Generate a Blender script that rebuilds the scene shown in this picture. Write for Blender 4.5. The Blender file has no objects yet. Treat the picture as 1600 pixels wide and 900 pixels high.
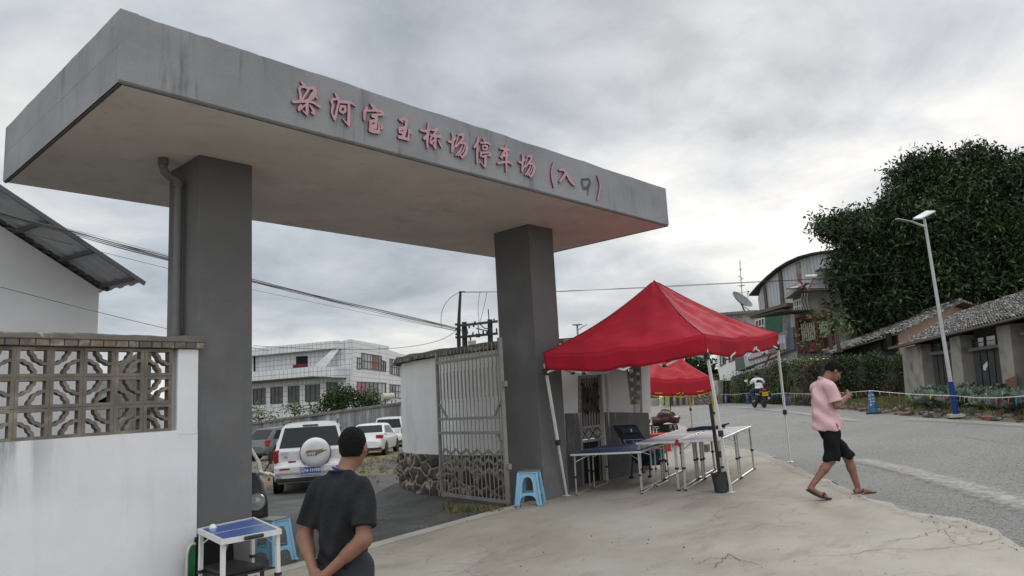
import bpy, math, random
import numpy as np
from mathutils import Vector, Matrix, Euler
random.seed(7)
rs = np.random.RandomState(11)
SC = bpy.context.scene
COL = SC.collection
# ------------------------------------------------------------------ camera
CAM = np.array([-2.15568, -6.27406, 1.46589])
CR = np.array([0.68038523, -0.73084167, -0.05428072])
CU = np.array([-0.07766365, -0.14555562, 0.98629707])
CF = np.array([0.72872787, 0.66684632, 0.15579373])
FP = 1163.97
cam_d = bpy.data.cameras.new("camera")
cam_d.sensor_width = 36.0
cam_d.lens = FP / 1600 * 36.0
cam_d.clip_start = 0.05
cam_d.clip_end = 3000
cam = bpy.data.objects.new("camera", cam_d)
COL.objects.link(cam)
cam.matrix_world = Matrix((
    (CR[0], CU[0], -CF[0], CAM[0]), (CR[1], CU[1], -CF[1], CAM[1]),
    (CR[2], CU[2], -CF[2], CAM[2]), (0, 0, 0, 1)))
SC.camera = cam
# ------------------------------------------------------------------ sky and sun
SUN_AZ = math.atan2(CF[1] * 1 + CR[1] * .33, CF[0] * 1 + CR[0] * .33)   # direction (math angle) the light comes from
SUN_EL = math.radians(28)
SUN_STRENGTH = 1.1
SKY_STRENGTH = 0.10
SKY_ZENITH = 2.3
SKY_BEHIND = 2.0
w = bpy.data.worlds.new("World")
SC.world = w
w.use_nodes = True
nt = w.node_tree
for n in list(nt.nodes): nt.nodes.remove(n)
def wn(t, **k):
    n = nt.nodes.new(t)
    for a, b in k.items(): setattr(n, a, b)
    return n
out = wn('ShaderNodeOutputWorld'); bg = wn('ShaderNodeBackground')
sky = wn('ShaderNodeTexSky', sky_type='NISHITA', sun_disc=False)
sky.sun_elevation = SUN_EL
sky.sun_rotation = math.radians(90) - SUN_AZ
bgs = wn('ShaderNodeBackground'); bgs.inputs['Strength'].default_value = SKY_STRENGTH
nt.links.new(sky.outputs[0], bgs.inputs['Color'])
tc = wn('ShaderNodeTexCoord')
sep = wn('ShaderNodeSeparateXYZ'); nt.links.new(tc.outputs['Generated'], sep.inputs[0])
def wm(op, a, b=None, c=None, clamp=False):
    n = wn('ShaderNodeMath', operation=op); n.use_clamp = clamp
    for i, x in enumerate((a, b, c)):
        if x is None: continue
        if isinstance(x, (int, float)): n.inputs[i].default_value = x
        else: nt.links.new(x, n.inputs[i])
    return n.outputs[0]
zc = wm('MAXIMUM', sep.outputs[2], 0.0)
den = wm('ADD', zc, 0.22)
cx_ = wm('DIVIDE', sep.outputs[0], den); cy_ = wm('DIVIDE', sep.outputs[1], den)
cmb = wn('ShaderNodeCombineXYZ'); nt.links.new(cx_, cmb.inputs[0]); nt.links.new(cy_, cmb.inputs[1])
def wnoise(scale, detail, rough, off, dist=0.0):
    mp = wn('ShaderNodeMapping'); mp.inputs['Location'].default_value = off
    nt.links.new(cmb.outputs[0], mp.inputs[0])
    n = wn('ShaderNodeTexNoise'); n.inputs['Scale'].default_value = scale; n.inputs['Detail'].default_value = detail
    n.inputs['Roughness'].default_value = rough; n.inputs['Distortion'].default_value = dist
    nt.links.new(mp.outputs[0], n.inputs['Vector'])
    return n.outputs[0]
n1 = wnoise(0.8, 8, 0.5, (5.6, 2.9, 0), 0.35)
n2 = wnoise(2.4, 8, 0.58, (7.3, 4.1, 0), 0.3)
nn = wm('ADD', wm('MULTIPLY', n1, 0.66), wm('MULTIPLY', n2, 0.34))
ramp = wn('ShaderNodeValToRGB'); nt.links.new(nn, ramp.inputs[0])
el = ramp.color_ramp.elements
el[0].position = 0.35; el[0].color = (0.34, 0.38, 0.435, 1)
el[1].position = 0.60; el[1].color = (0.90, 0.895, 0.87, 1)
e = el.new(0.475); e.color = (0.58, 0.62, 0.67, 1)
# bright patch where the sun stands behind the cloud
def skydir(px, py):
    v = CF * FP + CR * (px - 800) - CU * (py - 450)
    return v / np.linalg.norm(v)
def glow(px, py, power, prev, col, amt):
    d = skydir(px, py)
    dp = wn('ShaderNodeVectorMath', operation='DOT_PRODUCT')
    nrm = wn('ShaderNodeVectorMath', operation='NORMALIZE'); nt.links.new(tc.outputs['Generated'], nrm.inputs[0])
    nt.links.new(nrm.outputs[0], dp.inputs[0]); dp.inputs[1].default_value = tuple(d)
    g = wm('POWER', wm('MAXIMUM', dp.outputs['Value'], 0.0), power)
    br = wm('MULTIPLY', wm('SUBTRACT', nn, 0.40), 6.0, clamp=True)
    g = wm('MULTIPLY', wm('MULTIPLY', g, br), amt)
    mx = wn('ShaderNodeMix', data_type='RGBA', blend_type='ADD'); mx.clamp_factor = False
    nt.links.new(g, mx.inputs[0]); nt.links.new(prev, mx.inputs[6]); mx.inputs[7].default_value = (*col, 1)
    return mx.outputs[2]
c0 = glow(1190, 190, 22, ramp.outputs[0], (1.0, 0.95, 0.86), 0.18)
c0 = glow(1290, 330, 60, c0, (1.0, 0.84, 0.62), 0.16)
# an overcast sky is brighter overhead than low down
zs = wm('SMOOTH_MIN', 1.0, 1.0, 0.0)
zr = wn('ShaderNodeMapRange'); zr.interpolation_type = 'SMOOTHSTEP'
nt.links.new(sep.outputs[2], zr.inputs[0]); zr.inputs[1].default_value = 0.52; zr.inputs[2].default_value = 0.95
zr.inputs[3].default_value = 1.0; zr.inputs[4].default_value = SKY_ZENITH
bd = wn('ShaderNodeVectorMath', operation='DOT_PRODUCT'); nt.links.new(tc.outputs['Generated'], bd.inputs[0]); bd.inputs[1].default_value = (-0.738, -0.675, 0.0)
br_ = wn('ShaderNodeMapRange'); br_.interpolation_type = 'SMOOTHSTEP'; nt.links.new(bd.outputs['Value'], br_.inputs[0]); br_.inputs[1].default_value = -0.35; br_.inputs[2].default_value = 0.7; br_.inputs[3].default_value = 1.0; br_.inputs[4].default_value = SKY_BEHIND
warm = wn('ShaderNodeMix', data_type='RGBA', blend_type='MULTIPLY'); wf = wm('SUBTRACT', br_.outputs[0], 1.0); wf = wm('MULTIPLY', wf, 0.5, clamp=True); nt.links.new(wf, warm.inputs[0]); nt.links.new(c0, warm.inputs[6]); warm.inputs[7].default_value = (1.0, 0.975, 0.955, 1)
bgc = wn('ShaderNodeBackground'); nt.links.new(warm.outputs[2], bgc.inputs['Color']); nt.links.new(wm('MULTIPLY', zr.outputs[0], br_.outputs[0]), bgc.inputs['Strength'])
mixs = wn('ShaderNodeMixShader'); mixs.inputs[0].default_value = 0.9
nt.links.new(bgs.outputs[0], mixs.inputs[1]); nt.links.new(bgc.outputs[0], mixs.inputs[2])
nt.links.new(mixs.outputs[0], out.inputs['Surface'])
sd = bpy.data.lights.new("sun", 'SUN'); sd.energy = SUN_STRENGTH; sd.angle = math.radians(18); sd.color = (1.0, 0.95, 0.88)
so = bpy.data.objects.new("sun", sd); COL.objects.link(so)
dv = Vector((math.cos(SUN_AZ) * math.cos(SUN_EL), math.sin(SUN_AZ) * math.cos(SUN_EL), math.sin(SUN_EL)))
so.rotation_euler = dv.to_track_quat('Z', 'Y').to_euler()
so.location = (0, 0, 30)
SC.view_settings.view_transform = 'Standard'
SC.view_settings.look = 'None'
SC.view_settings.exposure = -0.04
SC.view_settings.gamma = 1.0
SC.view_settings.use_curve_mapping = False
SC.cycles.max_bounces = 6
SC.cycles.transparent_max_bounces = 12

# ------------------------------------------------------------------ placing helpers
def vray(px, py): return CF + CR * ((px - 800) / FP) - CU * ((py - 450) / FP)
def at(px, py, d): return CAM + vray(px, py) * d
def onY(px, py, Y):
    v = vray(px, py); return CAM + v * ((Y - CAM[1]) / v[1])
def Hs(s): return float(np.interp(s, [-40, 0, 4, 10.5, 14.5, 24, 28, 38, 60, 300], [-1.2, -.36, -.23, .07, .17, .42, .47, .64, .75, 1.5]))
def hA(x, y):
    s = 0.0
    for k in (-1.5, 0, 1.5):                                   # softened kinks
        s += Hs((x - CAM[0]) * .88 + (y - CAM[1]) * .475 + k) / 3
    q = (x - CAM[0]) * .475 - (y - CAM[1]) * .88
    return s + .025 * min(max(q, -4), 5)
def sst(a, b, x):
    t = min(max((x - a) / (b - a), 0), 1); return t * t * (3 - 2 * t)
def hT(x, y):
    """height of the ground anywhere"""
    a = hA(x, y)
    if y <= 1.5: return a
    xb = 7.5 if y < 6.5 else 9.5 + .85 * (y - 6.5)
    b = -.36 - .009 * (min(y, 60) - 9)
    m = sst(0, 6, y - 1.5) * sst(0, 1.2, xb - x)
    return a + (b - a) * m
def gp(px, py, f=None):
    f = f or hT
    v = vray(px, py); d = 1.0
    while d < 400:
        p = CAM + v * d
        if p[2] < f(p[0], p[1]):
            lo, hi = d - max(.05, d * .01), d
            for _ in range(25):
                m = (lo + hi) / 2; p = CAM + v * m
                if p[2] < f(p[0], p[1]): hi = m
                else: lo = m
            p = CAM + v * hi
            return np.array([p[0], p[1], f(p[0], p[1])])
        d += max(.05, d * .01)
    return CAM + v * 400
def depth(p): return float((np.array(p) - CAM) @ CF)
def V3(p): return np.array([float(p[0]), float(p[1]), float(p[2])])

# ------------------------------------------------------------------ materials
def mat(name, col, rough=.7, var=.12, vs=3.0, bump=.0, bs=40.0, metal=0.0, spec=.4, col2=None, c2s=1.0, c2t=(.5, .65), stretch=(1, 1, 1),
        speck=0.0, specks=120.0, coat=0.0, alpha=1.0, trans=0.0, emit=None):
    m = bpy.data.materials.new(name); m.use_nodes = True
    t = m.node_tree; L = t.links; b = t.nodes['Principled BSDF']
    b.inputs['Roughness'].default_value = rough; b.inputs['Metallic'].default_value = metal
    b.inputs['Specular IOR Level'].default_value = spec
    b.inputs['Coat Weight'].default_value = coat; b.inputs['Coat Roughness'].default_value = .08
    b.inputs['Transmission Weight'].default_value = trans
    b.inputs['Alpha'].default_value = alpha
    tcn = t.nodes.new('ShaderNodeTexCoord'); mp = t.nodes.new('ShaderNodeMapping'); mp.inputs['Scale'].default_value = stretch
    L.new(tcn.outputs['Object'], mp.inputs[0])
    def noise(scale, det=5, ro=.55, vec=None):
        n = t.nodes.new('ShaderNodeTexNoise'); n.inputs['Scale'].default_value = scale; n.inputs['Detail'].default_value = det
        n.inputs['Roughness'].default_value = ro; L.new(vec or mp.outputs[0], n.inputs['Vector']); return n.outputs[0]
    def rng(x, a, b_, c, d):
        r = t.nodes.new('ShaderNodeMapRange'); L.new(x, r.inputs[0])
        for i, v in enumerate((a, b_, c, d)): r.inputs[i + 1].default_value = v
        return r.outputs[0]
    def mix(f, A, B, mode='MIX'):
        x = t.nodes.new('ShaderNodeMix'); x.data_type = 'RGBA'; x.blend_type = mode
        if isinstance(f, float): x.inputs[0].default_value = f
        else: L.new(f, x.inputs[0])
        for i, q in ((6, A), (7, B)):
            if isinstance(q, tuple): x.inputs[i].default_value = (*q[:3], 1)
            else: L.new(q, x.inputs[i])
        return x.outputs[2]
    cur = tuple(col)
    if col2 is not None:
        cur = mix(rng(noise(c2s, 6, .6), c2t[0], c2t[1], 0, 1), tuple(col), tuple(col2))
    if var > 0:
        f = rng(noise(vs), .3, .7, 1 - var, 1 + var)
        cb = t.nodes.new('ShaderNodeCombineColor'); [L.new(f, cb.inputs[i]) for i in range(3)]
        cur = mix(1.0, cur, cb.outputs[0], 'MULTIPLY')
    if speck > 0:
        f = rng(noise(specks, 3, .7, tcn.outputs['Object']), .3, .7, 1 - speck, 1 + speck)
        cb = t.nodes.new('ShaderNodeCombineColor'); [L.new(f, cb.inputs[i]) for i in range(3)]
        cur = mix(1.0, cur, cb.outputs[0], 'MULTIPLY')
    if isinstance(cur, tuple): b.inputs['Base Color'].default_value = (*cur[:3], 1)
    else: L.new(cur, b.inputs['Base Color'])
    if emit: b.inputs['Emission Color'].default_value = (*emit[:3], 1); b.inputs['Emission Strength'].default_value = emit[3]
    if bump > 0:
        bn = t.nodes.new('ShaderNodeBump'); bn.inputs['Strength'].default_value = bump; bn.inputs['Distance'].default_value = .02
        L.new(noise(bs, 6, .65), bn.inputs['Height']); L.new(bn.outputs[0], b.inputs['Normal'])
    m['tools'] = 1
    return m
class NT:
    """small wrapper to add nodes on top of a mat()"""
    def __init__(s, m): s.t = m.node_tree; s.L = s.t.links; s.b = s.t.nodes['Principled BSDF']; s.tc = next(n for n in s.t.nodes if n.type == 'TEX_COORD')
    def n(s, ty, **k):
        x = s.t.nodes.new(ty)
        for a, b in k.items(): setattr(x, a, b)
        return x
    def map(s, sc=(1, 1, 1), loc=(0, 0, 0), rot=(0, 0, 0)):
        x = s.n('ShaderNodeMapping'); x.inputs['Scale'].default_value = sc; x.inputs['Location'].default_value = loc; x.inputs['Rotation'].default_value = rot
        s.L.new(s.tc.outputs['Object'], x.inputs[0]); return x.outputs[0]
    def noise(s, vec, scale, det=5, ro=.55):
        x = s.n('ShaderNodeTexNoise'); x.inputs['Scale'].default_value = scale; x.inputs['Detail'].default_value = det; x.inputs['Roughness'].default_value = ro
        s.L.new(vec, x.inputs['Vector']); return x.outputs[0]
    def rng(s, x, a, b, c=0., d=1.):
        r = s.n('ShaderNodeMapRange'); s.L.new(x, r.inputs[0])
        for i, v in enumerate((a, b, c, d)): r.inputs[i + 1].default_value = v
        return r.outputs[0]
    def math(s, op, a, b=None):
        x = s.n('ShaderNodeMath', operation=op)
        for i, v in enumerate((a, b)):
            if v is None: continue
            if isinstance(v, (int, float)): x.inputs[i].default_value = v
            else: s.L.new(v, x.inputs[i])
        return x.outputs[0]
    def basecol(s):
        i = s.b.inputs['Base Color']
        return i.links[0].from_socket if i.links else tuple(i.default_value)
    def mixin(s, fac, col, mode='MIX'):
        x = s.n('ShaderNodeMix', data_type='RGBA', blend_type=mode)
        if isinstance(fac, float): x.inputs[0].default_value = fac
        else: s.L.new(fac, x.inputs[0])
        c = s.basecol()
        if isinstance(c, tuple): x.inputs[6].default_value = c
        else: s.L.new(c, x.inputs[6])
        if isinstance(col, tuple): x.inputs[7].default_value = (*col[:3], 1)
        else: s.L.new(col, x.inputs[7])
        s.L.new(x.outputs[2], s.b.inputs['Base Color'])
    def xyz(s):
        x = s.n('ShaderNodeSeparateXYZ'); s.L.new(s.tc.outputs['Object'], x.inputs[0]); return x.outputs

# ------------------------------------------------------------------ objects
ROOT = {}
def props(o, label=None, cat=None, group=None, kind=None):
    if label: o['label'] = label
    if cat: o['category'] = cat
    if group: o['group'] = group
    if kind: o['kind'] = kind
    return o
def thing(name, label, cat, loc, rz=0.0, group=None):
    o = bpy.data.objects.new(name, None); COL.objects.link(o)
    o.empty_display_size = .2
    o.location = tuple(float(a) for a in loc); o.rotation_euler = (0, 0, rz)
    ROOT[o.name] = Matrix.Translation(Vector(o.location)) @ Matrix.Rotation(rz, 4, 'Z')
    return props(o, label, cat, group)
class MB:
    def __init__(s): s.v = []; s.f = []; s.mi = []; s.sm = []
    def add(s, verts, faces, mi=0, smooth=False):
        k = len(s.v); s.v += [tuple(float(a) for a in v) for v in verts]
        s.f += [tuple(i + k for i in f) for f in faces]; s.mi += [mi] * len(faces); s.sm += [smooth] * len(faces); return s
    def hexa(s, p, mi=0):
        """p: 4 bottom (ccw seen from above) + 4 top points"""
        return s.add(p, [(3, 2, 1, 0), (4, 5, 6, 7), (0, 1, 5, 4), (1, 2, 6, 5), (2, 3, 7, 6), (3, 0, 4, 7)], mi)
    def box(s, c, d, mi=0, rz=0.0, R=None):
        hx, hy, hz = d[0] / 2, d[1] / 2, d[2] / 2
        P = [(-hx, -hy, -hz), (hx, -hy, -hz), (hx, hy, -hz), (-hx, hy, -hz), (-hx, -hy, hz), (hx, -hy, hz), (hx, hy, hz), (-hx, hy, hz)]
        M = R if R is not None else Matrix.Rotation(rz, 3, 'Z')
        return s.hexa([tuple(M @ Vector(p) + Vector(tuple(float(a) for a in c))) for p in P], mi)
    def b2(s, lo, hi, mi=0):
        return s.box([(a + b) / 2 for a, b in zip(lo, hi)], [abs(b - a) for a, b in zip(lo, hi)], mi)
    def bar(s, a, b, w, h=None, mi=0, up=(0, 0, 1)):
        a = Vector(tuple(map(float, a))); b = Vector(tuple(map(float, b))); h = h or w; d = (b - a)
        if d.length < 1e-6: return s
        d.normalize(); u = Vector(up)
        if abs(d.dot(u)) > .98: u = Vector((1, 0, 0))
        r = d.cross(u).normalized() * (w / 2); q = r.cross(d).normalized() * (h / 2)
        return s.hexa([a - r - q, b - r - q, b + r - q, a + r - q, a - r + q, b - r + q, b + r + q, a + r + q], mi) if False else \
            s.add([a - r - q, a + r - q, a + r + q, a - r + q, b - r - q, b + r - q, b + r + q, b - r + q],
                  [(0, 1, 2, 3), (7, 6, 5, 4), (0, 4, 5, 1), (1, 5, 6, 2), (2, 6, 7, 3), (3, 7, 4, 0)], mi)
    def tube(s, pts, r, n=8, mi=0, cap=True, smooth=True):
        P = [Vector(tuple(map(float, p))) for p in pts]
        R = r if isinstance(r, (list, tuple)) else [r] * len(P)
        vs, fs = [], []; ref = None
        for i, p in enumerate(P):
            t = (P[min(i + 1, len(P) - 1)] - P[max(i - 1, 0)])
            if t.length < 1e-9: t = Vector((0, 0, 1))
            t.normalize()
            if ref is None or abs(ref.dot(t)) > .99: ref = Vector((0, 0, 1)) if abs(t.z) < .9 else Vector((1, 0, 0))
            x = t.cross(ref).normalized(); y = x.cross(t).normalized(); ref = y
            for k in range(n):
                a = 2 * math.pi * k / n; vs.append(p + (x * math.cos(a) + y * math.sin(a)) * R[i])
        for i in range(len(P) - 1):
            for k in range(n):
                k2 = (k + 1) % n; fs.append((i * n + k, (i + 1) * n + k, (i + 1) * n + k2, i * n + k2))
        if cap: fs.append(tuple(range(n))); fs.append(tuple(reversed(range((len(P) - 1) * n, len(P) * n))))
        k = len(s.v); s.add(vs, fs, mi, smooth)
        return s
    def lathe(s, prof, c=(0, 0, 0), n=20, mi=0, M=None, smooth=True):
        vs, fs = [], []
        for r, z in prof:
            for k in range(n):
                a = 2 * math.pi * k / n; p = Vector((r * math.cos(a), r * math.sin(a), z))
                if M is not None: p = M @ p
                vs.append(p + Vector(tuple(map(float, c))))
        for i in range(len(prof) - 1):
            for k in range(n):
                k2 = (k + 1) % n; fs.append((i * n + k, i * n + k2, (i + 1) * n + k2, (i + 1) * n + k))
        if prof[0][0] > 1e-4: fs.append(tuple(reversed(range(n))))
        if prof[-1][0] > 1e-4: fs.append(tuple(range((len(prof) - 1) * n, len(prof) * n)))
        return s.add(vs, fs, mi, smooth)
    def prism(s, poly, off, mi=0, smooth=False):
        n = len(poly); P = [Vector(tuple(map(float, p))) for p in poly]; o = Vector(tuple(map(float, off)))
        return s.add(P + [p + o for p in P], [tuple(reversed(range(n))), tuple(range(n, 2 * n))] + [(i, (i + 1) % n, n + (i + 1) % n, n + i) for i in range(n)], mi, smooth)
    def grid(s, G, mi=0, smooth=True, closeU=False):
        nu = len(G); nv = len(G[0]); vs = [p for row in G for p in row]
        return s.add(vs, [(i * nv + j, ((i + 1) % nu) * nv + j, ((i + 1) % nu) * nv + j + 1, i * nv + j + 1) for i in range(nu if closeU else nu - 1) for j in range(nv - 1)], mi, smooth)
    def build(s, name, mats, parent=None, label=None, cat=None, group=None, kind=None, local=False, bevel=0, smooth=False, base=None, sub=0, angle=40):
        """parent's frame: vertices are given in world space unless local=True"""
        me = bpy.data.meshes.new(name)
        Vv = np.array(s.v, dtype=float)
        org = Vector((0, 0, 0))
        if parent is not None:
            M = ROOT[parent.name]
            if not local:
                Mi = np.array(M.inverted()); Vv = Vv @ Mi[:3, :3].T + Mi[:3, 3]
        else:
            if base is None:
                lo = Vv.min(0); hi = Vv.max(0); base = ((lo[0] + hi[0]) / 2, (lo[1] + hi[1]) / 2, lo[2]) if kind != 'structure' else (0, 0, 0)
            org = Vector(tuple(float(a) for a in base)); Vv = Vv - np.array(org)
        me.from_pydata([tuple(v) for v in Vv], [], s.f)
        ms = mats if isinstance(mats, (list, tuple)) else [mats]
        for m in ms: me.materials.append(m)
        me.polygons.foreach_set('material_index', s.mi)
        me.polygons.foreach_set('use_smooth', [bool(smooth or x) for x in s.sm])
        me.update()
        if smooth or any(s.sm):
            try: me.set_sharp_from_angle(angle=math.radians(angle))
            except Exception: pass
        o = bpy.data.objects.new(name, me); COL.objects.link(o); o.location = org
        if parent is not None: o.parent = parent; ROOT[o.name] = ROOT[parent.name]
        else: ROOT[o.name] = Matrix.Translation(org)
        if bevel > 0:
            b = o.modifiers.new('b', 'BEVEL'); b.width = bevel; b.segments = 2; b.limit_method = 'ANGLE'; b.angle_limit = math.radians(35)
        if sub: o.modifiers.new('s', 'SUBSURF').levels = sub; o.modifiers['s'].render_levels = sub
        return props(o, label, cat, group, kind)
def clone(root, loc, rz, label, group=None):
    def cp(o, par):
        c = o.copy(); COL.objects.link(c); ROOT[c.name] = Matrix()
        if par is not None: c.parent = par
        for ch in kids.get(o.name, []): cp(ch, c)
        return c
    kids = {}
    for o in list(COL.objects):
        if o.parent: kids.setdefault(o.parent.name, []).append(o)
    r = cp(root, None); r.location = tuple(map(float, loc)); r.rotation_euler = (0, 0, rz); r['label'] = label
    if group: r['group'] = group
    ROOT[r.name] = Matrix.Translation(Vector(r.location)) @ Matrix.Rotation(rz, 4, 'Z')
    return r
def text_mesh(name, txt, size, mats, parent, M, depth_=.003, label=None, bold=0.0, shear=0.0, sx=1.0):
    cu = bpy.data.curves.new(name, 'FONT'); cu.body = txt; cu.size = size; cu.extrude = depth_; cu.align_x = 'CENTER'; cu.align_y = 'CENTER'; cu.offset = bold; cu.shear = shear
    tmp = bpy.data.objects.new(name + '_tmp', cu); COL.objects.link(tmp)
    dg = bpy.context.evaluated_depsgraph_get(); dg.update()
    me = bpy.data.meshes.new_from_object(tmp.evaluated_get(dg)); bpy.data.objects.remove(tmp)
    me.transform(Matrix.Diagonal((sx, 1, 1, 1)))
    Mi = ROOT[parent.name].inverted() if parent is not None else Matrix()
    me.transform(Mi @ M); me.materials.clear(); me.materials.append(mats); me.name = name
    o = bpy.data.objects.new(name, me); COL.objects.link(o)
    if parent is not None: o.parent = parent
    ROOT[o.name] = ROOT[parent.name] if parent is not None else Matrix()
    return props(o, label)
def frameM(org, x, z):
    """matrix whose X is x, whose Y (up of text) is z, whose Z faces the reader"""
    x = Vector(tuple(map(float, x))).normalized(); z = Vector(tuple(map(float, z))); n = x.cross(z).normalized(); y = n.cross(x)
    m = Matrix((x, y, n)).transposed().to_4x4(); m.translation = Vector(tuple(map(float, org))); return m

# ---- smooth solids: distance fields meshed by surface nets
def sdf_mesh(prims, res=.01, k=.02, cut=None, noise=None, grow=0.0):
    lo = np.full(3, 1e9); hi = -lo
    for p in prims:
        if p[0] == 'c':
            a, b, ra, rb = np.array(p[1], float), np.array(p[2], float), p[3], p[4]; r = max(ra, rb)
            lo = np.minimum(lo, np.minimum(a, b) - r); hi = np.maximum(hi, np.maximum(a, b) + r)
        else:
            cc, rr = np.array(p[1], float), np.array(p[2], float); m = rr.max()
            lo = np.minimum(lo, cc - m); hi = np.maximum(hi, cc + m)
    lo -= grow + 3 * res; hi += grow + 3 * res
    n = np.ceil((hi - lo) / res).astype(int) + 1
    F = np.full(n, .2, np.float32)
    ax = [lo[i] + res * np.arange(n[i]) for i in range(3)]
    for p in prims:
        if p[0] == 'c':
            a, b, ra, rb = np.array(p[1], float), np.array(p[2], float), p[3], p[4]; m = max(ra, rb) + k + grow + 4 * res
            l, h = np.minimum(a, b) - m, np.maximum(a, b) + m
        else:
            cc, rr = np.array(p[1], float), np.array(p[2], float); m = rr.max() + k + grow + 4 * res; l, h = cc - m, cc + m
        i0 = np.maximum(((l - lo) / res).astype(int), 0); i1 = np.minimum(((h - lo) / res).astype(int) + 2, n)
        X, Y, Z = np.meshgrid(ax[0][i0[0]:i1[0]], ax[1][i0[1]:i1[1]], ax[2][i0[2]:i1[2]], indexing='ij')
        if p[0] == 'c':
            d = b - a; L2 = max(d @ d, 1e-9)
            t = np.clip(((X - a[0]) * d[0] + (Y - a[1]) * d[1] + (Z - a[2]) * d[2]) / L2, 0, 1)
            D = np.sqrt((X - a[0] - t * d[0]) ** 2 + (Y - a[1] - t * d[1]) ** 2 + (Z - a[2] - t * d[2]) ** 2) - (ra + (rb - ra) * t)
        else:
            x, y, z = X - cc[0], Y - cc[1], Z - cc[2]
            if len(p) > 3 and p[3] is not None:
                R = np.array(p[3]); x, y, z = (R[0, 0] * x + R[1, 0] * y + R[2, 0] * z, R[0, 1] * x + R[1, 1] * y + R[2, 1] * z, R[0, 2] * x + R[1, 2] * y + R[2, 2] * z)
            k0 = np.sqrt((x / rr[0]) ** 2 + (y / rr[1]) ** 2 + (z / rr[2]) ** 2); k1 = np.sqrt((x / rr[0] ** 2) ** 2 + (y / rr[1] ** 2) ** 2 + (z / rr[2] ** 2) ** 2) + 1e-9
            D = k0 * (k0 - 1) / k1
        S = F[i0[0]:i1[0], i0[1]:i1[1], i0[2]:i1[2]]; D = (D - grow).astype(np.float32)
        kk = p[5] if (p[0] == 'c' and len(p) > 5) else k
        h_ = np.maximum(kk - np.abs(S - D), 0) / kk
        F[i0[0]:i1[0], i0[1]:i1[1], i0[2]:i1[2]] = np.minimum(S, D) - h_ * h_ * kk * .25
    if cut is not None or noise is not None:
        X, Y, Z = np.meshgrid(*ax, indexing='ij')
        if noise is not None: F = F + noise(X, Y, Z).astype(np.float32)
        if cut is not None: F = np.maximum(F, cut(X, Y, Z).astype(np.float32))
    F[0] = F[-1] = .2; F[:, 0] = F[:, -1] = .2; F[:, :, 0] = F[:, :, -1] = .2
    ins = F < 0
    c8 = np.zeros(np.array(F.shape) - 1, int)
    for dx in (0, 1):
        for dy in (0, 1):
            for dz in (0, 1): c8 += ins[dx:dx + n[0] - 1, dy:dy + n[1] - 1, dz:dz + n[2] - 1]
    act = (c8 > 0) & (c8 < 8); idx = -np.ones(act.shape, int); I = np.argwhere(act); idx[act] = np.arange(len(I))
    acc = np.zeros((len(I), 3)); cnt = np.zeros(len(I))
    cor = [(0, 0, 0), (1, 0, 0), (0, 1, 0), (1, 1, 0), (0, 0, 1), (1, 0, 1), (0, 1, 1), (1, 1, 1)]
    for a in range(8):
        for b in range(a + 1, 8):
            A, B = np.array(cor[a]), np.array(cor[b])
            if abs(A - B).sum() != 1: continue
            fa = F[tuple((I + A).T)]; fb = F[tuple((I + B).T)]; mk = (fa < 0) != (fb < 0)
            t = np.where(mk, fa / np.where(mk, fa - fb, 1), 0)
            acc += np.where(mk[:, None], A + t[:, None] * (B - A), 0); cnt += mk
    P = lo + (I + acc / cnt[:, None]) * res
    faces = []
    for ax_ in range(3):
        u, v = (ax_ + 1) % 3, (ax_ + 2) % 3
        sl0 = [slice(None)] * 3; sl1 = [slice(None)] * 3; sl0[ax_] = slice(0, -1); sl1[ax_] = slice(1, None)
        a, b = ins[tuple(sl0)], ins[tuple(sl1)]
        E_ = np.argwhere(a != b)
        E_ = E_[(E_[:, u] > 0) & (E_[:, v] > 0) & (E_[:, u] < n[u] - 1) & (E_[:, v] < n[v] - 1)]
        du = np.zeros(3, int); du[u] = 1; dvv = np.zeros(3, int); dvv[v] = 1
        q = np.stack([idx[tuple((E_ - du - dvv).T)], idx[tuple((E_ - dvv).T)], idx[tuple(E_.T)], idx[tuple((E_ - du).T)]], 1)
        fl = ~a[tuple(E_.T)]
        q[fl] = q[fl][:, ::-1]; faces.append(q)
    Q = np.concatenate(faces); Q = Q[(Q >= 0).all(1)]
    return P, [tuple(int(i) for i in x) for x in Q]
def solid(name, prims, mats, parent, res=.01, k=.02, cut=None, noise=None, grow=0.0, label=None, split=None):
    P, Q = sdf_mesh(prims, res, k, cut, noise, grow)
    mb = MB(); mb.v = [tuple(p) for p in P]; mb.f = Q; mb.mi = [0] * len(Q); mb.sm = [True] * len(Q)
    if split is not None:
        Cn = P[np.array(Q)].mean(1); mb.mi = [int(i) for i in split(Cn)]
    return mb.build(name, mats, parent, local=True, label=label, angle=180)
# ------------------------------------------------------------------ shared materials
M = {}
M['steel'] = mat('galvanised_steel', (.42, .42, .41), .42, .1, 9, metal=.6)
M['alu'] = mat('aluminium_frame', (.55, .55, .53), .38, .07, 9, metal=.5)
M['white_metal'] = mat('white_powder_coat', (.62, .62, .59), .4, .08, 6)
M['blackp'] = mat('black_plastic', (.022, .022, .024), .5, .15, 12)
M['rubber'] = mat('rubber', (.02, .02, .02), .8, .2, 14, bump=.2, bs=60)
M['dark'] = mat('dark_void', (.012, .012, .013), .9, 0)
M['white_plaster'] = mat('white_plaster', (.70, .70, .71), .85, .05, 1.3, bump=.12, bs=22, col2=(.62, .62, .62), c2s=.8, c2t=(.45, .75), speck=.03, specks=90)
M['grey_render'] = mat('grey_render', (.235, .238, .245), .9, .10, 1.5, bump=.22, bs=30, speck=.06, specks=130)
M['soffit'] = mat('soffit_paint', (.62, .56, .51), .9, .06, .9, bump=.08, bs=14, col2=(.52, .47, .43), c2s=.7, c2t=(.45, .8))
M['pink'] = mat('faded_red_letter', (.47, .27, .30), .55, .07, 6)
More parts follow.
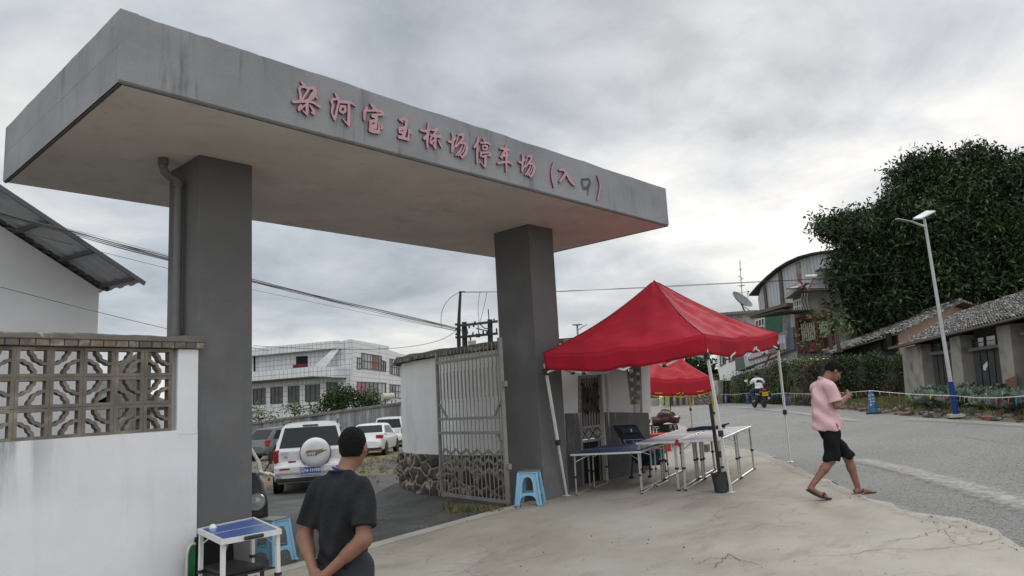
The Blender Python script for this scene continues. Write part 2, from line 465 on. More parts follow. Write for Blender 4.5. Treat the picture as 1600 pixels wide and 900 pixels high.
M['pink_side'] = mat('letter_edge_shade', (.16, .07, .085), .7, .1)  # stroke sides in dark red, with the edge shadow put into the colour
M['brick_old'] = mat('weathered_brick', (.17, .135, .105), .95, .3, 9, bump=.5, bs=40, col2=(.30, .27, .23), c2s=5, c2t=(.5, .62))
M['blockm'] = mat('cement_block', (.165, .142, .118), .95, .18, 7, bump=.5, bs=60, col2=(.26, .23, .19), c2s=3.5, c2t=(.5, .7), speck=.12, specks=80)
M['wood'] = mat('old_wood', (.13, .10, .08), .85, .2, 5, stretch=(1, 1, .2))
M['glass'] = mat('window_glass', (.02, .024, .028), .08, .1, 1, spec=.6)
M['red'] = mat('red_awning_cloth', (.355, .012, .026), .8, .07, 4, bump=.6, bs=5, spec=.2, col2=(.29, .010, .022), c2s=1.2, c2t=(.42, .62))
M['redb'] = mat('deep_red_awning_cloth', (.34, .010, .020), .80, .07, 4, bump=.25, bs=6, spec=.25)
M['skin'] = mat('skin', (.21, .10, .065), .55, .1, 16, bump=.06, bs=120)
M['skin2'] = mat('skin_pale', (.26, .135, .09), .55, .1, 16, bump=.06, bs=120)
M['hair'] = mat('black_hair', (.012, .010, .010), .8, .4, 90, bump=1.0, bs=160, spec=.12)
M['leaf'] = mat('leaf_dark', (.024, .042, .016), .65, .45, 1.2, spec=.15)
M['leaf2'] = mat('leaf_mid', (.055, .092, .028), .6, .4, 2.0, spec=.3)
M['leaf3'] = mat('leaf_yellow_green', (.10, .135, .035), .6, .35, 2.0, spec=.3)
M['bark'] = mat('bark', (.085, .07, .055), .95, .25, 6, bump=.6, bs=30, stretch=(1, 1, .3))
M['rust'] = mat('rust', (.20, .085, .04), .9, .3, 8)
for k_ in ('leaf', 'leaf2', 'leaf3'):
    M[k_].node_tree.nodes['Principled BSDF'].inputs['Transmission Weight'].default_value = 0.0

# water streaks and dirt on the fascia render
T_ = NT(M['grey_render'])
st = T_.noise(T_.map((9, 9, .9)), 1.0, 6, .65)
st2 = T_.noise(T_.map((2.2, 2.2, 1.2)), 1.0, 4, .5)
T_.mixin(T_.math('MULTIPLY', T_.rng(st, .53, .66), T_.rng(st2, .44, .58, 0, .75)), (.10, .102, .108))
T_.mixin(T_.rng(T_.noise(T_.map((.7, .7, .9), (3, 1, 0)), 1.0, 5, .55), .42, .60, 0, .6), (.315, .318, .325))
T_.mixin(T_.rng(T_.noise(T_.map((1.3, 1.3, 1.6), (8, 5, 2)), 1.0, 6, .6), .52, .68, 0, .4), (.17, .172, .178))
M['column'] = mat('grey_render_column', (.122, .120, .119), .9, .08, 1.2, bump=.22, bs=26, speck=.05, specks=110, col2=(.145, .145, .147), c2s=1.1)

# trowel marks and faint lift lines on the columns and the soffit
for k_, c_ in (('column', (.10, .10, .102)), ('soffit', (.38, .345, .32))):
    T_ = NT(M[k_]); zz = T_.xyz()
    ln = T_.math('FRACT', T_.math('MULTIPLY', zz[2], 1.1)); T_.mixin(T_.math('MULTIPLY', T_.math('LESS_THAN', ln, .012), T_.rng(T_.noise(T_.map(), 1.5, 4, .6), .42, .55, 0, .35)), c_)
    T_.mixin(T_.rng(T_.noise(T_.map((1, 1, .6), (4, 4, 1)), 2.6, 8, .68), .52, .68, 0, .45), c_)
    T_.mixin(T_.rng(T_.noise(T_.map((5, 5, 5), (1, 7, 3)), 3.0, 3, .6), .70, .73, 0, .6), tuple(x * .6 for x in c_))
M['wall_stain'] = M['white_plaster'].copy(); M['wall_stain'].name = 'white_plaster_streaked'
T_ = NT(M['wall_stain'])
st = T_.noise(T_.map((7, 7, .7), (0, 0, 0)), 1.0, 6, .6)
zz = T_.xyz()
T_.mixin(T_.math('MULTIPLY', T_.math('MULTIPLY', T_.rng(st, .36, .52), T_.rng(zz[2], 1.10, 1.60)), T_.rng(zz[0], 1.15, .5)), (.20, .21, .23))
T_.mixin(T_.rng(T_.noise(T_.map((5, 5, .5), (4, 0, 0)), 1.0, 5, .6), .55, .75, 0, .25), (.42, .42, .41))

# concrete, asphalt, gravel
M['concrete'] = mat('old_concrete_paving', (.30, .262, .208), .9, .12, 1.1, bump=.3, bs=60, col2=(.36, .325, .27), c2s=.5, c2t=(.45, .62), speck=.10, specks=60)
T_ = NT(M['concrete'])
T_.mixin(T_.rng(T_.noise(T_.map((.55, 1.4, 1), (5, 2, 0), (0, 0, .6)), 1.6, 8, .66), .52, .64, 0, .6), (.215, .185, .155))
T_.mixin(T_.rng(T_.noise(T_.map((1, 1, 1), (15, 2, 0)), .6, 7, .6), .47, .60, 0, .55), (.38, .355, .305))
vo = T_.n('ShaderNodeTexVoronoi', feature='DISTANCE_TO_EDGE'); vo.inputs['Scale'].default_value = .8
dd = T_.n('ShaderNodeVectorMath', operation='ADD'); nz = T_.n('ShaderNodeTexNoise'); nz.inputs['Scale'].default_value = 1.7; nz.inputs['Detail'].default_value = 6
T_.L.new(T_.tc.outputs['Object'], nz.inputs['Vector']); T_.L.new(T_.tc.outputs['Object'], dd.inputs[0]); T_.L.new(nz.outputs['Color'], dd.inputs[1]); T_.L.new(dd.outputs[0], vo.inputs['Vector'])
crk = T_.math('MULTIPLY', T_.rng(vo.outputs['Distance'], .004, .011, 1, 0), T_.rng(T_.noise(T_.map(), .42, 3, .5), .50, .58))
T_.mixin(T_.math('MULTIPLY', crk, .35), (.09, .08, .07))
T_.mixin(T_.math('MULTIPLY', T_.rng(T_.noise(T_.map(), 14, 3, .6), .70, .74), .7), (.06, .055, .05))
M['concrete_patch'] = mat('concrete_patch', (.40, .375, .32), .9, .12, 2.0, bump=.3, bs=60, speck=.10, specks=60)
M['asphalt'] = mat('worn_asphalt', (.185, .18, .17), .85, .10, .6, bump=.9, bs=60, col2=(.175, .17, .16), c2s=.35, c2t=(.45, .6), speck=.0)
T_ = NT(M['asphalt'])
sp = T_.noise(T_.map(), 38, 3, .85); sp2 = T_.noise(T_.map(), 21, 3, .8)
T_.mixin(T_.rng(sp, .53, .62, 0, .8), (.36, .345, .32)); T_.mixin(T_.rng(sp2, .54, .62, 0, .75), (.055, .053, .05))
T_.mixin(T_.rng(T_.noise(T_.map((.25, 1.2, 1), (0, 0, 0), (0, 0, -.49)), .5, 5, .6), .5, .72, 0, .5), (.24, .23, .21))
M['lot'] = mat('dark_gravel_lot', (.075, .075, .072), .95, .25, .8, bump=.8, bs=90, col2=(.11, .108, .10), c2s=.9, c2t=(.45, .6), speck=.35, specks=55)
T_ = NT(M['lot'])
T_.mixin(T_.rng(T_.noise(T_.map(), 42, 2, .7), .66, .70, 0, .8), (.28, .27, .25))
yy = T_.xyz()
T_.mixin(T_.math('MULTIPLY', T_.rng(T_.noise(T_.map((1, .6, 1)), .35, 6, .65), .44, .54), T_.rng(yy[1], 10, 17, 0, .9)), (.17, .135, .05))
M['soil'] = mat('dry_soil', (.15, .115, .075), .95, .25, 1.2, bump=.8, bs=25, col2=(.075, .085, .03), c2s=.8, c2t=(.45, .56), speck=.3, specks=20)
M['dust'] = mat('pale_dust', (.42, .40, .35), .95, .12, 4, speck=.2, specks=60)
for mk_, thr, sc_ in (('dust', (.46, .62), 9.0),):
    T_ = NT(M[mk_]); M[mk_].blend_method = 'BLEND' if hasattr(M[mk_], 'blend_method') else None
    a_ = T_.n('ShaderNodeAttribute', attribute_name='fade')
    f_ = T_.math('SUBTRACT', T_.math('ADD', T_.math('MULTIPLY', T_.noise(T_.map(), sc_, 8, .8), 1.6), a_.outputs['Fac']), 1.25)
    T_.L.new(T_.rng(f_, .0, .55, 0, .8), T_.b.inputs['Alpha'])

# ------------------------------------------------------------------ ground, road, paving
def axis(lo, hi, c, fine, far):
    xs = [c]; st_ = fine
    while xs[-1] < hi: xs.append(xs[-1] + st_); st_ = fine if xs[-1] < c + far else st_ * 1.25
    ys = [c]; st_ = fine
    while ys[-1] > lo: ys.append(ys[-1] - st_); st_ = fine if ys[-1] > c - far else st_ * 1.25
    return sorted(set(ys + xs))
gx = axis(-900, 1200, 8, .8, 30); gy = axis(-900, 1200, 6, .8, 30)
g = MB(); g.grid([[(x, y, hT(x, y) - .06 - (0 if max(abs(x), abs(y)) < 90 else min(.004 * (max(abs(x), abs(y)) - 90), 2.0))) for y in gy] for x in gx])
g.f = [tuple(reversed(f)) for f in g.f]
g.build('ground', M['soil'], kind='structure')
lx = np.arange(-14, 44, .5); ly = np.arange(1.52, 60, .5)
lot = MB(); lot.grid([[(x, y, hT(x, y) - .012) for y in ly] for x in lx])
cn = [np.mean([lot.v[i] for i in f], 0) for f in lot.f]
keep = [i for i, q in enumerate(cn) if q[0] < (7.4 if q[1] < 6.5 else 9.6 + .85 * (q[1] - 6.5))]
lot.f = [tuple(reversed(lot.f[i])) for i in keep]; lot.mi = [0] * len(keep); lot.sm = [True] * len(keep)
lot.build('parking_ground', M['lot'], kind='structure')

def resample(P, n):
    P = np.array(P, float); d = np.r_[0, np.cumsum(np.linalg.norm(np.diff(P[:, :2], axis=0), axis=1))]
    t = np.linspace(0, d[-1], n); return np.stack([np.interp(t, d, P[:, i]) for i in range(P.shape[1])], 1)
near = [(-20, -14.0), (-8, -10.8), (-1, -8.3), (3.6, -6.0), (5.0, -5.25), (5.74, -4.88), (6.02, -4.75), (6.5, -4.46), (6.85, -4.16), (7.04, -3.62), (7.55, -3.21), (8.18, -2.63), (9.04, -2.07), (9.66, -1.56),
        (10.76, -.75), (12.4, .38), (13.89, 1.96), (16.3, 4.3), (20.76, 7.02), (22.18, 8.23), (29.09, 13.78), (40, 21.5), (60, 38), (110, 85)]
far = [(-14, -30), (-2, -19), (6, -12.8), (12, -8.2), (18.6, -3.0), (20.15, -1.26), (21.06, -.24), (23.84, 1.89), (28.7, 4.96), (34.67, 9.21), (43.82, 15.25), (50.4, 20.6), (60.2, 29.5), (72, 41), (120, 90)]
def edge_noise(P, a, seed):
    r = np.random.RandomState(seed); Q = P.copy(); m = r.randn(len(P)); m = np.convolve(m, [.25, .5, .25], 'same'); d = np.gradient(P[:, :2], axis=0); d /= np.linalg.norm(d, axis=1)[:, None]
    Q[:, 0] += -d[:, 1] * m * a; Q[:, 1] += d[:, 0] * m * a; return Q
ne = resample(near, 900); fe = resample(far, 900)
N2 = edge_noise(ne, .02, 3)
def strip(A, B, m, dz, name, mt, f=hT):
    mb = MB(); G = []
    for a, b in zip(A, B):
        G.append([(a[0] + (b[0] - a[0]) * t, a[1] + (b[1] - a[1]) * t, f(a[0] + (b[0] - a[0]) * t, a[1] + (b[1] - a[1]) * t) + dz) for t in m])
    mb.grid(G); mb.f = [tuple(reversed(x)) for x in mb.f]
    return mb.build(name, mt, kind='structure')
strip(N2, edge_noise(fe, .05, 5), np.linspace(0, 1, 22), .0, 'road', M['asphalt'])
# the concrete apron lies a little over the asphalt's edge
kerb = resample([(-20, 1.44), (-8, 1.44), (7.3, 1.44), (7.6, 2.3), (10.6, 2.3), (12, 4.3), (16, 8.0), (22, 12.6), (29, 18)], 500)
na = edge_noise(resample(near[:21], 500), .028, 9)
strip(kerb, na, np.linspace(0, 1, 26), .008, 'concrete_apron', M['concrete'])
# kerb strip at the gate line, a few centimetres proud of the lot
kb = MB()
xs = np.arange(1.9, 6.6, .2)
kb.grid([[(x, 1.30, hT(x, 1.30) + .011), (x, 1.505, hT(x, 1.44) + .018), (x, 1.52, hT(x, 1.44) - .10)] for x in xs], smooth=False)
kb.f = [tuple(reversed(f)) for f in kb.f]
kb.build('gate_sill_kerb', M['concrete_patch'], kind='structure')
def band(pts, wd, dz, name, mt, n=60, across=7, taper=True, strength=.55):
    P = resample([gp(*q)[:2] for q in pts], n); d = np.gradient(P, axis=0); d /= np.linalg.norm(d, axis=1)[:, None]; nn_ = np.stack([-d[:, 1], d[:, 0]], 1)
    mb = MB(); G = []; fd = []
    for i, p in enumerate(P):
        w_ = wd[0] + (wd[1] - wd[0]) * i / (n - 1); row = []
        for t in np.linspace(-1, 1, across):
            q = p + nn_[i] * w_ * t; row.append((q[0], q[1], hT(q[0], q[1]) + dz)); fd.append(strength * (1 - t * t) * (min(1, min(i, n - 1 - i) / 6) if taper else 1))
        G.append(row)
    mb.grid(G); mb.f = [tuple(reversed(x)) for x in mb.f] if True else mb.f
    o = mb.build(name, mt, kind='structure'); a = o.data.attributes.new('fade', 'FLOAT', 'POINT'); a.data.foreach_set('value', fd)
    if o.data.polygons[0].normal.z < 0: o.data.flip_normals()
    return o
band([(1325, 716), (1400, 733), (1500, 760), (1600, 790), (1700, 822)], (.30, .42), .022, 'road_dust', M['dust'], strength=.85)
band([(1130, 636), (1240, 645), (1300, 653), (1370, 665)], (.35, .3), .022, 'road_dust', M['dust'], strength=.85)
band([(1245, 657), (1262, 660)], (.06, .06), .024, 'road_marking', M['dust'], 12, 3, False, 1.0)
band([(1262, 661), (1282, 665)], (.06, .06), .024, 'road_marking', M['dust'], 12, 3, False, .8)
band([(1020, 640), (1100, 639), (1200, 640), (1290, 645)], (.25, .2), .024, 'road_dust', M['dust'], strength=.6)
band([(1090, 690), (1140, 700), (1200, 714), (1262, 745), (1330, 772), (1420, 806), (1520, 822), (1598, 862)], (.30, .22), .026, 'road_dust', M['dust'], 90, 7, True, .62)
band([(1400, 655), (1500, 660), (1600, 666), (1700, 672)], (.6, .5), .022, 'road_dust', M['dust'], strength=.7)
# long tar seam and the hole full of broken asphalt
M['tar'] = mat('tar_crack', (.085, .08, .07), .8, .2, 8)
def crack(pts, wd, name='crack', dz=.030, seed=1, jag=.02, n=60, mt=None):
    r = np.random.RandomState(seed); P = resample([gp(*q)[:2] for q in pts], n); P[1:-1] += np.cumsum(r.randn(n - 2, 2), 0) * 0 + np.convolve(r.randn(n - 2), [.3, .4, .3], 'same')[:, None] * jag
    d = np.gradient(P, axis=0); d /= np.linalg.norm(d, axis=1)[:, None] + 1e-9; nn_ = np.stack([-d[:, 1], d[:, 0]], 1); mb = MB(); G = []
    for i, p in enumerate(P):
        w_ = wd * (.15 + .32 * r.rand()) * min(1, min(i, n - 1 - i) / 4 + .15)
        G.append([(p[0] + nn_[i, 0] * w_ * t, p[1] + nn_[i, 1] * w_ * t, hT(p[0], p[1]) + dz) for t in (-1, 1)])
    mb.grid(G, smooth=False); o = mb.build(name, mt or M['tar'], kind='structure')
    if o.data.polygons[0].normal.z < 0: o.data.flip_normals()
crack([(1480, 679), (1530, 687), (1600, 696), (1700, 706)], .02, 'asphalt_seam')
crack([(1385, 848), (1430, 842), (1470, 830), (1500, 822)], .010, 'paving_crack', seed=2, dz=.014)
crack([(1260, 872), (1330, 868), (1390, 858), (1440, 862), (1530, 852), (1580, 840)], .009, 'paving_crack', seed=3, dz=.014)
crack([(1475, 828), (1490, 850), (1530, 862), (1575, 858)], .007, 'paving_crack', seed=4, dz=.014)
crack([(1165, 728), (1200, 724), (1232, 722)], .02, 'paving_crack', seed=6, dz=.014)
crack([(600, 842), (690, 815), (770, 803)], .012, 'paving_crack', seed=8, dz=.013, jag=.01, mt=M['tar'])
crack([(1115, 890), (1140, 868), (1160, 880)], .012, 'paving_crack', seed=10, dz=.015)
crack([(1085, 885), (1110, 874), (1150, 874), (1190, 886)], .008, 'paving_crack', seed=11, dz=.014)
M['patch_grey'] = mat('damp_patch', (.29, .285, .27), .9, .1, 2)
# stones and grit loose on the paving
gr = MB()
for i in range(230):
    if i < 50: px, py = random.uniform(480, 1250), random.uniform(800, 900)
    elif i < 160: px, py = random.uniform(1100, 1600), 0; py = np.interp(px, [1100, 1235, 1330, 1420, 1540, 1600], [690, 730, 770, 802, 828, 862]) + random.gauss(0, 5)
    else: px, py = random.uniform(430, 690), random.uniform(745, 850)
    p = gp(px, py); s_ = random.uniform(.004, .011)
    M_ = Matrix.Rotation(random.random() * 6, 3, 'Z') @ Matrix.Rotation(random.random() * 2, 3, 'X')
    gr.box((p[0], p[1], p[2] + s_ * .3 + .012), (s_ * 1.6, s_, s_ * .7), random.randint(0, 1), R=M_)
gr.build('loose_grit', [M['concrete_patch'], M['tar']], kind='stuff', label='small loose stones and grit scattered on paving and lot', cat='grit')

# ------------------------------------------------------------------ entrance gateway
GW = thing('entrance_gateway', 'grey concrete gateway canopy on two square columns with pink lettering', 'gateway', (4.36, 1.75, 0))
Lc, Dc, Zb, Hc = 8.69, 3.5, 4.305, .655
def wob(n, a, seed):
    r = np.random.RandomState(seed); x = r.randn(n); x = np.convolve(x, np.ones(5) / 5, 'same'); return x * a
mb = MB(); nx = 90
top = Zb + Hc + wob(nx, .012, 1); topb = Zb + Hc + wob(nx, .012, 2)
X_ = np.linspace(0, Lc, nx)
G = []
for i, x in enumerate(X_):
    G.append([(x, .02, Zb), (x, 0, Zb + .02), (x, 0, Zb + .33), (x, 0, top[i] - .01), (x, .012, top[i]), (x, .15, top[i]), (x, .18, top[i] - .3), (x, Dc - .18, topb[i] - .3), (x, Dc - .15, topb[i]), (x, Dc - .012, topb[i]), (x, Dc, topb[i] - .01), (x, Dc, Zb + .02), (x, Dc - .02, Zb)])
mb.grid(G, smooth=False)
for xx, i in ((0, 0), (Lc, nx - 1)):
    P = G[i]; a = [P[0], P[1], P[3], P[4], P[5], P[6], P[7], P[8], P[9], P[10], P[11], P[12]]
    wsub = wob(30, .010, 7 + i)
    k = len(mb.v); mb.v += a; mb.f.append(tuple(range(k, k + 12)) if i == 0 else tuple(reversed(range(k, k + 12)))); mb.mi.append(0); mb.sm.append(False)
    ys = np.linspace(.006, Dc - .006, 30)
    if True:  # raised rim along the end, uneven along the top
        for j in range(29):
            x0, x1 = (xx - .001, xx + .15) if i == 0 else (xx - .15, xx + .001)
            z0 = Zb + Hc - .32; mb.hexa([(x0, ys[j], z0), (x1, ys[j], z0), (x1, ys[j + 1], z0), (x0, ys[j + 1], z0), (x0, ys[j], Zb + Hc + wsub[j]), (x1, ys[j], Zb + Hc + wsub[j]), (x1, ys[j + 1], Zb + Hc + wsub[j + 1]), (x0, ys[j + 1], Zb + Hc + wsub[j + 1])])
mb.build('canopy_slab', M['grey_render'], GW)
mb = MB(); mb.b2((.045, .045, Zb - .004), (Lc - .045, Dc - .045, Zb + .05)); mb.build('soffit', M['soffit'], GW)
mb = MB()
for a, b in (((.018, .022), (Lc - .018, .022)), ((.022, .018), (.022, Dc - .018)), ((Lc - .022, .018), (Lc - .022, Dc - .018))):
    mb.bar((a[0], a[1], Zb - .003), (b[0], b[1], Zb - .003), .022, .014)
mb.build('drip_edge', M['tar'], GW)
CX = (1.273, 6.565); CY0, CW, CDp = 1.283, .601, .767
for i, x in enumerate(CX):
    mb = MB(); z0 = hT(x, CY0) - .3
    mb.b2((x, CY0, z0), (x + CW, CY0 + CDp, Zb - .003))
    mb.build('column', M['column'], GW, bevel=.008)
# down pipe beside the left column
pa = onY(256, 262, 1.75); px_ = CX[0] - .075
mb = MB()
mb.tube([(px_ - .17, 1.62, Zb), (px_ - .17, 1.62, Zb - .10), (px_ - .15, 1.62, Zb - .16), (px_ - .09, 1.62, Zb - .20), (px_ - .03, 1.62, Zb - .21), (px_, 1.62, Zb - .25), (px_, 1.62, Zb - .32), (px_, 1.62, -.3)], .045, 14)
for z in (Zb - .05, Zb - .27): mb.tube([(px_ if z < Zb - .2 else px_ - .17, 1.62, z - .03), (px_ if z < Zb - .2 else px_ - .17, 1.62, z + .03)], .054, 14)
mb.bar((px_, 1.62, 2.42), (CX[0], 1.62, 2.42), .02, .03); mb.tube([(px_, 1.62, 2.38), (px_, 1.62, 2.46)], .052, 14)
mb.build('drain_pipe', mat('grey_pvc', (.12, .118, .115), .5, .1, 5), GW)

# lettering traced as tapered brush strokes and cut out as raised solid characters
A1 = (450, 120, 7.5); A2 = (650, 180, 8.0); A3 = (840, 240, 7.5)
CHARS = [
 (A1, [[(155,58,8),(175,80,14),(195,105,16)],[(212,118,10),(150,118,12),(132,140,12),(145,200,13),(150,270,14)],[(215,132,12),(300,130,18),(322,165,20),(295,240,16),(240,268,14)],[(250,140,10),(215,190,10),(170,262,10)],[(300,170,8),(255,235,9)],[(318,210,12),(340,248,10)],
       [(65,290,16),(110,290,15),(230,285,13),(300,300,14),(370,348,15)],[(225,280,16),(225,350,17),(222,440,12)],[(222,440,10),(180,400,8)],[(152,330,10),(138,365,18),(130,385,14)],[(150,372,12),(205,328,8)],[(258,335,8),(300,395,16),(305,428,14),(280,420,10)]]),
 (A1, [[(550,188,7),(572,225,15),(592,255,14)],[(590,258,10),(520,265,13),(510,290,14),(530,330,12),(515,390,11),(515,425,10),(548,498,12),(562,440,13),(585,340,11),(600,290,11)],[(595,290,15),(690,295,17),(740,305,13),(792,342,7)],[(620,350,14),(610,400,12),(640,420,12),(672,400,14),(670,348,13),(620,345,13)],[(715,310,15),(715,430,16),(710,560,16)],[(710,568,9),(645,490,6)]]),
 (A1, [[(970,318,9),(1010,365,20)],[(925,362,13),(900,410,17),(895,502,10)],[(930,398,7),(1010,392,13),(1050,388,13)],[(1040,405,10),(1100,402,14),(1115,440,13),(1060,443,12),(1000,455,19)],[(990,460,14),(1040,475,17),(1030,530,17),(1030,590,17)],[(970,530,19),(1010,510,10)],[(970,530,13),(965,575,11),(1010,570,13)],
       [(965,625,19),(1010,640,19),(1065,645,17),(1070,590,11),(1060,540,8)],[(965,600,15),(1030,590,17)],[(1083,558,7),(1105,590,13),(1095,608,10)]]),
 (A1, [[(1310,498,10),(1360,490,17),(1388,510,20),(1385,570,15),(1370,640,17),(1350,700,17)],[(1310,502,8),(1345,530,9)],[(1310,610,17),(1370,600,17),(1380,630,15)],[(1305,630,11),(1310,650,11),(1350,652,12)],[(1305,705,17),(1350,715,17),(1412,735,13),(1416,690,11),(1420,622,10)],[(1420,625,13),(1446,660,12)]]),
 (A2, [[(60,185,12),(120,200,14),(180,178,10)],[(155,92,7),(155,150,13),(150,230,17),(140,330,15),(145,402,10)],[(105,290,17),(150,240,12)],[(200,190,7),(265,175,17),(232,230,11),(185,290,9),(178,340,10)],[(190,252,12),(305,266,16)],[(245,270,17),(240,340,15),(242,415,10)],[(240,415,8),(210,360,7)],[(190,350,13),(222,310,8)],[(282,320,9),(320,392,13)]]),
]
CHANG = [[(450,222,9),(470,270,17),(460,350,17),(450,450,12)],[(408,325,13),(440,335,13),(500,290,8)],[(452,452,8),(495,370,7),(530,262,7)],[(530,245,10),(590,240,17),(590,290,13),(540,350,11),(500,392,11)],[(540,345,10),(610,350,15),(640,400,17),(625,470,17),(580,528,12),(540,480,7)],[(580,380,8),(552,440,13),(500,502,8)],[(610,390,7),(590,450,9),(530,508,7)]]
CHARS.append((A2, CHANG))
CHARS.append((A2, [[(780,280,8),(770,340,15),(730,402,12)],[(770,390,13),(765,480,15),(765,592,10)],[(840,293,8),(865,335,12)],[(810,345,9),(900,345,11),(925,368,11)],[(835,382,9),(840,430,9),(885,425,10),(890,385,11),(840,380,9)],[(815,470,12),(860,465,11),(915,465,11),(935,502,12),(905,500,8)],[(815,465,11),(810,512,10)],[(830,520,10),(890,502,8)],[(870,510,15),(870,590,17),(865,648,10),(820,600,6)]]))
CHARS.append((A2, [[(1055,415,11),(1120,420,13),(1165,437,11)],[(1125,382,9),(1115,440,13),(1075,510,15)],[(1075,510,13),(1130,500,11),(1160,490,8)],[(1060,520,10),(1080,537,10)],[(1030,600,13),(1100,585,11),(1160,585,11),(1207,617,10)],[(1135,450,13),(1130,560,15),(1130,702,8)]]))
CHARS.append((A2, [[(1285 + (x - 400) * 210 / 255, 490 + (y - 220) * 290 / 320, r * .86) for x, y, r in s_] for s_ in CHANG]))
CHARS.append((A3, [[(190,103,5),(170,170,7),(165,240,7.5),(175,320,7.5),(195,392,6)]]))
CHARS.append((A3, [[(258,190,9),(310,190,13),(335,225,15),(300,280,13),(263,327,11)],[(335,225,15),(380,310,15),(420,360,11),(447,367,7)]]))
CHARS.append((A3, [[(703,258,6),(725,320,7.5),(735,380,7.5),(725,450,7.5),(706,537,7)]]))
SCAR = (A3, [[(515,300,10),(520,350,18),(535,410,14),(590,400,16),(615,340,14),(600,298,12),(530,305,10)],[(592,400,12),(588,490,6)]])
def marching(strokes, res=.0055):
    P = [np.array(s_) for s_ in strokes]; allp = np.concatenate(P); pad = allp[:, 2].max() + .02
    x0, y0 = allp[:, 0].min() - pad, allp[:, 1].min() - pad; nx = int((allp[:, 0].max() + pad - x0) / res) + 2; ny = int((allp[:, 1].max() + pad - y0) / res) + 2
    X, Y = np.meshgrid(x0 + res * np.arange(nx), y0 + res * np.arange(ny), indexing='ij'); F = np.full(X.shape, 1.)
    for s_ in P:
        for a, b in zip(s_[:-1], s_[1:]):
            d = b[:2] - a[:2]; t = np.clip(((X - a[0]) * d[0] + (Y - a[1]) * d[1]) / max(d @ d, 1e-9), 0, 1)
            F = np.minimum(F, np.hypot(X - a[0] - t * d[0], Y - a[1] - t * d[1]) - (a[2] + (b[2] - a[2]) * t))
    polys = []; edges = []
    for i in range(nx - 1):
        for j in range(ny - 1):
            c = [(i, j), (i + 1, j), (i + 1, j + 1), (i, j + 1)]; f = [F[q] for q in c]
            if min(f) >= 0: continue
            pl = []; cr = []
            for k in range(4):
                a, b = c[k], c[(k + 1) % 4]; fa, fb = f[k], f[(k + 1) % 4]
                if fa < 0: pl.append((X[a], Y[a]))
                if (fa < 0) != (fb < 0):
                    t = fa / (fa - fb); q = (X[a] + t * (X[b] - X[a]), Y[a] + t * (Y[b] - Y[a])); pl.append(q); cr.append((q, fa < 0))
            polys.append(pl)
            if len(cr) == 2: edges.append((cr[0][0], cr[1][0]) if cr[0][1] else (cr[1][0], cr[0][0]))
    return polys, edges
def glyph(an, strokes, name, mt, thick, y, grow=1.22):
    S2 = []
    for s_ in strokes:
        q = []
        for (x, yy_, r) in s_:
            p = onY(an[0] + x / an[2], an[1] + yy_ / an[2], y); q.append((p[0], p[2], r * grow / an[2] / FP * depth(p)))
        S2.append(q)
    polys, edges = marching(S2); mb = MB()
    for pl in polys:
        k = len(mb.v); mb.v += [(p[0], y, p[1]) for p in pl]; mb.f.append(tuple(range(k, k + len(pl)))); mb.mi.append(0); mb.sm.append(False)
    for a, b in edges:
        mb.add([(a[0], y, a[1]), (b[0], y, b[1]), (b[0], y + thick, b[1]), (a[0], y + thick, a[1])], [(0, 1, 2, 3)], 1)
    return mb.build(name, mt, GW)
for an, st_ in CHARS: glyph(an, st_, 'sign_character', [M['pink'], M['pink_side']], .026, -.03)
glyph(SCAR[0], SCAR[1], 'fallen_character_scar', [mat('glue_scar', (.095, .09, .088), .9, .25, 14), M['tar']], .003, -.0035, 1.35)

# ------------------------------------------------------------------ white wall with pierced blocks (left)
PW = thing('perimeter_wall', 'white plastered boundary wall with pierced cement blocks and brick coping', 'wall', (-1.0, 1.30, hT(-1, 1.3)))
yw = 1.25; tw = .16
xl, xr, xe = -2.9, 1.012, CX[0] - .004
zb = lambda x: 1.405 + (x - 1.0) * .008; zt = 2.21
mb = MB()
mb.hexa([(xl, yw, -1), (xe, yw, -1), (xe, yw + tw, -1), (xl, yw + tw, -1), (xl, yw, zb(xl)), (xe, yw, zb(xe)), (xe, yw + tw, zb(xe)), (xl, yw + tw, zb(xl))])
mb.build('wall_panel', M['wall_stain'], PW)
mb = MB(); mb.b2((xr + .05, yw - .004, zb(xr) - .05), (xe, yw + tw + .004, zt)); mb.build('end_pier', M['white_plaster'], PW, bevel=.01)
bs_ = .268; mb = MB(); rim = .028
def arcpts(cx, cz, R0, a0, a1, n=22, lob=.10):
    o = []
    for i in range(n + 1):
        a = a0 + (a1 - a0) * i / n; t = (i / n); rr = R0 * (1 + lob * (abs(math.sin(3 * math.pi * t)) - .5) * .9); o.append((cx + rr * math.cos(a), cz + rr * math.sin(a)))
    return o
def ribbon(mb, P, wd, y0, y1, mi=0):
    n = len(P); L_, R_ = [], []
    for i in range(n):
        a = np.array(P[max(i - 1, 0)]); b = np.array(P[min(i + 1, n - 1)]); d = b - a; d /= np.linalg.norm(d); nn_ = np.array([-d[1], d[0]]) * wd / 2; p = np.array(P[i]); L_.append(p + nn_); R_.append(p - nn_)
    G = [[(L_[i][0], y0, L_[i][1]), (R_[i][0], y0, R_[i][1]), (R_[i][0], y1, R_[i][1]), (L_[i][0], y1, L_[i][1]), (L_[i][0], y0, L_[i][1])] for i in range(n)]
    mb.grid(G, mi, False)
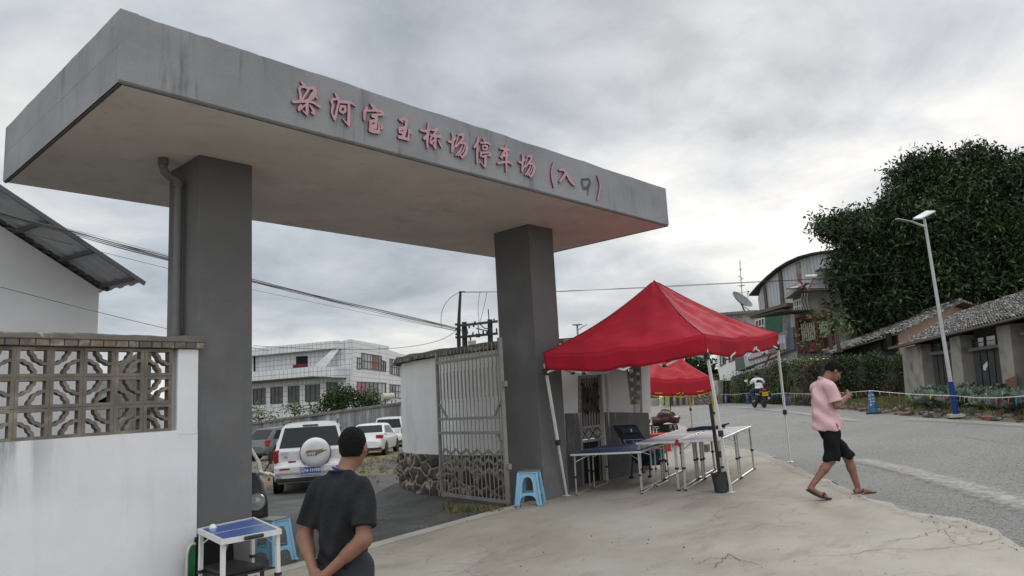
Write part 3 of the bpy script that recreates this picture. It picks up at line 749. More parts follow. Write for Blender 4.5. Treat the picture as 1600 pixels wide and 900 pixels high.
for ci in range(-1, 14):
    x1 = xr - ci * bs_ + (0 if ci >= 0 else bs_); x0 = x1 - bs_
    if ci < 0: continue
    if ci == 0: x1 = xr
    for r in range(3):
        z1 = zt - r * (zt - zb(x0) + .0) / 3; z0 = zt - (r + 1) * (zt - zb(x0)) / 3
        y0 = yw + .012 + random.uniform(-.003, .003); y1 = yw + .115
        g_ = .003
        a, b, c, d = x0 + g_, x1 - g_, z0 + g_, z1 - g_
        mb.b2((a, y0, c), (a + rim, y1, d)); mb.b2((b - rim, y0, c), (b, y1, d)); mb.b2((a + rim, y0, c), (b - rim, y1, c + rim)); mb.b2((a + rim, y0, d - rim), (b - rim, y1, d))
        R0 = bs_ * .50
        if (ci + r) % 2 == 0: ribbon(mb, arcpts(a + .012, c + .012, R0, 0.02, math.pi / 2 - .02), .028, y0 + .004, y1); ribbon(mb, arcpts(b - .012, d - .012, R0, math.pi + .02, 1.5 * math.pi - .02), .028, y0 + .004, y1)
        else: ribbon(mb, arcpts(b - .012, c + .012, R0, math.pi / 2 + .02, math.pi - .02), .028, y0 + .004, y1); ribbon(mb, arcpts(a + .012, d - .012, R0, 1.5 * math.pi + .02, 2 * math.pi - .02), .028, y0 + .004, y1)
mb.build('pierced_block_screen', M['blockm'], PW)
mb = MB()   # mortar lines standing a touch behind the blocks
for ci in range(14):
    x = xr - ci * bs_; mb.b2((x - .006, yw + .018, zb(x)), (x + .006, yw + .11, zt))
for r in (1, 2): mb.b2((xl, yw + .02, zt - r * .2683 - .006), (xr, yw + .108, zt - r * .2683 + .006))
mb.build('mortar', mat('mortar', (.27, .235, .17), .95, .2, 8), PW)
mb = MB(); x = xl; r_ = random.Random(4)
while x < xe - .02:
    l_ = r_.uniform(.095, .125); x2 = min(x + l_, xe + .035); mb.b2((x + .003, yw - .055 + r_.uniform(0, .008), zt + .004), (x2 - .004, yw + tw + .05, zt + .062 + r_.uniform(-.003, .003)), r_.choice([0, 0, 0, 0, 0, 1, 0, 3])); x = x2
mb.build('brick_course', [M['brick_old'], mat('grey_brick', (.12, .115, .11), .95, .2, 9, bump=.4), mat('dark_brick', (.05, .05, .05), .95, .2, 9, bump=.4), mat('tan_brick', (.22, .17, .12), .95, .25, 9, bump=.4)], PW, bevel=.006)
mb = MB(); xs = np.linspace(xl, xe + .035, 80); wt = wob(80, .009, 21)
mb.grid([[(x, yw - .05, zt + .062), (x, yw - .062, zt + .07), (x, yw - .060, zt + .105 + wt[i] * .4), (x, yw - .03, zt + .122 + wt[i]), (x, yw + tw + .04, zt + .122 + wt[i]), (x, yw + tw + .05, zt + .062)] for i, x in enumerate(xs)], smooth=False)
a = [(xe + .0348, yw - .05, zt + .062), (xe + .0348, yw - .06, zt + .105), (xe + .0348, yw - .03, zt + .12), (xe + .0348, yw + tw + .04, zt + .12), (xe + .0348, yw + tw + .05, zt + .062)]
mb.add(a, [(0, 1, 2, 3, 4)]); mb.f = mb.f
M['cap'] = mat('weathered_coping', (.16, .145, .125), .95, .25, 6, bump=.6, bs=35, col2=(.34, .33, .31), c2s=7, c2t=(.60, .68))
mb.build('mortar_coping', M['cap'], PW)
# ------------------------------------------------------------------ vertical planes met by picture rays (authoring aid)
class VP:
    def __init__(s, a, b):
        """a,b: (px,py,depth) of two points on the wall"""
        s.p = at(*a); q = at(*b); d = q - s.p; d[2] = 0; s.d = d / np.linalg.norm(d)
        s.n = np.array([s.d[1], -s.d[0], 0.]); 
        if (CAM - s.p) @ s.n < 0: s.n = -s.n
    def pt(s, px, py, off=0.):
        v = vray(px, py); t = ((s.p + s.n * off - CAM) @ s.n) / (v @ s.n); return CAM + v * t
    def flat(s, px, py, off=0.):
        """on the plane, then pushed out: keeps true size for deep pieces"""
        return s.pt(px, py) + s.n * off
    def poly(s, mb, pts, t0, t1, mi=0):
        P = [s.pt(*p) for p in pts]; a = [p + s.n * t0 for p in P]
        A = np.cross(P[1] - P[0], P[2] - P[1]) @ s.n
        if A < 0: a = a[::-1]
        # faces outward need reversed order because the prism offset goes along +n
        return mb.prism(a, s.n * (t1 - t0), mi)
    def rect(s, mb, xl, yl0, yl1, xr, yr0, yr1, t0, t1, mi=0): return s.poly(mb, [(xl, yl0), (xr, yr0), (xr, yr1), (xl, yl1)], t0, t1, mi)
def lerp(a, b, t): return a + (b - a) * t
def window(pl, parent, q, nx, ny, frame_m, glass_m, name='window', wd=1.2, off=.0, curtain=None, label=None):
    """q = (xl, ytl, ybl, xr, ytr, ybr) in picture units; frame > pane"""
    xl, a0, a1, xr, b0, b1 = q; mb = MB()
    P = lambda u, v: (lerp(xl, xr, u), lerp(lerp(a0, b0, u), lerp(a1, b1, u), v))
    W = pl.pt(*P(1, .5)) - pl.pt(*P(0, .5)); wm_ = np.linalg.norm(W); hm = abs((pl.pt(*P(.5, 1)) - pl.pt(*P(.5, 0)))[2])
    t = wd * .04
    def seg(u0, v0, u1, v1): pl.poly(mb, [P(u0, v0), P(u1, v0), P(u1, v1), P(u0, v1)], off + .004, off + .05)
    du, dv_ = t / wm_, t / hm
    seg(0, 0, 1, dv_); seg(0, 1 - dv_, 1, 1); seg(0, dv_, du, 1 - dv_); seg(1 - du, dv_, 1, 1 - dv_)
    for i in range(1, nx): u = i / nx; seg(u - du / 2.4, dv_, u + du / 2.4, 1 - dv_)
    for j in range(1, ny):
        v = j / ny
        for i in range(nx): seg(i / nx + (du if i == 0 else du / 2.4), v - dv_ / 2.4, (i + 1) / nx - (du if i == nx - 1 else du / 2.4), v + dv_ / 2.4)
    f = mb.build(name, frame_m, parent, label=label)
    g_ = MB(); pl.poly(g_, [P(0, 0), P(1, 0), P(1, 1), P(0, 1)], off + .001, off + .003); o = g_.build('pane', glass_m, parent); o.parent = f
    if curtain:
        c_ = MB()
        for (u0, u1, mi) in curtain:
            c_ = MB(); pl.poly(c_, [P(u0, .03), P(u1, .03), P(u1, .95), P(u0, .95)], off + .0035, off + .006, mi)
            o = c_.build('curtain', [M['white_cloth'], M['pink_cloth'], M['ochre_cloth']], parent); o.parent = f
    return f
M['white_cloth'] = mat('curtain_white', (.40, .41, .43), .9, .2, 8)
M['pink_cloth'] = mat('curtain_pink', (.40, .12, .18), .9, .2, 8)
M['ochre_cloth'] = mat('curtain_ochre', (.26, .13, .08), .9, .2, 8)
def tile_mat(name, d, w_=.35, h_=.35, base=(.60, .61, .62), grout=(.16, .17, .185), g_=.024):
    m = mat(name, base, .35, .06, 1.2); T_ = NT(m)
    br = T_.n('ShaderNodeTexBrick'); br.offset = 0.0; br.inputs['Scale'].default_value = 1.0; br.inputs['Brick Width'].default_value = w_; br.inputs['Row Height'].default_value = h_; br.inputs['Mortar Size'].default_value = g_
    br.inputs['Color1'].default_value = (1, 1, 1, 1); br.inputs['Color2'].default_value = (.93, .93, .94, 1); br.inputs['Mortar'].default_value = (0, 0, 0, 1); br.inputs['Mortar Smooth'].default_value = .3
    xyz = T_.xyz(); u = T_.math('ADD', T_.math('MULTIPLY', xyz[0], float(d[0])), T_.math('MULTIPLY', xyz[1], float(d[1])))
    cb = T_.n('ShaderNodeCombineXYZ'); T_.L.new(u, cb.inputs[0]); T_.L.new(xyz[2], cb.inputs[1]); T_.L.new(cb.outputs[0], br.inputs['Vector'])
    T_.mixin(T_.math('SUBTRACT', 1.0, br.outputs['Fac'] if False else T_.math('SUBTRACT', 1.0, br.outputs['Fac'])), grout) if False else T_.mixin(br.outputs['Fac'], grout)
    st = T_.noise(T_.map((1.5, 1.5, .15)), 1.0, 5, .6); T_.mixin(T_.rng(st, .52, .72, 0, .45), (.25, .25, .25))
    return m
M['winframe'] = mat('dark_window_frame', (.055, .05, .048), .5, .1)
M['pane_dark'] = mat('sooty_pane', (.06, .06, .065), .25, .3, 1.5, spec=.5)

# ------------------------------------------------------------------ tiled three-part building far behind the lot
TL = VP((548, 600, 75), (395, 600, 80.5)); TR = VP((548, 600, 75), (636, 600, 96))
tl_m = tile_mat('white_tiles_side', TL.d, .55, .55); tr_m = tile_mat('white_tiles_front', TR.d, 9.0, .50)
TB = thing('tiled_building', 'long two storey building faced in white tiles with dark grid lines', 'building', at(548, 690, 75))
mb = MB(); TL.poly(mb, [(548, 700), (548, 530), (533, 533), (533, 545), (330, 562), (330, 700)], -.3, 0); mb.build('side_wall', tl_m, TB)
mb = MB(); TR.poly(mb, [(548.3, 530), (608, 541), (608, 547), (660, 562), (660, 700), (548.3, 700)], -.3, -.02); mb.build('front_wall', tr_m, TB)
mb = MB(); TL.poly(mb, [(533, 533), (533, 545), (330, 563), (330, 552)], .02, 1.0); mb.build('eaves_band', tl_m, TB)
mb = MB(); TL.poly(mb, [(541, 574), (541, 590), (505, 588), (330, 602), (330, 588), (507, 573)], .02, 1.6); mb.build('balcony_parapet', tl_m, TB)
mb = MB(); TL.poly(mb, [(541, 590.5), (505, 588.5), (330, 602.5), (330, 604), (505, 590), (541, 592)], .02, 1.7); mb.build('floor_slab_edge', M['winframe'], TB)
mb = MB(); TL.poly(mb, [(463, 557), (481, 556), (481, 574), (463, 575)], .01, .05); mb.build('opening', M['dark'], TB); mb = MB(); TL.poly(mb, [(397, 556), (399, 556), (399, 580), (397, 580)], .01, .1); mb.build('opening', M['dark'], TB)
mb = MB(); TL.poly(mb, [(464, 569), (480, 568), (480, 574), (464, 575)], .06, .1); TL.poly(mb, [(458, 570), (463, 570), (463, 576), (458, 576)], .01, .05); mb.build('red_screen', mat('dull_red_board', (.14, .02, .02), .7), TB)
mb = MB()
for k in range(5):
    a = TL.flat(531 + k * .9, 543 + k * .8, .6); b = TL.flat(508 + k * 3.4, 572 + k * .6, 1.5); mb.bar(a, b, .12)
mb.build('diagonal_brace', M['white_plaster'], TB)
for q in [(395, 608, 633, 415, 606, 632), (423, 605.5, 631.5, 442, 604, 630.5), (450, 603.5, 630, 468, 602.5, 629.5), (477, 601.5, 628, 500, 600, 627.5), (510, 597, 622, 528, 597.5, 623)]:
    window(TL, TB, q, 3, 2, M['winframe'], M['pane_dark'], wd=2)
for q, cu in [((565, 551, 576, 596, 556, 580), [(.1, .5, 0), (.5, .8, 2)]), ((558, 558, 577, 565, 559, 577), [(.1, .9, 0)]), ((596, 562, 580, 603, 565, 581), None), ((609, 560, 584, 634, 565, 590), [(.2, .4, 0)]),
              ((558, 596, 622, 603, 598, 634), [(0.02, .25, 1), (.75, .95, 0)]), ((609, 600, 620, 640, 603, 626), [(.3, .6, 0)])]:
    window(TR, TB, q, 7 if q[3] - q[0] > 20 else 2, 2, M['winframe'], M['pane_dark'], wd=2.2, curtain=cu)
mb = MB(); mb.tube([TL.flat(509, 541, -2), TL.flat(509, 530, -2)], .05, 6); mb.build('roof_rod', M['steel'], TB)
# ------------------------------------------------------------------ stained concrete wall behind the lot
WL = VP((395, 660, 46), (640, 630, 52))
M['stained_wall'] = mat('rain_stained_concrete', (.19, .195, .20), .95, .2, 2, bump=.3, bs=9)
T_ = NT(M['stained_wall']); st = T_.noise(T_.map((2.6, 2.6, .16)), 1.0, 6, .7); T_.mixin(T_.rng(st, .50, .60, 0, .9), (.42, .43, .43)); st = T_.noise(T_.map((1.6, 1.6, .10), (9, 3, 0)), 1.0, 5, .6); T_.mixin(T_.rng(st, .52, .66, 0, .9), (.09, .09, .095))
SW = thing('boundary_wall', 'rain stained grey concrete wall rising behind the parked cars', 'wall', at(500, 700, 48))
mb = MB(); WL.poly(mb, [(330, 672), (640, 629.5), (700, 621), (700, 720), (330, 720)], -.3, 0); mb.build('wall_panel', M['stained_wall'], SW)
mb = MB(); WL.poly(mb, [(330, 668.5), (640, 626), (700, 617.5), (700, 621.2), (640, 629.7), (330, 672.2)], -.4, .1); mb.build('coping', M['cap'], SW)
# solar water heater box on the wall
WH = thing('water_tank', 'cream water tank on grey stand above the stained wall', 'tank', at(611, 628, 56))
mb = MB(); c_ = at(606, 620, 56); mb.tube([c_ - WL.d * .45, c_ + WL.d * .45], .28, 14); mb.build('drum', mat('cream_enamel', (.42, .40, .33), .5), WH)
mb = MB(); [mb.bar(at(x, 622, 56), at(x, 631, 56), .07) for x in (601, 612, 618)]; mb.bar(at(598, 626, 56), at(620, 624, 56), .25, .1); mb.build('stand', M['steel'], WH)

# ------------------------------------------------------------------ round-ended white wall right of the lot entrance
arc_pts = [(7.20, 2.06), (7.08, 2.6), (7.06, 3.4), (7.14, 4.2), (7.28, 4.9), (7.52, 5.55), (7.95, 6.15), (8.6, 6.6), (9.6, 6.95), (11.2, 7.2)]
ap = resample(arc_pts, 90)
CWL = thing('curved_wall', 'white curved entrance wall on a dark stone footing with brick coping', 'wall', (7.3, 4.5, hT(7.3, 4.5)))
def wall_path(mb, P, t, z0f, z1f, mi=0, smooth=True, rough=0, seed=1):
    d = np.gradient(P[:, :2], axis=0); d /= np.linalg.norm(d, axis=1)[:, None]; nn_ = np.stack([d[:, 1], -d[:, 0]], 1); r = np.random.RandomState(seed)
    G = []
    nz = 10 if rough else 2
    for i, p in enumerate(P):
        row = []; z0, z1 = z0f(p), z1f(p)
        for k in range(nz):
            o = -t / 2 - (r.rand() * rough if 0 < k else rough * .5); row.append((p[0] + nn_[i, 0] * o, p[1] + nn_[i, 1] * o, lerp(z0, z1, k / (nz - 1))))
        for k in range(nz - 1, -1, -1):
            row.append((p[0] + nn_[i, 0] * t / 2, p[1] + nn_[i, 1] * t / 2, lerp(z0, z1, k / (nz - 1))))
        row.append(row[0]); G.append(row)
    mb.grid(G, mi, smooth); return mb
zt1 = lambda p: 2.42; zb1 = lambda p: .66
mb = wall_path(MB(), ap, .24, zb1, zt1)
M['white_old'] = mat('white_plaster_dirty', (.66, .655, .635), .9, .06, 1.5, bump=.2, bs=16)
T_ = NT(M['white_old']); st = T_.noise(T_.map((1.8, 1.8, .6)), 1.0, 6, .6); T_.mixin(T_.rng(st, .52, .74, 0, .35), (.34, .34, .32))
o = mb.build('wall_panel', M['white_old'], CWL)
# boulder footing: dark stones in pale mortar
M['stone'] = mat('dark_basalt', (.06, .053, .048), .9, .35, 5, bump=.6, bs=18, col2=(.10, .085, .075), c2s=3, c2t=(.4, .65))
T_ = NT(M['stone']); vo = T_.n('ShaderNodeTexVoronoi', feature='DISTANCE_TO_EDGE'); vo.inputs['Scale'].default_value = 3.4
ad = T_.n('ShaderNodeVectorMath', operation='MULTIPLY_ADD'); nz = T_.n('ShaderNodeTexNoise'); nz.inputs['Scale'].default_value = 3; T_.L.new(T_.tc.outputs['Object'], nz.inputs['Vector']); T_.L.new(nz.outputs['Color'], ad.inputs[0]); ad.inputs[1].default_value = (.25, .25, .25); T_.L.new(T_.map((1, 1, 1.25)), ad.inputs[2]); T_.L.new(ad.outputs[0], vo.inputs['Vector'])
T_.mixin(T_.rng(vo.outputs['Distance'], .035, .11, 1, 0), (.33, .285, .225))
bn = T_.n('ShaderNodeBump'); bn.inputs['Strength'].default_value = 1; bn.inputs['Distance'].default_value = .05; T_.L.new(T_.rng(vo.outputs['Distance'], 0, .2), bn.inputs['Height']); T_.L.new(bn.outputs[0], T_.b.inputs['Normal'])
mb = wall_path(MB(), ap, .34, lambda p: hT(p[0], p[1]) - .15, lambda p: .665, rough=.09); mb.build('stone_footing', M['stone'], CWL)
mb = MB(); d = np.gradient(ap[:, :2], axis=0); d /= np.linalg.norm(d, axis=1)[:, None]
P2 = resample(arc_pts, 260); d2 = np.gradient(P2, axis=0); d2 /= np.linalg.norm(d2, axis=1)[:, None]; r_ = random.Random(3); acc_ = 0
for i in range(0, 258, 4):
    p = P2[i]; dd_ = d2[i]; o_ = r_.uniform(.0, .035); mb.box((p[0] - dd_[1] * -0 + (-dd_[1]) * (.02 + o_), p[1] + dd_[0] * (.02 + o_), 2.46 + r_.uniform(-.008, .008)), (.105, .42, .055), r_.choice([0, 1, 0]), rz=math.atan2(dd_[1], dd_[0]))
mb.build('brick_course', [M['brick_old'], M['tar']], CWL)
mb = wall_path(MB(), ap, .44, lambda p: 2.487, lambda p: 2.545 + .01 * math.sin(p[0] * 9 + p[1] * 5), rough=.015); mb.build('coping', M['cap'], CWL)

# ------------------------------------------------------------------ steel gate leaves
def gate_leaf(name, label, hinge, ang, W=1.9, H=2.42, mirror=False):
    G_ = thing(name, label, 'gate', hinge, ang, 'leaves of the entrance gate')
    mt = M['gate']; mb = MB()
    mb.bar((0, 0, 0), (0, 0, H + .05), .06, .05); mb.bar((W, 0, .06), (W, 0, H - .02), .05, .04)
    for z in (.03, 1.05, 1.28, H - .20): mb.bar((.03, 0, z), (W - .02, 0, z + (0)), .045, .045)
    for a, b in (((W - .3, 0, 1.28), (W - .02, 0, 1.55)), ((.02, 0, 1.55), (.25, 0, 1.28)), ((.02, 0, .8), (.2, 0, 1.05))): mb.bar(a, b, .03)
    mb.build('frame', mt, G_, local=True)
    mb = MB(); n = 17
    for i in range(1, n):
        x = W * i / n
        mb.tube([(x, 0, .05), (x, 0, H + .0 - .0)], .009, 6)
        if i % 1 == 0: mb.tube([(x, -.012, 1.55), (x + .045, -.012, 1.62), (x + .045, -.012, 2.05), (x, -.012, 2.12)], .006, 6)
    mb.build('bars', mt, G_, local=True)
    mb = MB()
    for z in (.46, .60, .74):
        for i in range(12):
            xa, xb_ = W * i / 12, W * (i + 1) / 12; mb.bar((xa, -.015, z + (.04 if i % 2 else -.04)), (xb_, -.015, z + (-.04 if i % 2 else .04)), .012, .04)
    mb.build('zigzag_strip', mt, G_, local=True)
    for z in (.55, 1.78):
        mb = MB(); mb.tube([(0, 0, z - .07), (0, 0, z + .07)], .04, 10); mb.box((-.06, 0, z), (.1, .05, .08)); mb.build('hinge', mt, G_, local=True)
    return G_
M['gate'] = mat('grey_gate_paint', (.24, .23, .215), .6, .15, 8, bump=.1, bs=50, col2=(.16, .10, .07), c2s=6, c2t=(.62, .7))
hg = gp(794, 790) + (0, 0, .02); hf = gp(691, 783); hv = (hf - hg)[:2]
gl = gate_leaf('gate_leaf', 'open grey barred gate leaf hinged on the right column', hg, math.atan2(hv[1], hv[0]), float(np.linalg.norm(hv)), 2.44)
# ------------------------------------------------------------------ gatehouse wall with grille door
GH = VP((882, 700, 12.25), (965, 700, 13.35))
GHs = thing('gatehouse_wall', 'white roadside wall with grey painted base and pierced vent', 'wall', GH.pt(930, 762))
M['wall_base'] = mat('dark_grey_base_paint', (.10, .10, .105), .85, .2, 3, bump=.2, bs=20)
T_ = NT(M['wall_base']); st = T_.noise(T_.map((16, 16, .8)), 1.0, 4, .7); zz = T_.xyz(); T_.mixin(T_.math('MULTIPLY', T_.rng(st, .60, .66), T_.rng(zz[2], .4, 1.1, 0.1, .9)), (.50, .50, .49))
M['wall_side'] = mat('white_plaster_sooty', (.52, .51, .49), .9, .08, 1.5, bump=.2, bs=18)
T_ = NT(M['wall_side']); st = T_.noise(T_.map((6, 6, .35)), 1.0, 6, .65); T_.mixin(T_.rng(st, .5, .66, 0, .7), (.17, .165, .155))
mb = MB(); GH.poly(mb, [(866, 540), (903, 536), (903, 790), (866, 790)], -.22, 0); GH.poly(mb, [(903, 536), (952, 531), (952, 584), (903, 587)], -.22, 0)
mb.build('wall_panel', M['white_old'], GHs)
mb = MB(); GH.poly(mb, [(940, 585), (952, 584), (952, 640), (957, 760), (948, 770), (943, 645)], -.22, 0); GH.poly(mb, [(952, 531), (1013, 527), (1013, 560), (975, 562), (952, 562)], -.22, 0)
GH.poly(mb, [(952, 562), (977, 562), (985, 632), (985, 645), (952, 648)], -.22, 0); GH.poly(mb, [(985, 632), (1000, 631), (1000, 645), (985, 645)], -.22, 0)
mb.build('side_panel', M['wall_side'], GHs)
mb = MB(); GH.poly(mb, [(882.5, 646), (905, 645.5), (909, 790), (889, 790)], .004, .02); GH.poly(mb, [(944, 644), (1012, 645), (1019, 748), (953, 772)], -.2, .02); mb.build('painted_base', M['wall_base'], GHs)
mb = MB(); GH.poly(mb, [(998, 527), (1012, 526), (1015, 645), (1002, 645)], -.25, .03); mb.build('end_pier', M['white_old'], GHs)
mb = MB(); GH.poly(mb, [(866, 530), (1013, 518), (1013, 524), (866, 537)], -.35, .08); mb.build('coping', M['brick_old'], GHs)
mb = MB()
for j in range(5):
    y0 = 560 + j * 14.5
    for (xa, ya, xb_, yb_) in ((978 + j * 1.6, y0, 998, y0 - .6), (978 + j * 1.6, y0 + 7, 990, y0 + 13), (998, y0 + 3, 988, y0 + 11)): mb.bar(GH.pt(xa, ya, -.03), GH.pt(xb_, yb_, -.03), .035, .05)
mb.bar(GH.pt(977, 560, -.03), GH.pt(985, 632, -.03), .04, .06); mb.bar(GH.pt(991, 560, -.03), GH.pt(994, 632, -.03), .03, .06)
mb.build('pierced_vent', M['blockm'], GHs)
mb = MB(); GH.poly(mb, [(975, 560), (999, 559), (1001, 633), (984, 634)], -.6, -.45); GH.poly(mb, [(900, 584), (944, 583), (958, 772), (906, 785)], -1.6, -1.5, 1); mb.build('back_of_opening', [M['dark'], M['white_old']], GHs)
GD = thing('grille_door', 'narrow steel grille door with diamond band in the white roadside wall', 'door', GH.pt(928, 770))
mb = MB()
fr = [(904, 588), (941, 587), (951, 768), (911, 778)]
for a, b in ((0, 1), (1, 2), (2, 3), (3, 0)): mb.bar(GH.pt(*fr[a], -.08), GH.pt(*fr[b], -.08), .045, .05)
def dq(u, v): return (lerp(lerp(904, 941, u), lerp(911, 951, u), v), lerp(lerp(588, 587, u), lerp(778, 768, u), v))
for v in (.425, .54): mb.bar(GH.pt(*dq(0, v), -.08), GH.pt(*dq(1, v), -.08), .04, .04)
mb.build('frame', M['gate'], GD)
mb = MB()
for i in range(1, 9):
    u = i / 9; s_ = .5 / 9 if i < 9 else 0
    mb.tube([GH.pt(*dq(u, 0), -.08), GH.pt(*dq(u, .07), -.08), GH.pt(*dq(u + s_, .1), -.08), GH.pt(*dq(u + s_, .29), -.08), GH.pt(*dq(u, .32), -.08), GH.pt(*dq(u, .42), -.08)], .009, 6)
    mb.tube([GH.pt(*dq(u, .1), -.07), GH.pt(*dq(u, .3), -.07)], .008, 6)
    mb.tube([GH.pt(*dq(u, .545), -.08), GH.pt(*dq(u, 1), -.08)], .012, 6)
r_ = random.Random(5)
for _ in range(34):
    u, v = r_.random() * .95, r_.uniform(.04, .30); mb.tube([GH.pt(*dq(u, v), -.065), GH.pt(*dq(u + .04, v + .012), -.065), GH.pt(*dq(u + .02, v + .03), -.065)], .013, 5)
for i in range(3):
    u0, u1 = i / 3, (i + 1) / 3; mb.tube([GH.pt(*dq(u0, .43), -.08), GH.pt(*dq(u1, .535), -.08)], .008, 6); mb.tube([GH.pt(*dq(u0, .535), -.08), GH.pt(*dq(u1, .43), -.08)], .008, 6)
mb.build('bars', mat('black_iron', (.03, .028, .026), .7, .2), GD)
mb = MB(); GH.poly(mb, [dq(.03, .01), dq(.97, .01), dq(.97, .53), dq(.03, .53)], -.16, -.14); mb.build('backing_sheet', mat('dusty_sheet', (.30, .285, .27), .9, .15, 4), GD)
mb = MB(); GH.poly(mb, [dq(.03, .55), dq(.97, .55), dq(.97, .99), dq(.03, .99)], -.18, -.16); mb.build('lower_panel', M['dark'], GD)

# ------------------------------------------------------------------ white gabled shed on the left, roof verge seen from below
gdir = np.array([-.199, .98, 0.])            # from the viewer's side into the wall
gl0 = at(155, 480, 13.0)
class GP(VP):
    def __init__(s, p, n): s.p = p; s.n = -n / np.linalg.norm(n); s.d = np.array([-s.n[1], s.n[0], 0])
GW_ = GP(gl0, gdir)
SH = thing('gabled_shed', 'large white walled shed with overhanging corrugated roof at far left', 'building', GW_.pt(60, 620))
mb = MB(); GW_.poly(mb, [(155, 452), (0, 352), (-260, 185), (-260, 760), (143, 760)], -9, 0)
M['shed_wall'] = mat('shed_white_wall', (.70, .69, .68), .9, .07, .7, bump=.15, bs=12, col2=(.60, .60, .60), c2s=.5, c2t=(.45, .7)); mb.build('wall', M['shed_wall'], SH)
# roof sheet: runs from 9 m behind the wall to the verge in front
ov = 1.0
e0 = GW_.pt(186, 446.5); e1 = GW_.pt(-215, 190); 
def verge_pt(px, py, o): 
    return GW_.pt(px, py, 0) + GW_.n * o
# solve overhang so that the outer verge passes the photographed line
vA = GW_.pt(227, 441, ov); vB = GW_.pt(-10, 283, ov)
dv_ = vB - vA; dv_ /= np.linalg.norm(dv_); Lr = 7.5
back = -GW_.n * 10
up_ = np.cross(dv_, -GW_.n); up_ /= np.linalg.norm(up_); up_ = up_ if up_[2] > 0 else -up_
M['corr'] = mat('corrugated_steel', (.42, .43, .44), .6, .12, 2)
mb = MB(); G = []
nrib = 120
for i in range(nrib + 1):
    b_ = back * (i / nrib); hgt = .018 * (1 if (i // 2) % 2 else -1)
    G.append([tuple(vA + b_ + up_ * hgt), tuple(vA + dv_ * Lr + b_ + up_ * hgt)])
mb.grid(G, smooth=False); mb.grid([[tuple(np.array(q) + up_ * .01) for q in row] for row in G], smooth=False)
M['trim0'] = mat('dark_purlin', (.09, .09, .095), .6, .1)
# ribs run down the slope: add battens under the overhang
mb.build('roof_sheet', M['corr'], SH)
mb = MB()
for k in range(9):
    t = .18 + k * .80
    mb.bar(vA + dv_ * t - up_ * .045, vA + dv_ * t + back * .14 - up_ * .045, .07, .05)
mb.bar(vA - up_ * .03 + GW_.n * .01, vA + dv_ * Lr - up_ * .03 + GW_.n * .01, .03, .07)
mb.build('purlin', M['trim0'], SH)
mb = MB()
for k in range(46):
    t = .05 + k * .16
    if True: mb.bar(vA + dv_ * t + back * .1 - up_ * .03, vA + dv_ * (t + .12) + back * .1 - up_ * random.uniform(.03, .07), .06, random.uniform(.04, .09))
mb.build('ragged_mortar', M['tar'], SH)
# small grey roofed house seen through the pierced blocks
SG = VP((150, 620, 15.5), (262, 640, 18.5))
LH = thing('small_house', 'small white house with grey roof glimpsed through the pierced blocks', 'house', SG.pt(200, 700))
mb = MB(); SG.poly(mb, [(149, 628), (262, 640), (262, 735), (149, 735)], -4, 0); mb.build('wall', M['shed_wall'], LH)
mb = MB(); a = SG.pt(146, 594, .3); b = SG.pt(176, 590, .3); c_ = SG.pt(268, 622, .35); d_ = SG.pt(150, 632, .35)
mb.prism([SG.pt(142, 632, .35), SG.pt(180, 613, .35), SG.pt(268, 640, .35), SG.pt(268, 628, .3), SG.pt(176, 592, .0), SG.pt(142, 594, 0)], -SG.n * 4.5); mb.build('roof', mat('grey_tiles', (.14, .145, .15), .8, .2, 4), LH)
# second gate leaf, folded back behind the left column
gl2 = gate_leaf('gate_leaf', 'grey barred gate leaf folded back behind the left column', (1.16, 2.25, -.10), math.radians(78), 2.0)
# ------------------------------------------------------------------ vehicles
def az(px): v = vray(px, 640); return math.atan2(v[1], v[0])
def heading(px, right_deg): return az(px) - math.radians(right_deg) - math.pi / 2
M['tyre'] = M['rubber']
M['rim'] = mat('alloy_rim', (.33, .33, .34), .35, .1, 8, metal=.7)
M['tail'] = mat('tail_lamp', (.30, .012, .014), .2, .1, 8, coat=.6)
M['trim'] = mat('black_trim', (.02, .02, .021), .55, .1, 6)
M['car_glass'] = mat('tinted_car_glass', (.012, .014, .016), .12, .0, spec=.22)
def paint(name, c): return mat(name, c, .32, .05, 1.5, spec=.5, coat=.6, col2=tuple(x * .93 for x in c), c2s=2)
def quad(mb, A, B, C, D, u0, u1, v0, v1, off, mi=0, th=.006):
    A, B, C, D = [np.array(p, float) for p in (A, B, C, D)]       # A B bottom, D C top
    P = lambda u, v: (A * (1 - u) + B * u) * (1 - v) + (D * (1 - u) + C * u) * v
    n = np.cross(B - A, D - A); n /= np.linalg.norm(n)
    q = [P(u0, v0), P(u1, v0), P(u1, v1), P(u0, v1)]
    mb.prism([p + n * off for p in q], n * th, mi)
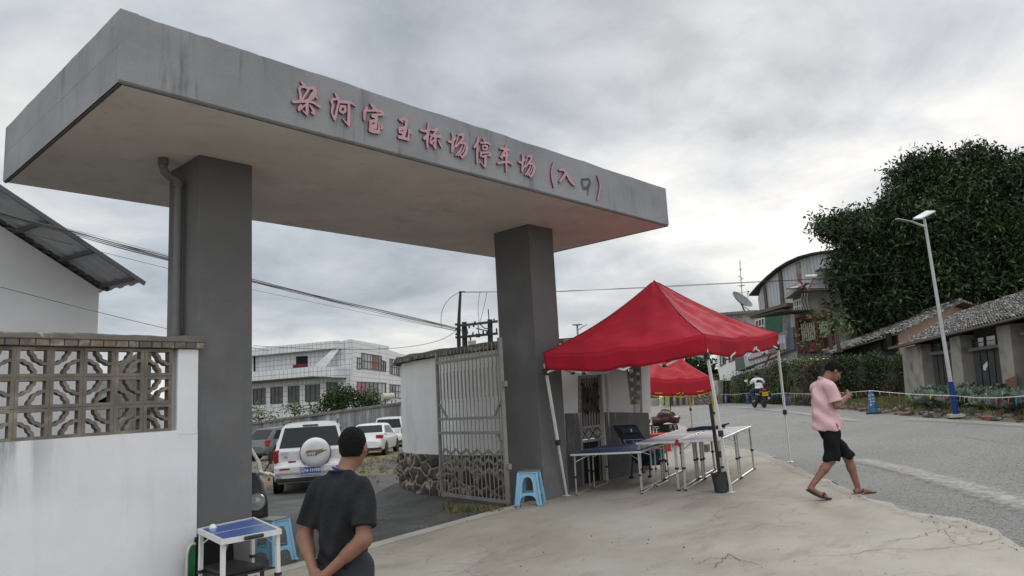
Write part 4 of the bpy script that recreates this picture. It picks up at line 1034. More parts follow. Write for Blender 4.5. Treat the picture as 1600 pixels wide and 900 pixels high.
def car(name, label, loc, rz, L, W, H, belt, cab, pm, group='cars parked in the lot', low=.22, hood=.92, wr=.33, suv=True, trunk=None, plate=None):
    C_ = thing(name, label, 'car', loc, rz, group); hw = W / 2
    st = [(-L / 2, .80, .38, .66), (-L / 2 + .06, .90, .32, .74), (-L / 2 + .14, .95, .26, trunk or belt * .985), (-L / 2 + .5, 1.0, low, trunk or belt), (-L / 4, 1.0, low, belt), (0, 1.0, low, belt), (L / 4 - .1, 1.0, low, belt - .02), (L / 2 - 1.0, .99, low, hood), (L / 2 - .4, .96, low + .02, hood - .09), (L / 2 - .12, .88, low + .06, hood - .22), (L / 2, .76, .34, .60)]
    G = []
    for y, f, zl, zb_ in st:
        h = hw * f; m_ = (zl + zb_) / 2
        G.append([(-h * .86, y, zl), (-h * .97, y, zl + .07), (-h, y, lerp(zl, zb_, .40)), (-h * .985, y, lerp(zl, zb_, .75)), (-h * .93, y, zb_ - .02), (-h * .82, y, zb_ + .012), (-h * .4, y, zb_ + .03), (0, y, zb_ + .035), (h * .4, y, zb_ + .03), (h * .82, y, zb_ + .012), (h * .93, y, zb_ - .02), (h * .985, y, lerp(zl, zb_, .75)), (h, y, lerp(zl, zb_, .40)), (h * .97, y, zl + .07), (h * .86, y, zl), (-h * .86, y, zl)])
    mb = MB(); mb.grid(G, smooth=True); mb.f = [tuple(reversed(f)) for f in mb.f]
    k = 0; mb.f.append(tuple(range(15))); mb.mi.append(0); mb.sm.append(False)
    k = (len(st) - 1) * 16; mb.f.append(tuple(reversed(range(k, k + 15)))); mb.mi.append(0); mb.sm.append(False)
    # cabin
    yrb, yrt, yft, yfb = cab; bw = hw * .93; tw_ = hw * .74; z0 = belt + .0; z1 = H - .04
    rb = trunk + .02 if trunk else z0
    A = [(-bw, yrb, rb - .03), (bw, yrb, rb - .03), (bw, yfb, z0 - .06), (-bw, yfb, z0 - .06)]; T4 = [(-tw_, yrt, z1), (tw_, yrt, z1), (tw_, yft, z1), (-tw_, yft, z1)]
    mb2 = MB(); nyc = 8; G = []
    for i in range(nyc + 1):
        t = i / nyc; yt = lerp(yrt, yft, t); yb = lerp(yrb, yfb, t); zt_ = z1 + .06 * math.sin(math.pi * (.15 + .7 * t)); zbb = lerp(rb, z0, min(1, t * 3)) - .03
        G.append([(-bw, yb, zbb), (-lerp(bw, tw_, .9), lerp(yb, yt, .9), lerp(zbb, z1, .9)), (-tw_ * .93, yt, zt_ - .015), (-tw_ * .5, yt, zt_ + .01), (0, yt, zt_ + .018), (tw_ * .5, yt, zt_ + .01), (tw_ * .93, yt, zt_ - .015), (lerp(bw, tw_, .9), lerp(yb, yt, .9), lerp(zbb, z1, .9)), (bw, yb, zbb)])
    mb2.grid(G, smooth=True); mb2.f = [tuple(reversed(f)) for f in mb2.f]
    mb2.f.append(tuple(range(9))); mb2.mi.append(0); mb2.sm.append(False); k = nyc * 9; mb2.f.append(tuple(reversed(range(k, k + 9)))); mb2.mi.append(0); mb2.sm.append(False)
    mb.build('body', pm, C_, local=True, angle=35); mb2.build('cabin', pm, C_, local=True, angle=35)
    gm = MB(); quad(gm, A[0], A[1], T4[1], T4[0], .05, .95, .13, .90, .005); gm.build('rear_window', M['car_glass'], C_, local=True)
    gm = MB(); quad(gm, A[2], A[3], T4[3], T4[2], .05, .95, .1, .93, .004); gm.build('windscreen', M['car_glass'], C_, local=True)
    for sgn, (a, b, c_, d) in ((1, (A[1], A[2], T4[2], T4[1])), (-1, (A[3], A[0], T4[0], T4[3]))):
        gm = MB(); cuts = [(.09, .25), (.27, .54), (.56, .86)] if suv else [(.14, .30), (.32, .56), (.58, .88)]
        for u0, u1 in (cuts if sgn > 0 else [(1 - q[1], 1 - q[0]) for q in cuts]): quad(gm, a, b, c_, d, u0, u1, .14, .84, .006)
        gm.build('side_windows', M['car_glass'], C_, local=True)
    for sx in (-1, 1):
        for yy_ in (-L / 2 + .82, L / 2 - .80):
            am = MB(); am.tube([(sx * hw * .985, yy_, wr), (sx * (hw * 1.004), yy_, wr)], wr * 1.17, 24); am.build('wheel_arch', M['trim'], C_, local=True)
            R_ = Matrix.Rotation(math.pi / 2, 3, 'Y'); wm_ = MB(); wm_.lathe([(wr * .62, -.11), (wr * .95, -.11), (wr, -.07), (wr, .07), (wr * .95, .11), (wr * .62, .11)], (sx * (hw - .10), yy_, wr), 28, 0, R_); o = wm_.build('wheel', M['tyre'], C_, local=True, angle=30)
            rm = MB(); rm.lathe([(.0, .09), (wr * .15, .095), (wr * .2, .07)], (sx * (hw - .10), yy_, wr), 20, 0, R_ if sx > 0 else R_ @ Matrix.Rotation(math.pi, 3, 'X'))
            for kk in range(5):
                an = kk * 2 * math.pi / 5; c0_ = Vector((sx * (hw - .02), yy_, wr)); rm.bar(c0_, c0_ + Vector((0, math.cos(an), math.sin(an))) * wr * .6, wr * .16, .03)
            rm.lathe([(wr * .55, .07), (wr * .63, .10), (wr * .66, .08)], (sx * (hw - .10), yy_, wr), 24, 0, R_ if sx > 0 else R_ @ Matrix.Rotation(math.pi, 3, 'X'))
            r2 = rm.build('rim', M['rim'], C_, local=True); r2.parent = o
        tl = MB(); yb_ = -L / 2 + .10
        if suv: tl.b2((sx * hw * .80, yb_ - .03, belt - .30), (sx * hw * .955, yb_ + .22, belt + .02)) if sx > 0 else tl.b2((-hw * .955, yb_ - .03, belt - .30), (-hw * .80, yb_ + .22, belt + .02))
        else: tl.b2((min(sx * hw * .60, sx * hw * .95), yb_ - .035, (trunk or belt) - .22), (max(sx * hw * .60, sx * hw * .95), yb_ + .25, (trunk or belt) - .05))
        tl.build('tail_lamp', M['tail'], C_, local=True, bevel=.02)
        mr = MB(); mr.box((sx * (hw + .08), yfb - .25, belt + .06), (.20, .09, .14)); mr.bar((sx * hw * .9, yfb - .2, belt), (sx * (hw + .04), yfb - .24, belt + .02), .04); mr.build('door_mirror', pm, C_, local=True, bevel=.02)
    bm = MB(); bm.b2((-hw * .90, -L / 2 - .012, .30), (hw * .90, -L / 2 + .2, .40)); bm.build('bumper_skirt', M['trim'], C_, local=True, bevel=.02)
    return C_
white_p = paint('white_car_paint', (.66, .66, .65)); gray_p = paint('grey_car_paint', (.10, .105, .11)); dark_p = paint('dark_car_paint', (.03, .032, .034)); silver_p = paint('silver_car_paint', (.36, .37, .37)); blue_p = paint('slate_blue_paint', (.16, .18, .24))
# the white off-roader with the spare wheel
L_, W_, H_ = 4.42, 1.83, 1.70
hd = heading(483, 3); fw = np.array([math.cos(hd + math.pi / 2), math.sin(hd + math.pi / 2)])
cc = at(485, 762, 18.3); c_ = cc[:2] + fw * L_ / 2
RV = car('parked_suv', 'white off-roader with spare wheel on its tailgate parked facing away', (c_[0], c_[1], hT(c_[0], c_[1])), hd, L_, W_, H_, 1.06, (-L_ / 2 + .14, -L_ / 2 + .42, .55, 1.25), white_p, wr=.36)
yR = -L_ / 2
mb = MB(); mb.b2((-.78, yR + .07, .74), (.78, yR + .13, 1.06)); mb.build('tailgate', white_p, RV, local=True, bevel=.03)
mb = MB(); mb.b2((-.86, yR - .045, .48), (.86, yR + .12, .70)); mb.build('rear_bumper', white_p, RV, local=True, bevel=.05)
Rb = Matrix.Rotation(math.pi / 2, 3, 'X')
SWm = MB(); SWm.lathe([(0, .20), (.20, .205), (.30, .19), (.352, .14), (.362, .08), (.355, .0)], (.13, yR + .06, .98), 40, 0, Rb); sp_ = SWm.build('spare_wheel_cover', white_p, RV, local=True, angle=50)
SWm = MB(); SWm.lathe([(.366, .02), (.378, .03), (.378, .07), (.366, .08)], (.13, yR + .06, .98), 40, 0, Rb); o = SWm.build('cover_rim', M['trim'], RV, local=True); o.parent = sp_
gold = mat('gold_decal', (.22, .14, .07), .5, .1)
def decal(mb, pts, y, th=.004): mb.prism([(.13 + (x - .13) * 1.45, y, .985 + (z - .985) * 1.5) for x, z in pts], (0, -th, 0))
mb = MB(); yd = yR + .06 - .2085
decal(mb, [(-.06, .965), (.02, 1.005), (.10, 1.015), (.22, 1.03), (.27, 1.045), (.24, 1.02), (.17, 1.0), (.12, .995), (.04, .985)], yd); decal(mb, [(.14, .985), (.23, 1.015), (.33, 1.022), (.27, .99), (.20, .965), (.12, .955)], yd); decal(mb, [(-.03, .99), (.06, 1.02), (.12, 1.03), (.04, 1.028), (-.02, 1.012)], yd)
o = mb.build('swoosh_decal', gold, RV, local=True); o.parent = sp_
rot_local = Matrix.Translation((0, 0, 0))
def car_text(root, txt, size, x, y, z, mt, name, bold=0., shear=0., sx=1.):
    Mw = ROOT[root.name] @ (Matrix.Translation((x, y, z)) @ Matrix.Rotation(math.pi / 2, 4, 'X')); return text_mesh(name, txt, size, mt, root, Mw, .002, bold=bold, shear=shear, sx=sx)
o = car_text(RV, 'RAV4', .085, .04, yd - .001, .925, gold, 'cover_lettering', .002, .4, 1.25); o.parent = sp_
mb = MB(); mb.b2((-.255 + .02, yR - .075, .475), (.255 + .02, yR - .055, .645)); pl = mb.build('number_plate', mat('plate_blue', (.02, .07, .32), .4), RV, local=True, bevel=.008)
mb = MB(); 
for a, b in (((-.26, .645), (.30, .645)), ((-.26, .475), (.30, .475))): mb.bar((a[0] + .0, yR - .08, a[1]), (b[0], yR - .08, b[1]), .02, .02)
for x in (-.245, .285): mb.bar((x, yR - .08, .475), (x, yR - .08, .645), .02, .02)
o = mb.build('plate_frame', M['alu'], RV, local=True); o.parent = pl
o = car_text(RV, '云N·1H989', .115, .02, yR - .078, .56, mat('plate_white', (.75, .75, .75), .5), 'plate_lettering', .0015, 0, .98); o.parent = pl
mb = MB(); mb.b2((-.52, yR + .055, .73), (-.34, yR + .072, .80)); mb.build('tailgate_lamp', M['tail'], RV, local=True)
for sx in (-1, 1): mb = MB(); mb.b2((sx * .60 - .12, yR - .055, .60), (sx * .60 + .12, yR - .04, .635)) if sx < 0 else mb.b2((.62, yR - .055, .60), (.82, yR - .04, .635)); mb.build('reflector', M['tail'], RV, local=True)
for sx in (-1, 1): mb = MB(); mb.tube([(sx * .66, yR + .55, H_ - .02), (sx * .66, yR + .68, H_ + .06), (sx * .66, .30, H_ + .07), (sx * .64, .42, H_ - .0)], .022, 8); mb.build('roof_rail', M['trim'], RV, local=True)
mb = MB(); mb.tube([(0, -.9, H_), (0, -1.0, H_ + .16)], .008, 6); mb.build('aerial', M['trim'], RV, local=True)
mb = MB(); quad(mb, (-.74, yR + .12, 1.06), (.74, yR + .12, 1.06), (.62, yR + .42, 1.66), (-.62, yR + .42, 1.66), .35, .65, .93, .97, .02, 0, .03); mb.build('brake_lamp', M['trim'], RV, local=True)
car_text(RV, 'GD', .06, -.58, yR + .052, .905, M['rim'], 'tailgate_badge', .002); car_text(RV, 'GRAND', .04, -.60, yR + .052, .985, M['rim'], 'tailgate_badge', .0, 0, 1.4)

def put(px, py, d, right, L): 
    h = heading(px, right); f = np.array([math.cos(h + math.pi / 2), math.sin(h + math.pi / 2)]); c0_ = at(px, py, d)[:2] + f * L / 2; return (c0_[0], c0_[1], hT(c0_[0], c0_[1])), h
l_, h_ = put(570, 712, 34.3, 13, 4.4); car('parked_sedan', 'white saloon with red tail lamps parked beyond the stone footing', l_, h_, 4.4, 1.72, 1.47, .94, (-1.55, -1.0, .35, 1.15), white_p, suv=False, trunk=1.02, wr=.31)
l_, h_ = put(607, 700, 43, 9, 4.6); car('parked_suv', 'white off-roader without spare wheel half hidden behind curved wall', l_, h_, 4.6, 1.86, 1.74, 1.06, (-2.2, -1.95, .5, 1.3), white_p, wr=.36)
l_, h_ = put(396, 722, 36.5, 52, 4.5); car('parked_suv', 'dark grey crossover parked on the grass beside the left column', l_, h_, 4.5, 1.82, 1.58, .98, (-2.1, -1.5, .35, 1.35), gray_p, wr=.36)
l_, h_ = put(472, 715, 27, 2, 4.2); car('parked_hatchback', 'silver hatchback almost hidden by the white off-roader', l_, h_, 4.2, 1.76, 1.52, .95, (-2.0, -1.75, .5, 1.25), silver_p, wr=.32)
l_, h_ = put(538, 700, 50, 6, 4.5); car('parked_suv', 'black off-roader behind and left of the white saloon', l_, h_, 4.5, 1.84, 1.72, 1.05, (-2.15, -1.95, .5, 1.3), dark_p, wr=.36)
l_, h_ = put(563, 700, 51, 6, 4.5); car('parked_suv', 'dark grey boxy off-roader above the white saloon roof', l_, h_, 4.5, 1.84, 1.72, 1.05, (-2.15, -2.05, .6, 1.3), gray_p, wr=.36)
bp = at(158, 720, 10.2); car('parked_van', 'slate blue van whose roof shows through the pierced blocks', (bp[0], bp[1], hT(bp[0], bp[1])), heading(158, 60), 3.8, 1.55, 1.62, 1.0, (-1.8, -1.6, .9, 1.5), blue_p, wr=.30)

# ------------------------------------------------------------------ black three-wheeler nose beside the left column
tp = at(392, 810, 8.9); tz = hT(tp[0], tp[1])
TW = thing('motor_tricycle', 'black motor tricycle nose with big round headlamp behind left column', 'tricycle', (tp[0], tp[1], tz), heading(398, 0) + math.pi)
# local: +Y points towards the camera; +X is picture left... 
mb = MB(); mb.grid([[(x * f, y, z) for x, z in ((-.20, .42), (-.20, .60), (-.16, .86), (-.07, 1.0), (.07, 1.0), (.16, .86), (.20, .60), (.20, .42), (-.20, .42))] for y, f in ((-.5, .95), (.0, 1), (.12, .92), (.2, .7))]); mb.f.append(tuple(range(27, 35))); mb.mi.append(0); mb.sm.append(False)
mb.build('front_fairing', paint('black_gloss', (.012, .012, .014)), TW, local=True, angle=35)
Rf = Matrix.Rotation(-math.pi / 2, 3, 'X')
mb = MB(); mb.lathe([(0, .05), (.05, .048), (.085, .03), (.09, .0)], (-.06, .20, .66), 28, 0, Rf); mb.build('headlamp', mat('lamp_glass', (.30, .31, .32), .12, .25, 30, spec=.7, coat=.5), TW, local=True)
mb = MB(); mb.lathe([(.090, -.03), (.104, .0), (.104, .03), (.092, .045)], (-.06, .20, .66), 28, 0, Rf); mb.build('headlamp_ring', M['rim'], TW, local=True)
mb = MB(); mb.tube([(-.14, .05, .98), (-.20, .05, 1.06), (-.21, .05, 1.10)], .008, 6); mb.lathe([(0, -.01), (.05, -.008), (.05, .01), (0, .014)], (-.225, .05, 1.15), 16, 0, Matrix.Rotation(math.pi / 2, 3, 'X') @ Matrix.Diagonal((.6, 1.6, 1)).to_3x3()); mb.build('mirror', M['blackp'], TW, local=True)
mb = MB(); mb.tube([(.25, -.25, .9), (.25, -.30, 1.2), (.15, -.32, 1.30), (-.0, -.3, 1.26), (-.09, -.22, 1.1), (-.12, -.12, .95)], .022, 8); mb.build('windscreen_frame', M['white_metal'], TW, local=True)
mb = MB(); mb.tube([(-.27, .0, .93), (-.20, .02, .97), (-.05, .04, .98)], .016, 8); mb.tube([(-.2, .06, .95), (-.09, .1, 1.0)], .02, 8); mb.build('handlebar', M['alu'], TW, local=True)
mb = MB(); mb.box((-.205, .08, .90), (.03, .03, .04)); mb.build('turn_lamp', M['tail'], TW, local=True)
mb = MB(); mb.lathe([(.16, -.05), (.24, -.055), (.27, -.03), (.27, .03), (.24, .055), (.16, .05)], (0, .05, .27), 28, 0, Matrix.Rotation(math.pi / 2, 3, 'Y')); mb.build('front_wheel', M['tyre'], TW, local=True)
mb = MB(); mb.b2((-.12, -1.6, .35), (.6, -.5, .75)); mb.build('cargo_bed', M['trim'], TW, local=True, bevel=.03)

# ------------------------------------------------------------------ scooter parked behind the gate leaf
sp0 = at(775, 775, 12.6); sz = hT(sp0[0], sp0[1])
SC_ = thing('parked_scooter', 'pale silver scooter with red mark behind the open gate leaf', 'scooter', (sp0[0] + .05, sp0[1], sz), heading(775, -62))
mb = MB()
P, Q = sdf_mesh([('e', (0, .15, .55), (.17, .34, .17)), ('e', (0, .42, .52), (.12, .16, .10)), ('e', (0, -.25, .52), (.13, .22, .12))], .015, .05); mb.v = [tuple(p) for p in P]; mb.f = Q; mb.mi = [0] * len(Q); mb.sm = [True] * len(Q)
mb.build('body_shell', mat('silver_scooter_paint', (.48, .48, .46), .35, .1, 5, coat=.4), SC_, local=True, angle=180)
mb = MB(); mb.b2((-.16, -.45, .28), (.16, .35, .42)); mb.build('footboard', M['trim'], SC_, local=True, bevel=.03)
for yy_ in (-.5, .5):
    mb = MB(); mb.lathe([(.12, -.05), (.19, -.055), (.22, -.03), (.22, .03), (.19, .055), (.12, .05)], (0, yy_, .22), 24, 0, Matrix.Rotation(math.pi / 2, 3, 'Y')); mb.build('wheel', M['tyre'], SC_, local=True)
mb = MB(); mb.b2((-.12, -.1, .70), (.12, .40, .80)); mb.build('seat', M['rubber'], SC_, local=True, bevel=.04)
for sx in (-1, 1):
    mb = MB(); mb.prism([(sx * .172, .15, .58), (sx * .172, .23, .58), (sx * .172, .21, .63), (sx * .172, .19, .60), (sx * .172, .13, .64)], (sx * .012, 0, 0)); mb.build('red_mark', M['tail'], SC_, local=True)
mb = MB(); mb.tube([(0, -.40, .5), (0, -.33, .95)], .03, 8); mb.tube([(-.28, -.30, 1.0), (0, -.34, .95), (.28, -.30, 1.0)], .016, 8); mb.build('handlebar', M['trim'], SC_, local=True)
# ------------------------------------------------------------------ pop-up tents
def legpole(mb, a, b, w0=.034, w1=.026, split=.42):
    a = np.array(a, float); b = np.array(b, float); m = a + (b - a) * split; mb.bar(m, b, w0, w0, up=(1, 0, 0)); mb.bar(a, m + (b - a) * .02, w1, w1, up=(1, 0, 0))
def tent(name, label, tops, feet, eave, val, peak, cloth, metal, group='red pop-up tents along the road', seed=1, sag=.11, nu=44, nv=26, legs=(0, 1, 2, 3), seam=True, hl=(.12, -.10)):
    """tops: upper leg ends; eave: roof corner points; val: valance drop vectors"""
    T = thing(name, label, 'tent', np.mean(feet, 0), 0, group); E = [np.array(e, float) for e in eave]; Pk = np.array(peak, float); cen = np.mean(E, 0)
    r = np.random.RandomState(seed); ph = r.rand(40) * 6.28
    mb = MB()
    def roofpt(i, u, v):
        a, b = E[i], E[(i + 1) % 4]; e = a + (b - a) * u
        s = math.sin(math.pi * u); p = e + (Pk - e) * v
        # sag along the slope, extra slack between the frame members, wrinkles running out of the corners
        z = -sag * math.sin(math.pi * min(v * .93 + .02, 1)) * (.55 + .45 * math.cos(math.pi * (u - .5) * 0))
        z += -.10 * s * math.exp(-v * 5) * (1 if v > 0 else 1) + .05 * math.exp(-((u - .5) / .07) ** 2) * math.exp(-v * 4)
        wr = .020 * math.sin(14 * u + 5 * v + ph[i]) * (1 - v) + .016 * math.sin(31 * u * (1 - .5 * v) + 9 * v + ph[i + 4]) * (1 - v) + .008 * math.sin(22 * v + 8 * u + ph[i + 8]) * s + .009 * math.sin(47 * v - 16 * u + ph[i + 11]) * s
        return p + np.array([0, 0, z + wr * min(1, v * 6) * min(1, 6 * s)])
    for i in range(4):
        mb.grid([[roofpt(i, u, 1 - v) for v in np.linspace(0, 1, nv)] for u in np.linspace(0, 1, nu)])
    o = mb.build('roof_cloth', cloth, T, smooth=True, angle=180)
    so_ = o.modifiers.new('t', 'SOLIDIFY'); so_.thickness = .004
    mb = MB()
    for i in range(4):
        G = []
        for u in np.linspace(0, 1, 60):
            top = roofpt(i, u, 0); s = math.sin(math.pi * u); row = []
            d = lerp(np.array(val[i], float), np.array(val[(i + 1) % 4], float), u); a, b = E[i], E[(i + 1) % 4]; n = np.array([(b - a)[1], -(b - a)[0], 0]); n /= np.linalg.norm(n)
            if (cen - a) @ n > 0: n = -n
            for v in np.linspace(0, 1, 6):
                q = top + d * v + n * (.004 + (.016 * math.sin(19 * u + ph[i + 12]) + .010 * math.sin(41 * u + ph[i + 16])) * v * s) + np.array([0, 0, -.02 * s * v * math.sin(7 * u + ph[i + 20])]); row.append(q)
            G.append(row)
        mb.grid(G)
    o = mb.build('valance', cloth, T, smooth=True, angle=180); so_ = o.modifiers.new('t', 'SOLIDIFY'); so_.thickness = .004
    if seam:
        mb = MB()
        for i in range(4):
            mb.tube([roofpt(i, 0, v) + np.array([0, 0, .004]) for v in np.linspace(0, .97, 20)], .009, 6); mb.tube([roofpt(i, 0, 0), roofpt(i, 0, 0) + np.array(val[i])], .007, 6)
        mb.build('black_piping', M['trim'], T)
    for i in legs:
        t_, f_ = np.array(tops[i], float), np.array(feet[i], float)
        mb = MB(); legpole(mb, f_, t_ + np.array([0, 0, .1])); lg = mb.build('leg', metal, T)
        m = f_ + (t_ - f_) * .43; mb = MB(); mb.box(m, (.055, .055, .085)); mb.box(m + np.array([.04, 0, .02]), (.05, .02, .03)); o = mb.build('clamp', M['blackp'], T); o.parent = lg
        mb = MB(); mb.box(f_ + np.array([0, 0, .006]), (.09, .09, .012)); o = mb.build('foot_plate', metal, T); o.parent = lg
        mb = MB(); mb.box(t_ + np.array([0, 0, -.02]), (.06, .06, .10)); o = mb.build('corner_bracket', M['blackp'], T); o.parent = lg
    mb = MB()
    for i in range(4):
        a, b = np.array(tops[i], float), np.array(tops[(i + 1) % 4], float); hi, lo_ = np.array([0, 0, hl[0]]), np.array([0, 0, hl[1]])
        for s_ in (0, 1):
            pts = [a + (b - a) * t + (hi if (k + s_) % 2 == 0 else lo_ if 0 < k < 4 else lo_ * .3) for k, t in enumerate((0.01, .25, .5, .75, .99))]
            for p, q in zip(pts[:-1], pts[1:]): mb.bar(p, q, .014, .026)
        for t, z in ((.25, hl[1]), (.5, hl[0]), (.75, hl[1])): jb = MB(); jb.box(a + (b - a) * t + np.array([0, 0, z]), (.05, .05, .04)); jb.build('frame_joint', M['blackp'], T)
    mb.build('scissor_frame', metal, T)
    return T
fL, fM, fR, fB = gp(878, 775), gp(1143, 770), gp(1235, 722), gp(1006, 727)
fL = np.array([7.04, 1.235, hT(7.04, 1.235) + .01])
tL, tM, tR = at(852, 579, 11.18), at(1104, 554, 10.45), at(1215, 541, 13.35); tB = at(990, 561, 14.6)
eL, eM, eR = at(849.5, 551, 11.15), at(1100.5, 522, 10.42), at(1215.5, 519.5, 13.4); eB = tB + np.array([0, 0, .30])
tent('red_tent', 'large red pop-up tent on white legs beside the right column', [tL, tM, tR, tB], [fL, fM, fR, fB], [eL, eM, eR, eB],
     [at(853, 577, 11.15) - eL, at(1103, 552, 10.42) - eM, at(1216, 540, 13.4) - eR, (0, 0, -.25)], at(1022, 437, 12.45), M['red'], M['white_metal'])
# second tent, yellow frame
f2 = gp(1087, 674); d2 = depth(f2)
t2R = at(1089, 609, d2); e2R = at(1113, 590, d2 - .3); 
u2 = np.array([.93, .36, 0]); v2 = np.array([-.36, .93, 0]); W2 = 2.9
C0 = at(1108, 608, d2 - .2)                        # lower valance corner nearest
cs = [C0, C0 + v2 * W2, C0 + v2 * W2 - u2 * W2, C0 - u2 * W2]
# choose square so that its right corner shows at x=1113 and left runs behind the white pier
cs = [at(1112, 612, 21.5), at(1076, 606, 24.3), at(985, 611, 22.5), at(1010, 617, 19.2)]
ev = [c_ + np.array([0, 0, .44]) for c_ in cs]
M['yellow'] = mat('yellow_painted_steel', (.50, .27, .02), .5, .12, 9)
gz = lambda p: np.array([p[0], p[1], hT(p[0], p[1])])
tent('red_tent', 'second red pop-up tent with yellow frame behind the white wall pier', [c_ + np.array([0, 0, .12]) for c_ in cs], [gz(c_) for c_ in cs], ev, [(0, 0, -.42)] * 4, np.mean(ev, 0) + np.array([0, 0, .95]), M['redb'], M['yellow'], seed=5, seam=False, legs=(1, 3, 2, 0), hl=(-.10, -.24))
# third tent, dark red with black legs and white lettering
cs3 = [at(1043, 609, 33), at(1046, 612, 36), at(1006, 612, 36), at(1000, 612, 32)]
cs3 = [at(1045.5, 610, 33), at(1038, 610, 36), at(985, 615, 35), at(990, 615, 32)]
ev = [c_ + np.array([0, 0, .5]) for c_ in cs3]
T3 = tent('red_tent', 'dark red lettered tent on black legs farthest along the road', [c_ + np.array([0, 0, .1]) for c_ in cs3], [gz(c_) for c_ in cs3], ev, [(0, 0, -.5)] * 4, np.mean(ev, 0) + np.array([0, 0, .7]), M['redb'], M['blackp'], seed=8, seam=False, legs=(0, 1, 2, 3), nu=20, nv=10)
a, b = cs3[3], cs3[0]; x_ = (b - a) / np.linalg.norm(b - a); c_ = lerp(a, b, .58); nrm = np.cross(x_, (0, 0, 1)); 
text_mesh('tent_lettering', '702', .62, mat('white_print', (.62, .6, .6), .7), T3, frameM(c_ + np.array([0, 0, .20]) + (CAM - c_) / np.linalg.norm(CAM - c_) * .16, x_, (0, 0, 1)), .003, bold=.01)
mb = MB(); p = at(1039, 610, 32.5)
for k in range(3): q = p + CR * (.10 * k - .1); mb.tube([q, q + np.array([.02 * k, 0, -.35]), q + np.array([-.05 + .05 * k, .05, -.75 - .1 * k])], [.03, .05, .015], 6)
props(mb.build('ribbon_streamer', mat('lime_ribbon', (.30, .36, .14), .8)), 'pale lime ribbon streamer hanging from the farthest tent', 'streamer')
mb = MB(); a, b = at(986, 619, 14.4), at(1003, 616, 14.4); mb.bar(a, b, .02, .04); mb.bar(at(999, 617, 14.4), at(1003, 621, 14.4), .02, .03); props(mb.build('lime_strap', mat('lime_strap', (.42, .46, .10), .7)), 'lime strap tied round the rear leg of the red tent', 'strap')

# ------------------------------------------------------------------ folding tables
M['top_blue'] = mat('blue_table_top', (.022, .06, .20), .42, .12, 4, spec=.35)
M['top_sky'] = mat('violet_blue_table_top', (.11, .12, .22), .55, .08, 2.5, spec=.25)
M['line'] = mat('white_line', (.7, .7, .7), .5, .05)
def quadP(Q, u, v): return lerp(lerp(Q[0], Q[1], u), lerp(Q[3], Q[2], u), v)
def table(name, label, Q, feet, topm, grp='folding tables on the forecourt', u_frame=True, line_=True, frame=None, th=.028, lw=.026, inset=.03, cat='table'):
    """Q: four top corners in order, feet: four ground points under them"""
    fm = frame or M['alu']; Q = [np.array(q, float) for q in Q]; feet = [np.array(q, float) for q in feet]; T = thing(name, label, cat, np.mean(feet, 0), 0, grp)
    up = np.cross(Q[1] - Q[0], Q[3] - Q[0]); up /= np.linalg.norm(up); up = up if up[2] > 0 else -up
    c_ = np.mean(Q, 0); I = [q + (c_ - q) / np.linalg.norm(c_ - q) * .022 for q in Q]
    s = np.cross(I[1] - I[0], I[2] - I[1]) @ up
    R = I if s > 0 else I[::-1]
    mb = MB(); mb.prism([q - up * .006 for q in R], up * .008); tp = mb.build('table_top', topm, T)
    mb = MB()
    for k in range(4): a, b = Q[k], Q[(k + 1) % 4]; d = (b - a) / np.linalg.norm(b - a); nn_ = c_ - (a + b) / 2; nn_ -= d * (nn_ @ d); nn_ /= np.linalg.norm(nn_); mb.bar(a + nn_ * .012 + d * .0 - up * .012 + (d * .024 if k % 2 else 0), b + nn_ * .012 - up * .012 - (d * .024 if k % 2 else 0), .024, th)
    mb.build('edge_frame', fm, T)
    if line_:
        mb = MB(); n = 26
        for k in range(n): a = quadP(Q, (k + .2) / n * .94 + .03, .5); b = quadP(Q, (k + .75) / n * .94 + .03, .5); w_ = (Q[3] - Q[0]) * .012; mb.prism([a - w_ + up * .003, b - w_ + up * .003, b + w_ + up * .003, a + w_ + up * .003] if s > 0 else [a - w_ + up * .003, a + w_ + up * .003, b + w_ + up * .003, b - w_ + up * .003], up * .001)
        o = mb.build('centre_line', M['line'], T); o.parent = tp
    for k in range(4):
        q = Q[k] + (c_ - Q[k]) * .10 - up * .02; mb = MB(); legpole(mb, feet[k], q, lw, lw * .8, .45); lg = mb.build('leg', fm, T)
        mb = MB(); m = lerp(feet[k], q, .46); mb.box(m, (lw * 1.4,) * 2 + (.03,)); mb.box(feet[k] + np.array([0, 0, .012]), (lw * 1.3,) * 2 + (.024,)); o = mb.build('leg_cap', M['blackp'], T); o.parent = lg
    mb = MB()
    for a, b in ((1, 2), (3, 0)):
        q0, q1 = Q[a] + (c_ - Q[a]) * .1, Q[b] + (c_ - Q[b]) * .1
        for qq, ff in ((q0, feet[a]), (q1, feet[b])): m = lerp(qq, ff, .2); m2 = MB(); m2.bar(m, qq + (c_ - qq) * .45 - up * .02, .010); m2.build('leg_brace', fm, T)
        m2 = MB(); m2.bar(q0 - up * .03, q1 - up * .03, .018); m2.build('cross_rail', fm, T)
        if u_frame: m2 = MB(); m2.bar(feet[a] + np.array([0, 0, .02]), feet[b] + np.array([0, 0, .02]), .018); m2.build('foot_rail', fm, T)
    return T
def flatQ(feet, h): return [np.array([f[0], f[1], f[2]]) + np.array([0, 0, h]) for f in feet]
zq = lambda x, y: np.array([x, y, hT(x, y) + .008])
